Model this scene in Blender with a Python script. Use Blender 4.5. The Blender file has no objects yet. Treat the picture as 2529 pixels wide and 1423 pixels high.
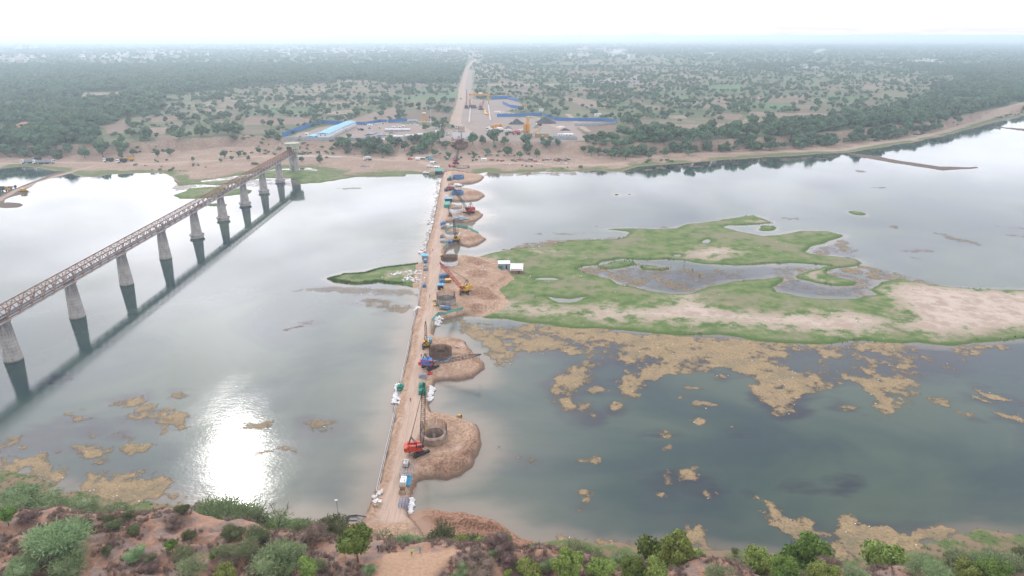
import bpy, math, random, colorsys
import numpy as np
from mathutils import Vector, Matrix
SC = bpy.context.scene
COL = SC.collection
R = math.radians
# ------------------------------------------------------------------ camera, sky, sun, exposure
CAMZ, PITCH, FOC = 120.0, R(20.3), 1686.0
cd = bpy.data.cameras.new('camera'); cam = bpy.data.objects.new('camera', cd); COL.objects.link(cam)
cd.lens, cd.sensor_width, cd.clip_start, cd.clip_end = 24.0, 36.0, 1.0, 120000.0
cam.location = (0, 0, CAMZ); cam.rotation_euler = (math.pi/2 - PITCH, 0, 0); SC.camera = cam
SUN_EL, SUN_AZ = R(32.2), R(-25.3)          # azimuth from +Y, clockwise positive
sdir = Vector((math.sin(SUN_AZ)*math.cos(SUN_EL), math.cos(SUN_AZ)*math.cos(SUN_EL), math.sin(SUN_EL)))
sl = bpy.data.lights.new('sun', 'SUN'); sun = bpy.data.objects.new('sun', sl); COL.objects.link(sun)
sl.energy, sl.angle, sl.color = 0.5, R(1.6), (1.0, 0.96, 0.9)
sun.rotation_euler = sdir.to_track_quat('Z', 'Y').to_euler(); sun.location = (0, 0, 300)
w = bpy.data.worlds.new('World'); SC.world = w; w.use_nodes = True
nt = w.node_tree; nt.nodes.clear()
def N(t, ty, **kw):
    n = t.nodes.new(ty)
    for k, v in kw.items():
        if k.startswith('i_'):
            key = k[2:]
            n.inputs[int(key) if key.isdigit() else key.replace('_', ' ')].default_value = v
        else: setattr(n, k, v)
    return n
def math_(t, op, a, b=None, c=None, clamp=False):
    n = t.nodes.new('ShaderNodeMath'); n.operation = op; n.use_clamp = clamp
    for i, v in enumerate((a, b, c)):
        if v is None: continue
        if isinstance(v, (int, float)): n.inputs[i].default_value = v
        else: t.links.new(v, n.inputs[i])
    return n.outputs[0]
def ramp(t, fac, stops, interp='LINEAR'):
    n = t.nodes.new('ShaderNodeValToRGB'); n.color_ramp.interpolation = interp
    e = n.color_ramp.elements
    while len(e) < len(stops): e.new(0.5)
    for i, (p, c) in enumerate(stops):
        e[i].position = p; e[i].color = (*c, 1) if len(c) == 3 else c
    t.links.new(fac, n.inputs[0]); return n.outputs[0]
def mix(t, fac, a, b, blend='MIX'):
    n = t.nodes.new('ShaderNodeMix'); n.data_type = 'RGBA'; n.blend_type = blend
    for s, v in ((n.inputs['Factor'], fac), (n.inputs[6], a), (n.inputs[7], b)):
        if isinstance(v, (int, float)): s.default_value = v
        elif isinstance(v, tuple): s.default_value = (*v, 1) if len(v) == 3 else v
        else: t.links.new(v, s)
    return n.outputs[2]
def maprange(t, v, a, b, c=0.0, d=1.0, smooth=True):
    n = t.nodes.new('ShaderNodeMapRange'); n.interpolation_type = 'SMOOTHSTEP' if smooth else 'LINEAR'
    t.links.new(v, n.inputs[0])
    for i, x in enumerate((a, b, c, d)): n.inputs[i+1].default_value = x
    return n.outputs[0]
tc = N(nt, 'ShaderNodeTexCoord')
sky = N(nt, 'ShaderNodeTexSky', sky_type='NISHITA', sun_disc=False)
sky.sun_elevation = SUN_EL; sky.sun_rotation = SUN_AZ; sky.dust_density = 4.0; sky.altitude = 60
dot = nt.nodes.new('ShaderNodeVectorMath'); dot.operation = 'DOT_PRODUCT'
nt.links.new(tc.outputs['Generated'], dot.inputs[0]); dot.inputs[1].default_value = sdir
sep = N(nt, 'ShaderNodeSeparateXYZ'); nt.links.new(tc.outputs['Generated'], sep.inputs[0])
zc = math_(nt, 'ADD', math_(nt, 'MAXIMUM', sep.outputs[2], 0.0), 0.10)
cmb = N(nt, 'ShaderNodeCombineXYZ')
nt.links.new(math_(nt, 'DIVIDE', sep.outputs[0], zc), cmb.inputs[0]); nt.links.new(math_(nt, 'DIVIDE', sep.outputs[1], zc), cmb.inputs[1])
nz = N(nt, 'ShaderNodeTexNoise', i_Scale=1.35, i_Detail=5.0, i_Roughness=0.55, i_Distortion=0.4); nt.links.new(cmb.outputs[0], nz.inputs['Vector'])
cl = maprange(nt, nz.outputs[0], 0.35, 0.66)                       # cloud thickness: bright where thin
glow = math_(nt, 'POWER', math_(nt, 'MAXIMUM', dot.outputs['Value'], 0.0), 9.0)
glow2 = math_(nt, 'POWER', math_(nt, 'MAXIMUM', dot.outputs['Value'], 0.0), 120.0)
horiz = math_(nt, 'POWER', math_(nt, 'SUBTRACT', 1.0, math_(nt, 'MAXIMUM', sep.outputs[2], 0.0)), 4.0)
base = math_(nt, 'MULTIPLY_ADD', cl, 0.55, 0.90)
b2 = math_(nt, 'MULTIPLY_ADD', horiz, 1.6, base)
b3 = math_(nt, 'MULTIPLY_ADD', math_(nt, 'MULTIPLY', glow, math_(nt, 'MULTIPLY_ADD', cl, 0.7, 0.65)), 2.3, b2)
b4 = math_(nt, 'MULTIPLY_ADD', math_(nt, 'MULTIPLY', glow2, cl), 0.5, b3)
b4 = math_(nt, 'MULTIPLY', b4, maprange(nt, sep.outputs[2], -0.01, 0.13, 0.36, 1.0))
cc = N(nt, 'ShaderNodeVectorMath', operation='SCALE'); cc.inputs[0].default_value = (0.99, 0.975, 1.045); nt.links.new(b4, cc.inputs['Scale'])
bgs = N(nt, 'ShaderNodeBackground', i_Strength=0.10); nt.links.new(sky.outputs[0], bgs.inputs[0])
bgc = N(nt, 'ShaderNodeBackground', i_Strength=1.0); nt.links.new(cc.outputs[0], bgc.inputs[0])
mxs = N(nt, 'ShaderNodeMixShader', i_Fac=0.86); nt.links.new(bgs.outputs[0], mxs.inputs[1]); nt.links.new(bgc.outputs[0], mxs.inputs[2])
wo = N(nt, 'ShaderNodeOutputWorld'); nt.links.new(mxs.outputs[0], wo.inputs[0])
SC.view_settings.view_transform = 'Standard'; SC.view_settings.look = 'None'; SC.view_settings.exposure = 0.22; SC.view_settings.gamma = 1.0
SC.view_settings.use_curve_mapping = False
SC.render.engine = 'CYCLES'; SC.cycles.use_denoising = True; SC.cycles.max_bounces = 5; SC.cycles.diffuse_bounces = 2
SC.cycles.glossy_bounces = 2; SC.cycles.transparent_max_bounces = 6; SC.cycles.volume_bounces = 1; SC.cycles.sample_clamp_indirect = 6

# ------------------------------------------------------------------ ground geometry helpers
rng = np.random.default_rng(7); random.seed(11)
def plane_pt(px, py, z=0.0):
    a = (px - 1264.5)/FOC; k = (py - 711.5)/FOC
    cp, sp = math.cos(PITCH), math.sin(PITCH)
    dy, dz, dx = cp - k*sp, -(sp + k*cp), a
    t = (z - CAMZ)/dz
    return (dx*t, dy*t)
def up_z(x, y, py):                       # height at which a vertical at (x, y) reaches the sight line of row py
    k = (py - 711.5)/FOC; cp, sp = math.cos(PITCH), math.sin(PITCH)
    return CAMZ - y*(sp + k*cp)/(cp - k*sp)
def mpp(x, y, z=0.0):                     # metres per photo pixel at a place
    return (y*math.cos(PITCH) + (CAMZ - z)*math.sin(PITCH))/FOC
def _hash(ix, iy, s):
    h = (ix.astype(np.int64)*374761393 + iy.astype(np.int64)*668265263 + s*974634777) & 0xffffffff
    h = ((h ^ (h >> 13))*1274126177) & 0xffffffff
    return ((h ^ (h >> 16)) & 0xffff)/65535.0
def vnoise(x, y, s=0):
    ix, iy = np.floor(x), np.floor(y); fx, fy = x-ix, y-iy
    fx = fx*fx*(3-2*fx); fy = fy*fy*(3-2*fy); ix = ix.astype(np.int64); iy = iy.astype(np.int64)
    a, b, c, d = _hash(ix, iy, s), _hash(ix+1, iy, s), _hash(ix, iy+1, s), _hash(ix+1, iy+1, s)
    return (a*(1-fx)+b*fx)*(1-fy) + (c*(1-fx)+d*fx)*fy
def fbm(x, y, size, octv=4, s=0, rough=0.5):       # about -1..1
    v = 0; amp = 1; tot = 0; f = 1.0/size
    for i in range(octv):
        v = v + amp*(vnoise(x*f + 17.3*i, y*f - 9.1*i, s+i)*2-1); tot += amp; amp *= rough; f *= 2.03
    return v/tot*1.5
def poly(pts, z=0.0, extra=(), world=()):
    w_ = [plane_pt(a, b, z) for a, b in pts] + list(world)
    return np.array(w_)
def ell(cx, cy, rx, ry, rot=0.0, n=14, z=0.0):
    return poly([(cx + rx*math.cos(t)*math.cos(rot) - ry*math.sin(t)*math.sin(rot), cy + rx*math.cos(t)*math.sin(rot) + ry*math.sin(t)*math.cos(rot)) for t in [2*math.pi*i/n for i in range(n)]], z)
def sdf(P, x, y, margin=60.0):
    """signed distance, positive inside; beyond margin outside the box it is clamped"""
    margin = float(margin); out = np.full(x.shape, -margin)
    x0, y0 = P.min(0) - margin; x1, y1 = P.max(0) + margin
    m = (x > x0) & (x < x1) & (y > y0) & (y < y1)
    if not m.any(): return out
    X, Y = x[m], y[m]; d2 = np.full(X.shape, 1e30); ins = np.zeros(X.shape, bool)
    for (ax, ay), (bx, by) in zip(P, np.roll(P, -1, 0)):
        ex, ey = bx-ax, by-ay; L = ex*ex+ey*ey + 1e-9
        t = np.clip(((X-ax)*ex + (Y-ay)*ey)/L, 0, 1)
        d2 = np.minimum(d2, (X-ax-t*ex)**2 + (Y-ay-t*ey)**2)
        if ay != by:
            c = (ay > Y) != (by > Y)
            ins ^= c & (X < (bx-ax)*(Y-ay)/(by-ay) + ax)
    d = np.sqrt(d2); out[m] = np.maximum(np.where(ins, d, -d), -margin); return out
def sstep(a, b, v):
    t = np.clip((v-a)/(b-a), 0, 1); return t*t*(3-2*t)

FAR = [(9000, 9000), (60000, 30000), (60000, 90000), (-60000, 90000), (-60000, 6000), (-6000, 900)]
SHORE = poly([(-700,425),(-300,420),(0,417),(60,412),(110,418),(165,424),(200,437),(235,437),(262,431),(330,428),(400,427),(425,436),(445,452),(500,447),(560,438),(620,430),(655,424),(690,417),(760,414),(800,425),(830,433),(880,436),(960,432),(1020,431),(1080,431),(1130,433),(1170,433),(1200,425),(1250,430),(1300,427),(1350,425),(1430,424),(1480,420),(1505,425),(1535,424),(1575,412),(1620,408),(1700,403),(1760,397),(1850,392),(1950,385),(2050,379),(2100,376),(2150,367),(2250,353),(2330,336),(2400,318),(2450,301),(2529,286),(2800,250)], world=FAR)
TOE = poly([(-700,390),(0,388),(150,391),(250,383),(450,372),(560,362),(640,368),(700,386),(900,388),(1000,384),(1100,392),(1200,387),(1350,380),(1450,388),(1560,382),(1700,374),(1900,366),(2100,352),(2250,332),(2400,302),(2529,274),(2800,243)], 2.2, world=FAR)
TOP = poly([(-700,356),(0,362),(250,357),(450,345),(600,334),(650,340),(700,346),(900,347),(1060,347),(1100,338),(1200,347),(1400,351),(1560,353),(1700,350),(1900,338),(2100,322),(2300,300),(2450,270),(2529,255),(2800,228)], 12.0, world=FAR)
CAUSE = poly([(1095,428),(1088,450),(1085,470),(1077,510),(1067,560),(1052,610),(1043,650),(1037,700),(1030,760),(1018,810),(1004,880),(993,930),(975,990),(967,1050),(955,1110),(938,1180),(912,1250),(890,1290),(850,1400),(1090,1400),(1030,1300),(1012,1272),(1018,1235),(1032,1190),(1050,1184),(1075,1182),(1105,1188),(1140,1175),(1170,1150),(1190,1105),(1188,1070),(1175,1048),(1140,1034),(1100,1026),(1065,1020),(1062,1000),(1072,960),(1076,945),(1100,940),(1130,943),(1170,935),(1195,912),(1196,898),(1175,880),(1155,860),(1150,845),(1120,837),(1090,838),(1070,828),(1075,810),(1082,800),(1105,790),(1150,779),(1190,776),(1225,765),(1240,748),(1215,718),(1255,690),(1235,665),(1205,645),(1150,634),(1100,632),(1104,618),(1113,608),(1130,605),(1160,611),(1188,603),(1201,592),(1182,578),(1155,570),(1120,565),(1100,556),(1102,549),(1125,549),(1150,552),(1180,546),(1196,531),(1180,522),(1150,514),(1118,506),(1110,498),(1130,497),(1155,498),(1185,494),(1198,484),(1190,476),(1160,469),(1125,463),(1113,456),(1130,455),(1170,453),(1190,446),(1197,437),(1180,432),(1150,429),(1120,424)])
ROAD = poly([(1100,400),(1098,430),(1093,470),(1088,520),(1074,580),(1062,640),(1057,700),(1050,760),(1035,810),(1025,880),(1014,930),(1003,990),(993,1050),(978,1110),(965,1180),(940,1250),(930,1290),(1000,1290),(1003,1250),(1008,1180),(1020,1110),(1040,1050),(1043,990),(1044,930),(1050,880),(1064,810),(1078,760),(1084,700),(1088,640),(1094,580),(1104,520),(1110,470),(1114,430),(1118,400)], 1.8)
ISLE = poly([(1100,650),(1150,642),(1190,633),(1230,623),(1290,613),(1350,606),(1400,597),(1460,594),(1520,591),(1545,585),(1556,575),(1540,570),(1495,567),(1540,564),(1600,569),(1680,567),(1710,553),(1760,546),(1800,540),(1860,532),(1895,542),(1908,552),(1870,556),(1800,556),(1785,562),(1830,572),(1890,583),(1930,580),(1980,571),(2050,572),(2086,580),(2080,590),(2040,598),(2000,608),(1978,622),(2010,630),(2060,632),(2110,638),(2134,650),(2128,663),(2155,685),(2175,697),(2230,690),(2265,697),(2300,704),(2350,711),(2420,715),(2529,716),(2800,716),(2900,835),(2529,837),(2480,843),(2420,849),(2350,851),(2300,847),(2200,842),(2100,840),(2060,850),(1950,846),(1850,838),(1800,832),(1700,828),(1600,820),(1500,812),(1420,812),(1350,801),(1270,790),(1200,781),(1185,775),(1150,770),(1100,770)])
POND = poly([(1423,664),(1445,658),(1480,655),(1490,645),(1540,640),(1600,643),(1640,641),(1700,645),(1720,650),(1780,655),(1850,656),(1900,652),(1960,650),(2040,657),(2062,660),(1990,672),(1967,682),(1975,690),(2010,700),(2060,708),(2100,704),(2107,695),(2060,685),(2050,675),(2070,668),(2135,658),(2165,688),(2178,698),(2140,715),(2168,730),(2120,738),(2090,737),(2020,735),(1960,730),(1910,722),(1903,710),(1925,700),(1942,692),(1935,685),(1880,690),(1800,695),(1750,708),(1700,722),(1650,726),(1600,720),(1580,712),(1530,702),(1515,690),(1470,680),(1440,672)])
PONDS = [poly([(1345,729),(1375,734),(1400,738),(1450,732),(1430,741),(1400,746),(1377,746)]), ell(1352,689,30,3), ell(1745,596,11,5), ell(1675,632,13,2.5), ell(1890,565,0.1,0.1)]
ISLETS = [poly([(1475,658),(1500,652),(1520,645),(1570,645),(1577,652),(1545,661),(1510,666),(1485,664)]), poly([(1575,655),(1600,655),(1652,664),(1640,671),(1590,667)]), poly([(810,690),(850,681),(900,675),(940,664),(1000,656),(1045,648),(1050,708),(1020,712),(985,706),(940,701),(870,706),(820,700)]),
          poly([(425,483),(470,466),(520,462),(580,464),(625,470),(620,478),(560,484),(500,490),(440,492)]), poly([(430,437),(500,450),(560,444),(640,432),(640,426),(690,420),(760,420),(850,430),(1000,430),(1000,437),(880,438),(790,452),(735,456),(720,448),(740,440),(700,441),(640,441),(600,452),(540,458),(470,456),(440,458)]), ell(535,506,28,3.5), ell(495,508,16,4), ell(2117,528,24,5,0.15), ell(1893,565,22,6), ell(1521,480,7,2), ell(1557,480,5,1.5)]
SPITS = [poly([(2085,378),(2160,385),(2230,398),(2320,412),(2410,412),(2418,415),(2330,422),(2200,402),(2120,386)]), poly([(2440,312),(2529,318),(2700,330),(2700,336),(2529,324)]), poly([(-60,520),(-30,500),(0,487),(45,463),(90,447),(130,430),(200,412),(215,420),(150,434),(100,450),(60,468),(75,473),(55,480),(20,490),(0,508)]), ell(20,508,32,7)]
NEARSHORE = poly([(-500,1110),(-100,1140),(0,1160),(60,1172),(110,1188),(135,1200),(105,1212),(150,1225),(190,1215),(300,1238),(400,1243),(480,1248),(560,1262),(700,1282),(860,1292),(905,1280),(1010,1272),(1050,1264),(1110,1268),(1180,1276),(1250,1295),(1290,1330),(1340,1345),(1420,1336),(1480,1348),(1520,1340),(1600,1350),(1700,1350),(1800,1362),(1950,1372),(2050,1372),(2150,1380),(2290,1352),(2310,1340),(2400,1318),(2450,1308),(2529,1322),(2700,1330),(3400,1280)], world=[(400, -50), (-400, -50)])
NEARTOP = poly([(-500,1235),(0,1262),(120,1270),(250,1275),(350,1275),(440,1272),(500,1285),(560,1298),(640,1320),(760,1338),(860,1345),(940,1350),(1010,1350),(1100,1350),(1160,1340),(1240,1345),(1290,1358),(1360,1352),(1420,1366),(1460,1392),(1520,1415),(1600,1428),(1700,1425),(1760,1395),(1810,1400),(1860,1440),(2020,1440),(2080,1415),(2150,1425),(2260,1420),(2400,1440),(2529,1440),(3200,1430)], 25.0, world=[(300, -50), (-300, -50)])
CLEAR = poly([(958,1352),(1000,1350),(1110,1350),(1128,1362),(1105,1385),(1072,1425),(1060,1500),(920,1500),(935,1420)], 27.0)
SPOIL = poly([(1030,1275),(1060,1264),(1110,1268),(1180,1277),(1245,1292),(1275,1320),(1230,1322),(1150,1310),(1060,1305)], 1.0)

def zones(x, y):
    """all masks of the ground at world points"""
    wx = x + fbm(x, y, 22, 4, 3)*2.6 + fbm(x, y, 3, 2, 8)*0.35; wy = y + fbm(x, y, 22, 4, 5)*2.6 + fbm(x, y, 3, 2, 9)*0.35
    wx2 = x + fbm(x, y, 4, 3, 33)*0.5; wy2 = y + fbm(x, y, 4, 3, 35)*0.5
    z = {}
    z['shore'] = sdf(SHORE, wx, wy, 200)
    z['toe'] = sdf(TOE, wx, wy, 200); z['top'] = sdf(TOP, wx, wy, 200)
    z['cause'] = sdf(CAUSE, wx2, wy2)
    z['road'] = sdf(ROAD, wx2, wy2)
    isl = sdf(ISLE, wx, wy)
    pond = sdf(POND, wx, wy)
    for p in PONDS: pond = np.maximum(pond, sdf(p, wx, wy))
    isl = np.minimum(isl, -pond)
    for p in ISLETS: isl = np.maximum(isl, sdf(p, wx, wy))
    z['isle'] = isl; z['pond'] = pond
    sp = np.full(x.shape, -60.0)
    for p in SPITS: sp = np.maximum(sp, sdf(p, wx, wy))
    z['spit'] = sp
    z['near'] = sdf(NEARSHORE, x + fbm(x, y, 8, 3, 41)*1.0, y + fbm(x, y, 8, 3, 42)*1.2, 100); z['ntop'] = sdf(NEARTOP, x + fbm(x, y, 9, 3, 43)*1.6, y + fbm(x, y, 7, 3, 44)*1.8, 100)
    z['clear'] = sdf(CLEAR, x + fbm(x, y, 5, 3, 45), y + fbm(x, y, 5, 3, 46)); z['spoil'] = sdf(SPOIL, x, y)
    return z
MOUNDS = [(poly([(1050,1165),(1075,1150),(1110,1140),(1140,1120),(1165,1085),(1184,1078),(1182,1110),(1150,1160),(1110,1180),(1070,1178)]), 1.3), (poly([(1105,1045),(1140,1045),(1168,1062),(1150,1090),(1115,1100),(1100,1110),(1085,1108),(1100,1080)]), -0.5), (poly([(1150,846),(1165,860),(1190,885),(1190,912),(1165,905),(1150,870)]), 0.8), (poly([(1105,842),(1140,842),(1145,856),(1120,852)]), 0.9),
          (poly([(1150,590),(1190,588),(1194,594),(1160,602),(1140,600)]), 1.0), (poly([(1155,528),(1188,526),(1188,534),(1160,542),(1145,540)]), 0.9), (poly([(1150,478),(1190,480),(1185,488),(1155,490)]), 0.6), (poly([(1150,640),(1180,645),(1210,655),(1190,665),(1150,655)]), 1.1), (poly([(1150,680),(1180,672),(1210,680),(1200,695),(1160,695)]), 1.2), (poly([(1170,715),(1210,720),(1235,745),(1200,750),(1165,735)]), 1.5), (poly([(1145,765),(1175,758),(1200,765),(1170,775)]), 1.2)]
WELLS = [(1072,1083,3.0), (1088,881,3.75), (1102,750,3.9), (1110,650,3.9), (1117,584,3.9), (1126,522,4.0), (1129.5,479,4.1), (1132,441,4.3)]
WELLXY = [(*plane_pt(q[0], q[1], 1.8), q[2]) for q in WELLS]
def height(x, y, z=None):
    z = z or zones(x, y)
    h = np.full(x.shape, -2.5)
    far = np.clip(z['shore']*0.16, -2.5, 0.9) + np.clip(z['shore']-6, 0, 40)*0.035
    far = far + sstep(2, 40, z['shore'])*fbm(x, y, 30, 4, 21)*0.5
    tt = np.clip(z['toe'], 0, None)/(np.clip(z['toe'], 0, None) + np.clip(-z['top'], 0, None) + 1e-6)
    g = np.abs(fbm(x, y, 26, 4, 23))
    far = far + np.where(z['toe'] > 0, sstep(0, 1, np.clip(tt - 0.5*g*tt*(1-tt)*4, 0, 1))*10.0, 0) + sstep(0, 60, z['top'])*(fbm(x, y, 220, 3, 25)*1.2)
    h = np.maximum(h, far)
    isl = np.clip(z['isle']*0.22, -2.5, 0.55) + sstep(1, 12, z['isle'])*(0.25 + 0.35*fbm(x, y, 28, 3, 51))
    h = np.maximum(h, isl)
    h = np.maximum(h, np.clip(z['spit']*0.2, -2.5, 0.5))
    c = z['cause']
    ca = np.clip(c*0.85, -2.5, 1.75 + 0.25*fbm(x, y, 14, 2, 61)) + sstep(0.5, 2.0, c)*(fbm(x, y, 2.2, 4, 62, 0.6)*0.26)*(1-sstep(-0.5, 1.5, z['road']))
    mound = sstep(3.5, 6, c)*(1-sstep(-3, 0, z['road']))
    ca = ca + mound*np.clip(fbm(x, y, 7, 3, 63), -0.15, 1)*0.8
    for mp, mh in MOUNDS:
        dm_ = sdf(mp, x+fbm(x, y, 3, 3, 64)*0.9, y+fbm(x, y, 3, 3, 65)*0.9); ca = np.where(dm_ > -3, ca + sstep(0, 3.5, dm_)*(mh + fbm(x, y, 1.7, 3, 66)*0.5*abs(mh)), ca)
    h = np.maximum(h, ca)
    for wx_, wy_, wr_ in WELLXY: h = np.where((x-wx_)**2 + (y-wy_)**2 < (wr_+0.35)**2, 0.15, h)
    n, t = z['near'], z['ntop']
    lo = np.clip(n*0.3, -2.5, 1.0) + np.clip(n-3, 0, 30)*0.06
    nn = np.clip(n, 0, None)
    ss = nn/(nn + np.clip(-t, 0, None) + 1e-6)
    ridg = 1-np.abs(fbm(x, y, 11, 4, 71)); ridg2 = 1-np.abs(fbm(x, y, 4.0, 3, 73))
    hi = sstep(0.52, 1.0, ss)*22.5 + sstep(-6, 8, t)*((ridg-0.8)*2.6*(1-sstep(-2, 3, z['clear'])) + 1.0) + sstep(-3, 6, t)*((ridg2-0.8)*0.9)*(1-sstep(-2, 1, z['clear'])) + np.clip(t, 0, 60)*0.10
    nearh = np.where(n > 0, lo + hi, lo) + sstep(0, 4, z['spoil'])*(1.3 + fbm(x, y, 2.0, 4, 77, 0.6)*1.1 + fbm(x, y, 9, 2, 78)*0.8)
    h = np.maximum(h, nearh)
    return h
def gz(x, y):
    return float(height(np.array([float(x)]), np.array([float(y)]))[0])
def gp_many(pts):
    """photo pixels -> points on the ground (vectorised sight-line marching)"""
    P = np.array(pts, float); a = (P[:,0]-1264.5)/FOC; k = (P[:,1]-711.5)/FOC
    cp, sp = math.cos(PITCH), math.sin(PITCH); dy, dz, dx = cp-k*sp, -(sp+k*cp), a
    lo = (30.0-CAMZ)/dz; hi = (-0.2-CAMZ)/dz
    t = lo.copy(); found = hi.copy(); done = np.zeros(len(P), bool)
    n = 60
    for i in range(n+1):
        t = lo + (hi-lo)*i/n; h = np.maximum(height(dx*t, dy*t), 0.0)
        below = (CAMZ + dz*t) <= h; new = below & ~done; found[new] = t[new]; done |= below
    a_ = np.maximum(found-(hi-lo)/n, lo); b_ = found
    for _ in range(9):
        m = (a_+b_)/2; below = (CAMZ+dz*m) <= np.maximum(height(dx*m, dy*m), 0.0)
        b_ = np.where(below, m, b_); a_ = np.where(below, a_, m)
    return [(float(dx[i]*b_[i]), float(dy[i]*b_[i]), float(max(height(np.array([dx[i]*b_[i]]), np.array([dy[i]*b_[i]]))[0], 0))) for i in range(len(P))] if len(P) < 40 else list(zip((dx*b_).tolist(), (dy*b_).tolist(), np.maximum(height(dx*b_, dy*b_), 0).tolist()))
def gp(px, py): return gp_many([(px, py)])[0]

# ------------------------------------------------------------------ object helpers
def tag(o, label=None, cat=None, group=None, kind=None):
    if label: o['label'] = label
    if cat: o['category'] = cat
    if group: o['group'] = group
    if kind: o['kind'] = kind
    return o
def empty(name, loc, label, cat, rz=0.0, group=None):
    o = bpy.data.objects.new(name, None); COL.objects.link(o); o.location = loc; o.rotation_euler = (0, 0, rz); o.empty_display_size = 1
    return tag(o, label, cat, group)
def link(name, me, parent=None, loc=None):
    o = bpy.data.objects.new(name, me); COL.objects.link(o)
    if parent: o.parent = parent
    if loc: o.location = loc
    return o
def copy_tree(o, parent=None):
    c = o.copy(); COL.objects.link(c); c.parent = parent
    for ch in list(o.children): copy_tree(ch, c)
    return c
class MB:
    """collects simple solids; build() links them as one mesh object"""
    def __init__(s): s.v = []; s.f = []; s.m = []
    def add(s, v, f, mi=0):
        b = len(s.v); s.v += [tuple(p) for p in v]; s.f += [tuple(i+b for i in q) for q in f]; s.m += [mi]*len(f); return s
    def box(s, c, d, rz=0.0, mi=0, rx=0.0, ry=0.0, taper=1.0):
        x, y, z = d[0]/2, d[1]/2, d[2]/2
        M = Matrix.Translation(c) @ Matrix.Rotation(rz, 4, 'Z') @ Matrix.Rotation(ry, 4, 'Y') @ Matrix.Rotation(rx, 4, 'X')
        vs = [M @ Vector((sx*x*(taper if sz > 0 else 1), sy*y*(taper if sz > 0 else 1), sz*z)) for sx, sy, sz in ((-1,-1,-1),(1,-1,-1),(1,1,-1),(-1,1,-1),(-1,-1,1),(1,-1,1),(1,1,1),(-1,1,1))]
        return s.add(vs, [(0,3,2,1),(4,5,6,7),(0,1,5,4),(1,2,6,5),(2,3,7,6),(3,0,4,7)], mi)
    def bar(s, a, b, r=0.1, n=4, mi=0, r2=None):
        a, b = Vector(a), Vector(b); d = (b-a)
        if d.length < 1e-6: return s
        q = d.to_track_quat('Z', 'Y'); r2 = r if r2 is None else r2; vs = []
        for P, rr in ((a, r), (b, r2)):
            for i in range(n):
                t = 2*math.pi*(i+0.5)/n; vs.append(P + q @ Vector((rr*math.cos(t), rr*math.sin(t), 0)))
        f = [(i, (i+1) % n, n+(i+1) % n, n+i) for i in range(n)] + [tuple(reversed(range(n))), tuple(range(n, 2*n))]
        return s.add(vs, f, mi)
    def lathe(s, prof, n=24, c=(0, 0, 0), mi=0, closed=False, a0=0, a1=2*math.pi):
        vs = []; full = abs(a1-a0-2*math.pi) < 1e-6; k = n if full else n+1
        for r, z in prof:
            for i in range(k):
                t = a0 + (a1-a0)*i/n; vs.append((c[0]+r*math.cos(t), c[1]+r*math.sin(t), c[2]+z))
        f = []
        for j in range(len(prof)-1):
            for i in range(n):
                i2 = (i+1) % k
                f.append((j*k+i, j*k+i2, (j+1)*k+i2, (j+1)*k+i))
        return s.add(vs, f, mi)
    def prism(s, pts, z0, z1, mi=0):
        n = len(pts); vs = [(p[0], p[1], z0) for p in pts] + [(p[0], p[1], z1) for p in pts]
        return s.add(vs, [(i, (i+1) % n, n+(i+1) % n, n+i) for i in range(n)] + [tuple(reversed(range(n))), tuple(range(n, 2*n))], mi)
    def blob(s, c, r, mi=0, seed=0, n=8, m=6, jit=0.2):
        rr = random.Random(seed); vs = []; f = []
        for j in range(m+1):
            for i in range(n):
                ph = math.pi*j/m; t = 2*math.pi*i/n; k = 1 + rr.uniform(-jit, jit) if 0 < j < m else 1
                vs.append((c[0]+r[0]*k*math.sin(ph)*math.cos(t), c[1]+r[1]*k*math.sin(ph)*math.sin(t), c[2]+r[2]*k*math.cos(ph)))
        for j in range(m):
            for i in range(n): f.append((j*n+i, (j+1)*n+i, (j+1)*n+(i+1) % n, j*n+(i+1) % n))
        return s.add(vs, f, mi)
    def mesh(s, name, mats, smooth=False):
        me = bpy.data.meshes.new(name); me.from_pydata(s.v, [], s.f)
        for m in (mats if isinstance(mats, (list, tuple)) else [mats]): me.materials.append(m)
        me.polygons.foreach_set('material_index', s.m)
        if smooth: me.polygons.foreach_set('use_smooth', [True]*len(s.f))
        me.update(); return me
    def build(s, name, mats, parent=None, loc=None, smooth=False): return link(name, s.mesh(name, mats, smooth), parent, loc)
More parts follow.
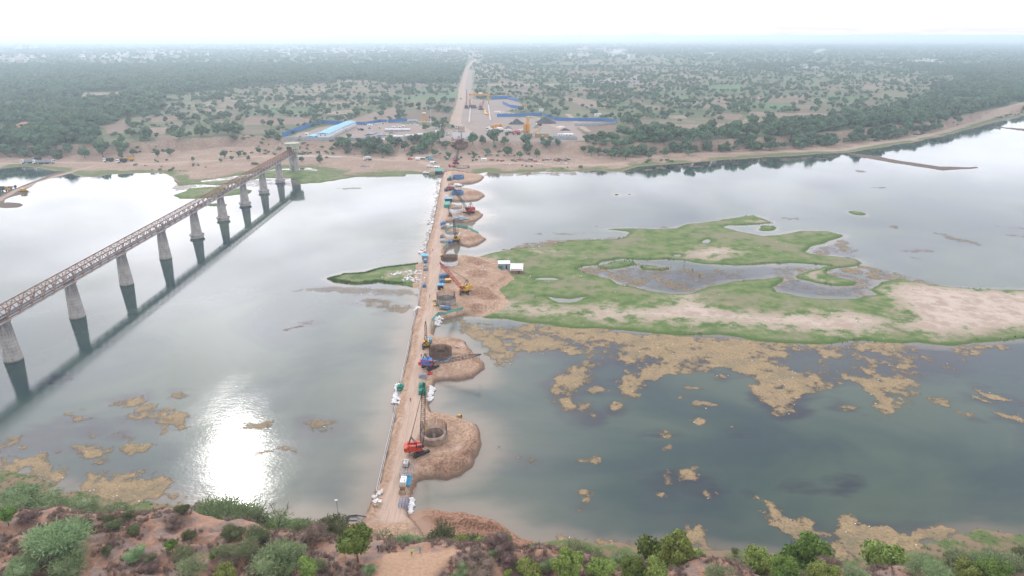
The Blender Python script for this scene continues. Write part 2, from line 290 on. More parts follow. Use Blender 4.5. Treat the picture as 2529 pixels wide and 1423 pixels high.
# ------------------------------------------------------------------ materials
MATS = {}
def mat(name, col, rough=0.7, var=0.15, scale=1.5, metal=0.0, col2=None, bump=0.0, objrand=0.0, spec=0.3):
    if name in MATS: return MATS[name]
    m = bpy.data.materials.new(name); m.use_nodes = True; t = m.node_tree; b = t.nodes['Principled BSDF']
    g = N(t, 'ShaderNodeNewGeometry'); tcn = N(t, 'ShaderNodeTexCoord')
    n1 = N(t, 'ShaderNodeTexNoise', i_Scale=scale, i_Detail=5.0, i_Roughness=0.65); t.links.new(tcn.outputs['Object'], n1.inputs['Vector'])
    c2 = col2 or tuple(c*(1-2.2*var) for c in col)
    c1 = col if col2 else tuple(min(c*(1+var*0.6), 0.95) for c in col)
    c = mix(t, maprange(t, n1.outputs[0], 0.32, 0.68), tuple(c2), tuple(c1))
    if objrand:
        oi = N(t, 'ShaderNodeObjectInfo')
        hs = N(t, 'ShaderNodeHueSaturation'); t.links.new(c, hs.inputs['Color'])
        t.links.new(math_(t, 'MULTIPLY_ADD', oi.outputs['Random'], objrand, 1-objrand*0.5), hs.inputs['Value']); c = hs.outputs[0]
    t.links.new(c, b.inputs['Base Color']); b.inputs['Roughness'].default_value = rough; b.inputs['Metallic'].default_value = metal
    b.inputs['Specular IOR Level'].default_value = spec
    if bump:
        bp = N(t, 'ShaderNodeBump', i_Strength=bump, i_Distance=0.1); t.links.new(n1.outputs[0], bp.inputs['Height']); t.links.new(bp.outputs[0], b.inputs['Normal'])
    MATS[name] = m; return m
def newmat(name):
    m = bpy.data.materials.new(name); m.use_nodes = True; MATS[name] = m
    return m, m.node_tree, m.node_tree.nodes['Principled BSDF']
def attr(t, name):
    return N(t, 'ShaderNodeAttribute', attribute_name=name).outputs['Fac']
def pos(t): return N(t, 'ShaderNodeNewGeometry').outputs['Position']
def noise(t, scale, detail=4.0, rough=0.55, vec=None, dist=0.0, sc=(1, 1, 1)):
    n = N(t, 'ShaderNodeTexNoise', i_Scale=scale, i_Detail=detail, i_Roughness=rough, i_Distortion=dist)
    v = vec or pos(t)
    if sc != (1, 1, 1):
        mp = N(t, 'ShaderNodeMapping'); mp.inputs['Scale'].default_value = sc; t.links.new(v, mp.inputs[0]); v = mp.outputs[0]
    t.links.new(v, n.inputs['Vector']); return n.outputs[0]
# ------------------------------------------------------------------ extra masks: fields, forest, yards, tracks, sand, algae
def linedist(pts, x, y, z=2.0, margin=40):
    L = [plane_pt(a, b, z) for a, b in pts]; out = np.full(x.shape, float(margin))
    xs = [p[0] for p in L]; ys = [p[1] for p in L]
    m = (x > min(xs)-margin) & (x < max(xs)+margin) & (y > min(ys)-margin) & (y < max(ys)+margin)
    X, Y = x[m], y[m]; d = np.full(X.shape, float(margin))
    for (ax, ay), (bx, by) in zip(L[:-1], L[1:]):
        ex, ey = bx-ax, by-ay; t = np.clip(((X-ax)*ex+(Y-ay)*ey)/(ex*ex+ey*ey+1e-9), 0, 1)
        d = np.minimum(d, np.hypot(X-ax-t*ex, Y-ay-t*ey))
    out[m] = d; return out
OPENF = [(poly(q, 12.0), v) for q, v in [([(0,257),(93,251),(90,262),(0,276)],.05),([(197,229),(323,226),(323,240),(197,246)],.95),([(247,313),(320,302),(320,330),(262,333)],.05),([(262,344),(329,343),(320,364),(262,364)],.86),([(365,293),(438,285),(441,299),(371,305)],.05),([(422,302),(472,299),(467,313),(427,316)],.58),([(351,319),(450,313),(400,335),(360,336)],.33),([(388,337),(450,334),(439,350),(388,350)],.05),([(475,340),(649,338),(618,350),(475,350)],.33),([(534,257),(590,254),(590,265),(534,267)],.05),
 ([(780,276),(873,269),(870,282),(780,282)],.95),([(850,297),(980,262),(980,295),(853,302)],.33),([(1005,248),(1061,247),(1061,265),(1002,271)],.86),([(999,276),(1064,274),(1120,282),(1100,297),(1070,300),(999,300)],.2),([(960,240),(1134,229),(1128,243),(965,247)],.77),([(637,254),(712,251),(712,260),(642,261)],.86),([(600,293),(704,290),(783,293),(757,307),(600,310)],.05),([(600,319),(704,316),(670,330),(600,333)],.58),([(836,198),(909,198),(909,203),(836,203)],.95),([(1072,189),(1142,190),(1142,194),(1072,194)],.86),
 ([(1228,198),(1307,203),(1228,209)],.05),([(1200,207),(1380,206),(1380,213),(1200,213)],.95),([(1386,237),(1433,243),(1509,260),(1504,268),(1447,265),(1386,243)],.33),([(1580,258),(1650,265),(1650,276),(1582,268)],.05),([(1380,279),(1464,281),(1464,290),(1374,290)],.86),([(1430,310),(1563,307),(1565,321),(1537,333),(1467,338)],.58),([(1400,178),(1518,178),(1518,185),(1400,185)],.58),([(1616,229),(1706,240),(1700,248),(1622,236)],.77),([(1743,213),(1832,209),(1832,226),(1745,226)],.77),([(1661,307),(1849,302),(1849,321),(1678,330)],.33),([(1557,165),(1622,165),(1622,171),(1557,171)],.58),([(1655,285),(1700,285),(1700,293),(1655,293)],.95),([(1748,279),(1832,282),(1830,299),(1762,293)],.05),
 ([(1850,276),(1957,279),(2047,279),(2044,302),(1934,299),(1850,290)],.33),([(2176,226),(2266,226),(2249,240),(2148,245)],.86),([(2345,240),(2395,240),(2384,254),(2322,254)],.95),([(1965,260),(2019,257),(2019,269),(1968,269)],.05),([(2123,254),(2168,248),(2159,265),(2123,265)],.2),([(2125,271),(2243,268),(2243,279),(2131,276)],.58),([(120,205),(210,202),(215,209),(120,212)],.05),([(480,270),(560,268),(560,276),(480,278)],.33),([(1540,246),(1590,247),(1590,254),(1540,253)],.58),([(1900,246),(1990,246),(1990,253),(1900,253)],.05),([(1245,222),(1330,222),(1330,228),(1245,228)],.05),([(760,222),(850,221),(850,227),(760,228)],.33),([(440,252),(500,251),(500,257),(440,258)],.86),([(2060,205),(2150,204),(2150,210),(2060,211)],.05),([(1690,190),(1780,190),(1780,195),(1690,195)],.33)]]
def openf(x, y):
    s = np.full(x.shape, -60.0); v = np.zeros(x.shape); wx = x+fbm(x, y, 25, 2, 181)*3; wy = y+fbm(x, y, 25, 2, 182)*3
    for P_, c_ in OPENF:
        d = sdf(P_, wx, wy); k_ = d > s; s = np.where(k_, d, s); v = np.where(k_, c_, v)
    return s, v
def parcels(x, y):
    X = x + fbm(x, y, 300, 2, 91)*26; Y = y + fbm(x, y, 300, 2, 92)*30
    c, s = math.cos(0.12), math.sin(0.12); X, Y = X*c+Y*s, -X*s+Y*c
    q = Y/118.0; iv = np.floor(q); fv = q-iv
    wv = 110 + 130*_hash(iv.astype(np.int64), iv.astype(np.int64)*0, 5)
    u = X/wv + 7.3*_hash(iv.astype(np.int64), iv.astype(np.int64)*0+1, 6); iu = np.floor(u); fu = u-iu
    r = _hash(iu.astype(np.int64), iv.astype(np.int64), 9)
    e = np.minimum(np.minimum(fv, 1-fv)*118, np.minimum(fu, 1-fu)*wv)
    return r, e
YARDS = [poly([(1120,345),(1122,318),(1130,296),(1134,262),(1140,232),(1144,205),(1148,182),(1158,172),(1168,176),(1166,205),(1168,246),(1218,252),(1226,270),(1258,288),(1345,296),(1430,300),(1500,302),(1520,305),(1425,312),(1440,330),(1450,347),(1400,352),(1230,349)], 12),
         poly([(703,343),(735,330),(800,312),(870,306),(960,303),(1060,312),(1118,320),(1122,347),(1000,348),(860,348)], 12), poly([(1198,250),(1260,244),(1282,256),(1300,268),(1250,276),(1215,276)], 12)]
FORESTS = [poly([(-500,118),(1130,128),(1160,150),(1140,206),(1000,206),(880,200),(600,214),(380,236),(200,250),(-500,262)], 12), poly([(1235,352),(1300,358),(1400,362),(1460,360),(1560,384),(1700,372),(1900,364),(2100,350),(2250,328),(2420,290),(2529,268),(2800,238),(2800,170),(2400,205),(2300,240),(2180,280),(2000,305),(1800,322),(1600,335),(1540,340),(1450,352),(1330,345)], 10),
           poly([(-500,262),(0,262),(120,262),(260,250),(370,232),(420,250),(400,275),(300,300),(250,330),(260,372),(200,392),(130,386),(0,370),(-500,370)], 12), poly([(1180,118),(2900,112),(2900,175),(2400,190),(2200,160),(1900,172),(1600,140),(1250,165),(1180,150)], 12),
           poly([(250,378),(330,352),(440,352),(520,345),(640,330),(700,322),(690,342),(640,352),(560,372),(430,380),(330,392)], 8), poly([(900,352),(1040,350),(1060,372),(960,382),(900,378)], 8), poly([(790,352),(900,350),(905,372),(850,368)], 8)]
TRACKS = [([(-200,405),(0,403),(160,400),(380,405),(520,398),(640,388),(720,385),(840,388),(960,396),(1030,396),(1075,416),(1098,425)], 4.0), ([(985,392),(996,378),(1000,365),(1010,356)], 4.5), ([(1000,392),(1060,385),(1120,375),(1150,368)], 4.0), ([(960,396),(900,394),(870,372)], 0.1),
          ([(1120,408),(1250,402),(1400,408),(1530,404),(1570,392),(1700,381),(1900,374),(2080,369),(2170,352),(2250,342),(2340,322),(2420,297),(2529,268)], 4.5), ([(1150,345),(1125,325),(1131,296),(1140,262),(1141,232),(1147,200),(1153,178),(1165,160),(1182,148),(1195,140)], 7.0),
          ([(1228,290),(1270,300),(1330,312),(1400,345)], 4.0), ([(1400,300),(1425,322),(1450,345)], 4.0), ([(860,325),(1000,318),(1120,322)], 5.0), ([(-60,520),(0,487),(45,463),(90,447),(130,432),(200,415),(260,404)], 2.6)]
SANDS = [poly([(1695,627),(1745,613),(1800,612),(1835,628),(1790,643),(1720,645)]), poly([(2165,725),(2200,712),(2255,698),(2300,702),(2360,712),(2529,718),(2800,720),(2800,812),(2529,815),(2440,832),(2300,832),(2230,812),(2230,780),(2200,745)]),
         poly([(1215,768),(1300,760),(1440,768),(1495,752),(1530,770),(1620,762),(1665,742),(1700,720),(1725,722),(1715,742),(1800,765),(1880,775),(1950,770),(2100,775),(2200,790),(2230,815),(2150,824),(2050,827),(1970,818),(1800,810),(1700,810),(1600,797),(1500,800),(1430,786),(1300,782)]),
         poly([(1965,682),(2010,672),(2040,672),(2000,683),(2040,694),(2000,692)]), poly([(1850,548),(1900,545),(1890,552)]), poly([(1320,622),(1380,620),(1370,630),(1330,630)]), poly([(1190,640),(1240,650),(1230,690),(1190,700)]), poly([(955,682),(975,672),(1010,668),(1050,672),(1050,698),(1000,690)]), poly([(1185,758),(1240,755),(1300,765),(1300,778),(1200,776)])]
def sand_mask(x, y):
    wx = x + fbm(x, y, 14, 4, 101)*4; wy = y + fbm(x, y, 14, 4, 102)*4; o = np.full(x.shape, -60.0)
    for p in SANDS: o = np.maximum(o, sdf(p, wx, wy))
    return o
ALG = [(poly([(1118,788),(1300,797),(1500,816),(1800,836),(2060,852),(2200,845),(2350,853),(2495,848),(2508,866),(2430,886),(2350,905),(2332,930),(2270,950),(2245,985),(2185,1000),(2140,975),(2090,945),(2060,962),(1990,975),(1925,1018),(1872,985),(1862,935),(1840,918),(1790,905),(1740,920),(1685,925),(1640,922),(1592,950),(1570,975),(1528,972),(1540,910),(1500,897),(1440,942),(1405,985),(1440,1012),(1385,1010),(1352,980),(1362,940),(1410,918),(1425,895),(1440,875),(1350,872),(1290,866),(1240,905),(1203,880),(1182,845),(1130,802)]), 0.0),
       (poly([(1868,1232),(1885,1234),(1915,1250),(1960,1262),(1992,1290),(2030,1297),(2085,1312),(2062,1275),(2078,1268),(2105,1278),(2145,1305),(2190,1312),(2240,1325),(2262,1298),(2330,1288),(2362,1302),(2340,1330),(2290,1345),(2330,1420),(1980,1420),(1985,1350),(1932,1312),(1905,1275),(1903,1248)]), -0.9),
       (poly([(1668,1312),(1700,1300),(1738,1312),(1752,1350),(1672,1352)]), -0.3), (poly([(1340,1348),(1350,1330),(1400,1325),(1450,1345),(1490,1335),(1520,1332),(1560,1350),(1600,1352),(1760,1352),(1800,1372),(1400,1372)]), 0),
       (poly([(275,1002),(300,985),(340,978),(365,990),(345,1003),(305,1010)]), 0), (poly([(295,1028),(330,1012),(370,998),(430,1000),(500,1028),(465,1045),(450,1057),(420,1055),(398,1068),(400,1040),(350,1035)]), 0),
       (poly([(185,1210),(208,1172),(260,1160),(292,1174),(340,1160),(352,1170),(320,1187),(372,1190),(400,1175),(437,1172),(437,1195),(410,1212),(472,1212),(472,1250),(300,1245),(220,1235)]), -0.2),
       (poly([(-100,1110),(0,1085),(35,1088),(55,1105),(40,1130),(110,1120),(135,1125),(130,1150),(150,1180),(130,1198),(60,1172),(-100,1140)]), -0.2),
       (poly([(860,742),(920,733),(1022,750),(1006,780),(940,770),(880,757)]), 0.9), (poly([(700,718),(760,708),(860,708),(1020,712),(1024,735),(900,730),(780,722)]), 1.3), (poly([(1425,662),(2040,660),(2160,700),(2150,735),(1910,722),(1650,724),(1530,702)]), 0.75),
       (poly([(600,440),(740,440),(740,412),(1000,436),(850,442),(740,462),(600,462)]), 1.4), (poly([(430,440),(620,432),(600,470),(430,470)]), 1.2),
       (poly([(1180,632),(1300,600),(1400,590),(1520,585),(1545,580),(1545,595),(1300,618)]), 0.7), (poly([(1995,612),(2085,590),(2125,640),(2010,635)]), 0.8), (poly([(2060,668),(2130,655),(2300,695),(2400,712),(2180,695)]), 0.5), (poly([(1200,425),(1500,424),(1700,405),(1900,392),(2080,384),(2080,390),(1700,415),(1500,432),(1200,436)]), 1.0)]
for e in [(1520,1000,25,11),(1475,958,20,9),(1715,965,22,9),(1785,932,28,11),(1738,1006,12,4),(1430,1000,20,8),(1690,985,14,5),(1650,1077,27,10),(1660,1107,21,9),(1812,1057,32,8),(1728,1045,16,7),(1240,1110,7,5),(1265,1150,11,6),(1328,1147,14,9),(1312,1168,11,8),(1296,1141,8,4),(1432,1215,12,10),(1453,1240,17,17),(1743,1217,20,16),(1640,1220,16,8),(1705,1172,15,11),(1660,1187,10,7),(1455,1032,12,8),(1463,1138,8,5),
          (2310,985,50,10,.2),(2385,1022,25,7,.2),(2400,982,55,6,.3),(2470,985,65,5,.35),(2470,1025,40,6,.25),(2120,1012,34,10,.1),(1938,1012,22,9),(2185,1000,22,9),(2230,998,14,4),(2440,868,50,7,0),(205,1030,32,9),(237,1060,22,10),(50,1085,15,6),(90,1085,22,5,-.1),(225,1118,42,18,-.05),(340,1115,45,13,-.15),(235,1143,32,7,-.3),(375,1153,14,8),(1995,1290,30,18)]: ALG.append((ell(*e[:4], rot=(e[4] if len(e) > 4 else 0)), 0.0))
for e in [(437,980,24,8),(620,1050,34,10,-.1),(780,1055,60,16,.1),(670,1117,60,6,-.05),(300,1080,18,6),(444,1090,9,5),(740,805,40,4,-.3),(140,945,30,10,-.3),(1960,1190,14,6),(2080,1190,20,5),(1545,1140,16,7),(1435,1140,12,6)]: ALG.append((ell(*e[:4], rot=(e[4] if len(e) > 4 else 0)), 0.6))
for e in [(2270,620,52,6),(2360,590,62,5,.25),(2490,563,50,5,.08),(2575,588,100,4,.1),(1945,541,72,6,-.03),(1610,563,75,4),(1420,577,60,3),(2125,424,18,3,.1),(2168,463,22,2.5),(1490,560,40,3),(2250,637,20,3,.2),(2215,562,12,4),(1330,577,12,3),(2160,632,6,2),(2100,615,30,8,.2),(860,465,40,3),(790,452,20,3),(640,700,30,3),(350,680,10,2)]: ALG.append((ell(*e[:4], rot=(e[4] if len(e) > 4 else 0)), 0.9))
def algae(x, y):
    wx = x + fbm(x, y, 9, 4, 111)*2.8; wy = y + fbm(x, y, 9, 4, 112)*2.8
    s = np.full(x.shape, -60.0); fa = np.zeros(x.shape)
    for p, f in ALG:
        d = sdf(p, wx, wy, 25); m = d > s; s = np.where(m, d, s); fa = np.where(m, f, fa)
    return s, fa

# ------------------------------------------------------------------ the ground as one fan-shaped sheet, split by place
pys = np.concatenate([np.arange(1600, 500, -2.5), np.arange(500, 130, -1.7), np.arange(130, 96, -1.0), [95, 94, 93, 92]])
kk = (pys-711.5)/FOC; cp_, sp_ = math.cos(PITCH), math.sin(PITCH)
Yr = CAMZ*(cp_-kk*sp_)/(sp_+kk*cp_)
Yr = np.concatenate([np.arange(58, Yr[0]-0.2, 0.4), Yr]); NEXTRA = len(Yr)-len(pys)
aa = np.arange(-0.93, 0.9301, 0.00215)
GY = np.repeat(Yr[:, None], len(aa), 1); GX = (GY*cp_ + CAMZ*sp_)*aa[None, :]
nr, nc = GX.shape
fx, fy = GX.ravel(), GY.ravel()
Z = zones(fx, fy); GH = height(fx, fy, Z)
far_r, far_e = parcels(fx, fy)
A_sand = sand_mask(fx, fy); A_m = np.max([sdf(q[0], fx+fbm(fx, fy, 4, 3, 64)*1.2, fy+fbm(fx, fy, 4, 3, 65)*1.2) for q in MOUNDS if q[1] > 0], 0)
A_yard = np.max([sdf(p, fx+fbm(fx, fy, 20, 3, 15)*4, fy+fbm(fx, fy, 20, 3, 16)*4) for p in YARDS], 0)
A_for = np.max([sdf(p, fx+fbm(fx, fy, 90, 3, 17)*12, fy+fbm(fx, fy, 90, 3, 18)*12, 200) for p in FORESTS], 0)
A_tr = np.min([linedist(p, fx+fbm(fx, fy, 12, 2, 19)*1.5, fy+fbm(fx, fy, 12, 2, 20)*1.5)-wd for p, wd in TRACKS], 0)
A_of, A_ov = openf(fx, fy); far_r = np.where(A_of > 0, A_ov, far_r); far_e = np.where(A_of > 0, A_of+4, np.where(A_of > -5, 1.0, far_e)); A_for = np.where(A_of > 0, -60.0, A_for)
ATT = dict(openf=A_of, shore=Z['shore'], toe=Z['toe'], top=Z['top'], cause=Z['cause'], road=Z['road'], isle=Z['isle'], near=Z['near'], ntop=Z['ntop'], clear=Z['clear'], spoil=Z['spoil'], sand=A_sand, field=far_r, edge=far_e, yard=A_yard, forest=A_for, track=A_tr, hgt=GH, mnd=A_m)
q00 = (np.arange(nr-1)[:, None]*nc + np.arange(nc-1)[None, :]).ravel()
quads = np.stack([q00, q00+1, q00+nc+1, q00+nc], 1)          # winding: checked below
qh = GH[quads].max(1); qa = {k: v[quads].mean(1) for k, v in Z.items()}
def sub_mesh(name, mask, mt, attrs, kind='structure', zoff=None, smooth=True):
    q = quads[mask]; used = np.unique(q); remap = np.full(nr*nc, -1); remap[used] = np.arange(len(used))
    me = bpy.data.meshes.new(name); me.vertices.add(len(used)); me.loops.add(q.size); me.polygons.add(len(q))
    co = np.stack([fx[used], fy[used], GH[used] if zoff is None else np.full(len(used), zoff)], 1).astype(np.float32)
    me.vertices.foreach_set('co', co.ravel()); me.loops.foreach_set('vertex_index', remap[q].ravel().astype(np.int32))
    me.polygons.foreach_set('loop_start', np.arange(0, q.size, 4, dtype=np.int32)); me.polygons.foreach_set('use_smooth', np.full(len(q), smooth))
    me.materials.append(mt)
    for a in attrs:
        at = me.attributes.new(a, 'FLOAT', 'POINT'); at.data.foreach_set('value', (attrs[a] if isinstance(attrs, dict) else ATT[a])[used].astype(np.float32))
    me.update(calc_edges=True); o = link(name, me); return tag(o, kind=kind)
vis = qh > -1.2
is_near = vis & (qa['near'] > -10) & (quads[:, 0] // nc < 420 + NEXTRA) & (qa['cause'] < 0.3)
is_cause = vis & ~is_near & (qa['cause'] > -3.2)
is_isle = vis & ~is_near & ~is_cause & (qa['isle'] > -12) & (qa['shore'] < -3)
is_far = vis & ~is_near & ~is_cause & ~is_isle

# far land material
m, t, b = newmat('far_land')
nb = noise(t, 0.05, 6, 0.65); nf = noise(t, 0.6, 5, 0.6); nm = noise(t, 0.012, 4, 0.6)
soil = mix(t, maprange(t, nb, 0.3, 0.7), (0.43, 0.325, 0.25), (0.31, 0.225, 0.17))
soil = mix(t, maprange(t, nf, 0.35, 0.7), soil, (0.25, 0.175, 0.135))
fld = ramp(t, attr(t, 'field'), [(0.0, (0.25,0.175,0.14)), (0.16, (0.19,0.135,0.11)), (0.30, (0.29,0.215,0.17)), (0.42, (0.15,0.155,0.09)), (0.54, (0.21,0.15,0.12)), (0.64, (0.10,0.14,0.07)), (0.74, (0.10,0.19,0.09)), (0.82, (0.18,0.18,0.11)), (0.93, (0.33,0.26,0.2))], 'CONSTANT')
fld = mix(t, maprange(t, noise(t, 0.25, 5, 0.6, sc=(1, 0.25, 1)), 0.3, 0.75, 0, 0.55), fld, (0.16, 0.12, 0.095))
fld = mix(t, math_(t, 'MULTIPLY', maprange(t, nb, 0.40, 0.60, 0, 0.8), maprange(t, attr(t, 'openf'), -1, 2, 1, 0.25)), fld, (0.115, 0.155, 0.08))
edgec = mix(t, nf, (0.10, 0.12, 0.06), (0.16, 0.14, 0.09))
fld = mix(t, maprange(t, attr(t, 'edge'), 2.0, 5.0, 1, 0), fld, edgec)
forc = mix(t, maprange(t, nf, 0.35, 0.6), (0.075, 0.105, 0.055), (0.13, 0.15, 0.085))
pl = mix(t, maprange(t, attr(t, 'forest'), -10, 10), fld, forc)
farm = math_(t, 'MULTIPLY', maprange(t, attr(t, 'hgt'), 1.0, 2.0), maprange(t, attr(t, 'top'), -3, 6))
c = mix(t, farm, soil, pl)
grs = math_(t, 'MULTIPLY', maprange(t, attr(t, 'shore'), 0.5, 2.0), maprange(t, math_(t, 'ADD', attr(t, 'shore'), math_(t, 'MULTIPLY', noise(t, 0.035, 4, 0.6), -60)), -24, -16, 1, 0))
c = mix(t, grs, c, mix(t, nf, (0.10, 0.145, 0.06), (0.17, 0.19, 0.085)))
c = mix(t, maprange(t, attr(t, 'shore'), -1, 1.5, 1, 0), c, (0.15, 0.115, 0.09))
yc = mix(t, maprange(t, nb, 0.3, 0.7), (0.34, 0.26, 0.215), (0.27, 0.24, 0.22))
c = mix(t, maprange(t, attr(t, 'yard'), -2, 2), c, mix(t, maprange(t, nf, 0.45, 0.75), yc, (0.21, 0.165, 0.14)))
c = mix(t, maprange(t, attr(t, 'track'), -1.5, 1.0, 0.85, 0), c, mix(t, nf, (0.43, 0.33, 0.26), (0.37, 0.28, 0.22)))
t.links.new(c, b.inputs['Base Color']); b.inputs['Roughness'].default_value = 0.95; b.inputs['Specular IOR Level'].default_value = 0.1
bp = N(t, 'ShaderNodeBump', i_Strength=0.6, i_Distance=0.5); t.links.new(nf, bp.inputs['Height']); t.links.new(bp.outputs[0], b.inputs['Normal'])
sub_mesh('far_bank', is_far, m, ['openf', 'shore', 'toe', 'top', 'field', 'edge', 'yard', 'forest', 'track', 'hgt'])

# island material
m, t, b = newmat('island_ground')
n1 = noise(t, 0.035, 6, 0.62); n2 = noise(t, 0.9, 5, 0.7); n3 = noise(t, 0.14, 6, 0.65); n4 = noise(t, 4.0, 3, 0.6)
g = ramp(t, n3, [(0.30, (0.085, 0.135, 0.045)), (0.43, (0.125, 0.185, 0.065)), (0.55, (0.185, 0.23, 0.095)), (0.68, (0.25, 0.245, 0.14))])
g = mix(t, maprange(t, n4, 0.35, 0.7, 0, 0.45), g, (0.07, 0.11, 0.035))
dry = mix(t, n2, (0.27, 0.23, 0.16), (0.20, 0.20, 0.12))
g = mix(t, maprange(t, n1, 0.46, 0.62, 0, 0.8), g, dry)
edge = maprange(t, math_(t, 'ADD', attr(t, 'isle'), math_(t, 'MULTIPLY', n2, 2.0)), 1.0, 5.5, 1, 0)
g = mix(t, edge, g, mix(t, n4, (0.055, 0.115, 0.03), (0.10, 0.16, 0.05)))
sn = math_(t, 'ADD', attr(t, 'sand'), math_(t, 'ADD', math_(t, 'MULTIPLY_ADD', n3, 44.0, -24.0), math_(t, 'MULTIPLY_ADD', n2, 16.0, -8.0)))
sandc = mix(t, maprange(t, n3, 0.4, 0.62), (0.52, 0.43, 0.36), (0.38, 0.30, 0.24)); sandc = mix(t, maprange(t, n2, 0.55, 0.72, 0, 0.5), sandc, (0.27, 0.24, 0.17)); sandc = mix(t, maprange(t, n4, 0.5, 0.8, 0, 0.35), sandc, (0.25, 0.2, 0.15))
sf = math_(t, 'MULTIPLY', maprange(t, sn, -6, 7), maprange(t, attr(t, 'isle'), 0.5, 3.5))
c = mix(t, sf, g, sandc)
c = mix(t, maprange(t, math_(t, 'ADD', attr(t, 'isle'), math_(t, 'MULTIPLY_ADD', n2, 1.6, -0.8)), -0.5, 0.6, 1, 0), c, (0.30, 0.22, 0.17))
spo = maprange(t, math_(t, 'ADD', attr(t, 'cause'), math_(t, 'MULTIPLY', n2, 6.0)), -1.0, 3.0)
c = mix(t, spo, c, mix(t, n2, (0.30, 0.18, 0.125), (0.40, 0.27, 0.20)))
t.links.new(c, b.inputs['Base Color']); b.inputs['Roughness'].default_value = 0.95; b.inputs['Specular IOR Level'].default_value = 0.1
bp = N(t, 'ShaderNodeBump', i_Strength=0.8, i_Distance=0.3); t.links.new(n2, bp.inputs['Height']); t.links.new(bp.outputs[0], b.inputs['Normal'])
sub_mesh('river_island', is_isle, m, ['isle', 'sand', 'cause'])

# causeway material
m, t, b = newmat('causeway_soil')
n1 = noise(t, 0.12, 5, 0.6); n2 = noise(t, 1.1, 6, 0.7); n3 = noise(t, 4.0, 4, 0.7); n4 = noise(t, 0.9, 4, 0.6, sc=(2.6, 0.12, 1))
s1 = mix(t, maprange(t, n1, 0.35, 0.65), (0.49, 0.35, 0.245), (0.36, 0.23, 0.155))
s1 = mix(t, maprange(t, n2, 0.45, 0.6, 0, 0.8), s1, (0.26, 0.16, 0.11)); s1 = mix(t, maprange(t, n3, 0.5, 0.75, 0, 0.5), s1, (0.58, 0.43, 0.33))
s1 = mix(t, maprange(t, n1, 0.55, 0.66, 0, 0.7), s1, mix(t, n3, (0.60, 0.46, 0.37), (0.50, 0.37, 0.29)))
s1 = mix(t, maprange(t, math_(t, 'ADD', attr(t, 'mnd'), math_(t, 'MULTIPLY_ADD', n2, 5, -2.5)), -1.5, 1.5, 0, 0.9), s1, mix(t, maprange(t, n2, 0.42, 0.6), (0.36, 0.225, 0.15), (0.20, 0.12, 0.08)))
rd = mix(t, maprange(t, n4, 0.35, 0.65), (0.53, 0.40, 0.315), (0.43, 0.32, 0.25)); rd = mix(t, maprange(t, n3, 0.5, 0.8, 0, 0.4), rd, (0.37, 0.26, 0.2))
c = mix(t, maprange(t, math_(t, 'ADD', attr(t, 'road'), math_(t, 'MULTIPLY_ADD', n2, 1.6, -0.8)), -0.8, 0.8), s1, rd)
bank = maprange(t, math_(t, 'ADD', attr(t, 'cause'), math_(t, 'MULTIPLY_ADD', n2, 3.4, -1.7)), 0.3, 1.6, 1, 0)
bank = math_(t, 'MULTIPLY', bank, maprange(t, attr(t, 'isle'), -2, 0.5, 1, 0))
c = mix(t, bank, c, mix(t, maprange(t, n3, 0.4, 0.65), (0.22, 0.15, 0.115), (0.13, 0.095, 0.075)))
t.links.new(c, b.inputs['Base Color']); b.inputs['Roughness'].default_value = 0.95; b.inputs['Specular IOR Level'].default_value = 0.1
bp = N(t, 'ShaderNodeBump', i_Strength=1.0, i_Distance=0.35); t.links.new(n2, bp.inputs['Height']); t.links.new(bp.outputs[0], b.inputs['Normal'])
sub_mesh('causeway', is_cause, m, ['cause', 'road', 'isle', 'mnd'])

# near bank material
m, t, b = newmat('near_bank_soil')
n1 = noise(t, 0.16, 6, 0.65); n2 = noise(t, 1.6, 6, 0.7); n3 = noise(t, 6.0, 4, 0.7)
so = mix(t, maprange(t, n2, 0.35, 0.65), (0.42, 0.245, 0.165), (0.33, 0.20, 0.14))
tuft = mix(t, maprange(t, n3, 0.35, 0.65), (0.21, 0.15, 0.125), (0.33, 0.245, 0.205))
vo = N(t, 'ShaderNodeTexVoronoi', feature='DISTANCE_TO_EDGE', i_Scale=0.19); wn = N(t, 'ShaderNodeTexNoise', i_Scale=0.35, i_Detail=4.0); t.links.new(pos(t), wn.inputs['Vector'])
vm = N(t, 'ShaderNodeVectorMath', operation='MULTIPLY_ADD'); t.links.new(wn.outputs['Color'], vm.inputs[0]); vm.inputs[1].default_value = (5, 5, 5); t.links.new(pos(t), vm.inputs[2]); t.links.new(vm.outputs[0], vo.inputs['Vector'])
tf = math_(t, 'MULTIPLY', maprange(t, math_(t, 'ADD', vo.outputs['Distance'], math_(t, 'MULTIPLY_ADD', n2, 0.2, -0.1)), 0.03, 0.16), maprange(t, n1, 0.36, 0.5, 0.45, 1))
c = mix(t, tf, so, tuft)
clr = mix(t, maprange(t, n2, 0.4, 0.7), (0.47, 0.315, 0.21), (0.38, 0.235, 0.15)); clr = mix(t, maprange(t, n3, 0.55, 0.8, 0, 0.5), clr, (0.27, 0.16, 0.10))
c = mix(t, maprange(t, attr(t, 'clear'), -0.8, 0.6), c, clr)
low = maprange(t, attr(t, 'hgt'), 2.0, 5.0, 1, 0)
gl = mix(t, n3, (0.085, 0.14, 0.045), (0.16, 0.19, 0.08)); gl = mix(t, maprange(t, n1, 0.44, 0.56, 0, 0.85), gl, (0.27, 0.185, 0.13))
c = mix(t, low, c, gl)
c = mix(t, maprange(t, attr(t, 'spoil'), -7, -4), c, mix(t, maprange(t, n2, 0.42, 0.6), (0.38, 0.22, 0.145), (0.20, 0.105, 0.07)))
c = mix(t, maprange(t, attr(t, 'cause'), -6, -1), c, (0.38, 0.25, 0.18))
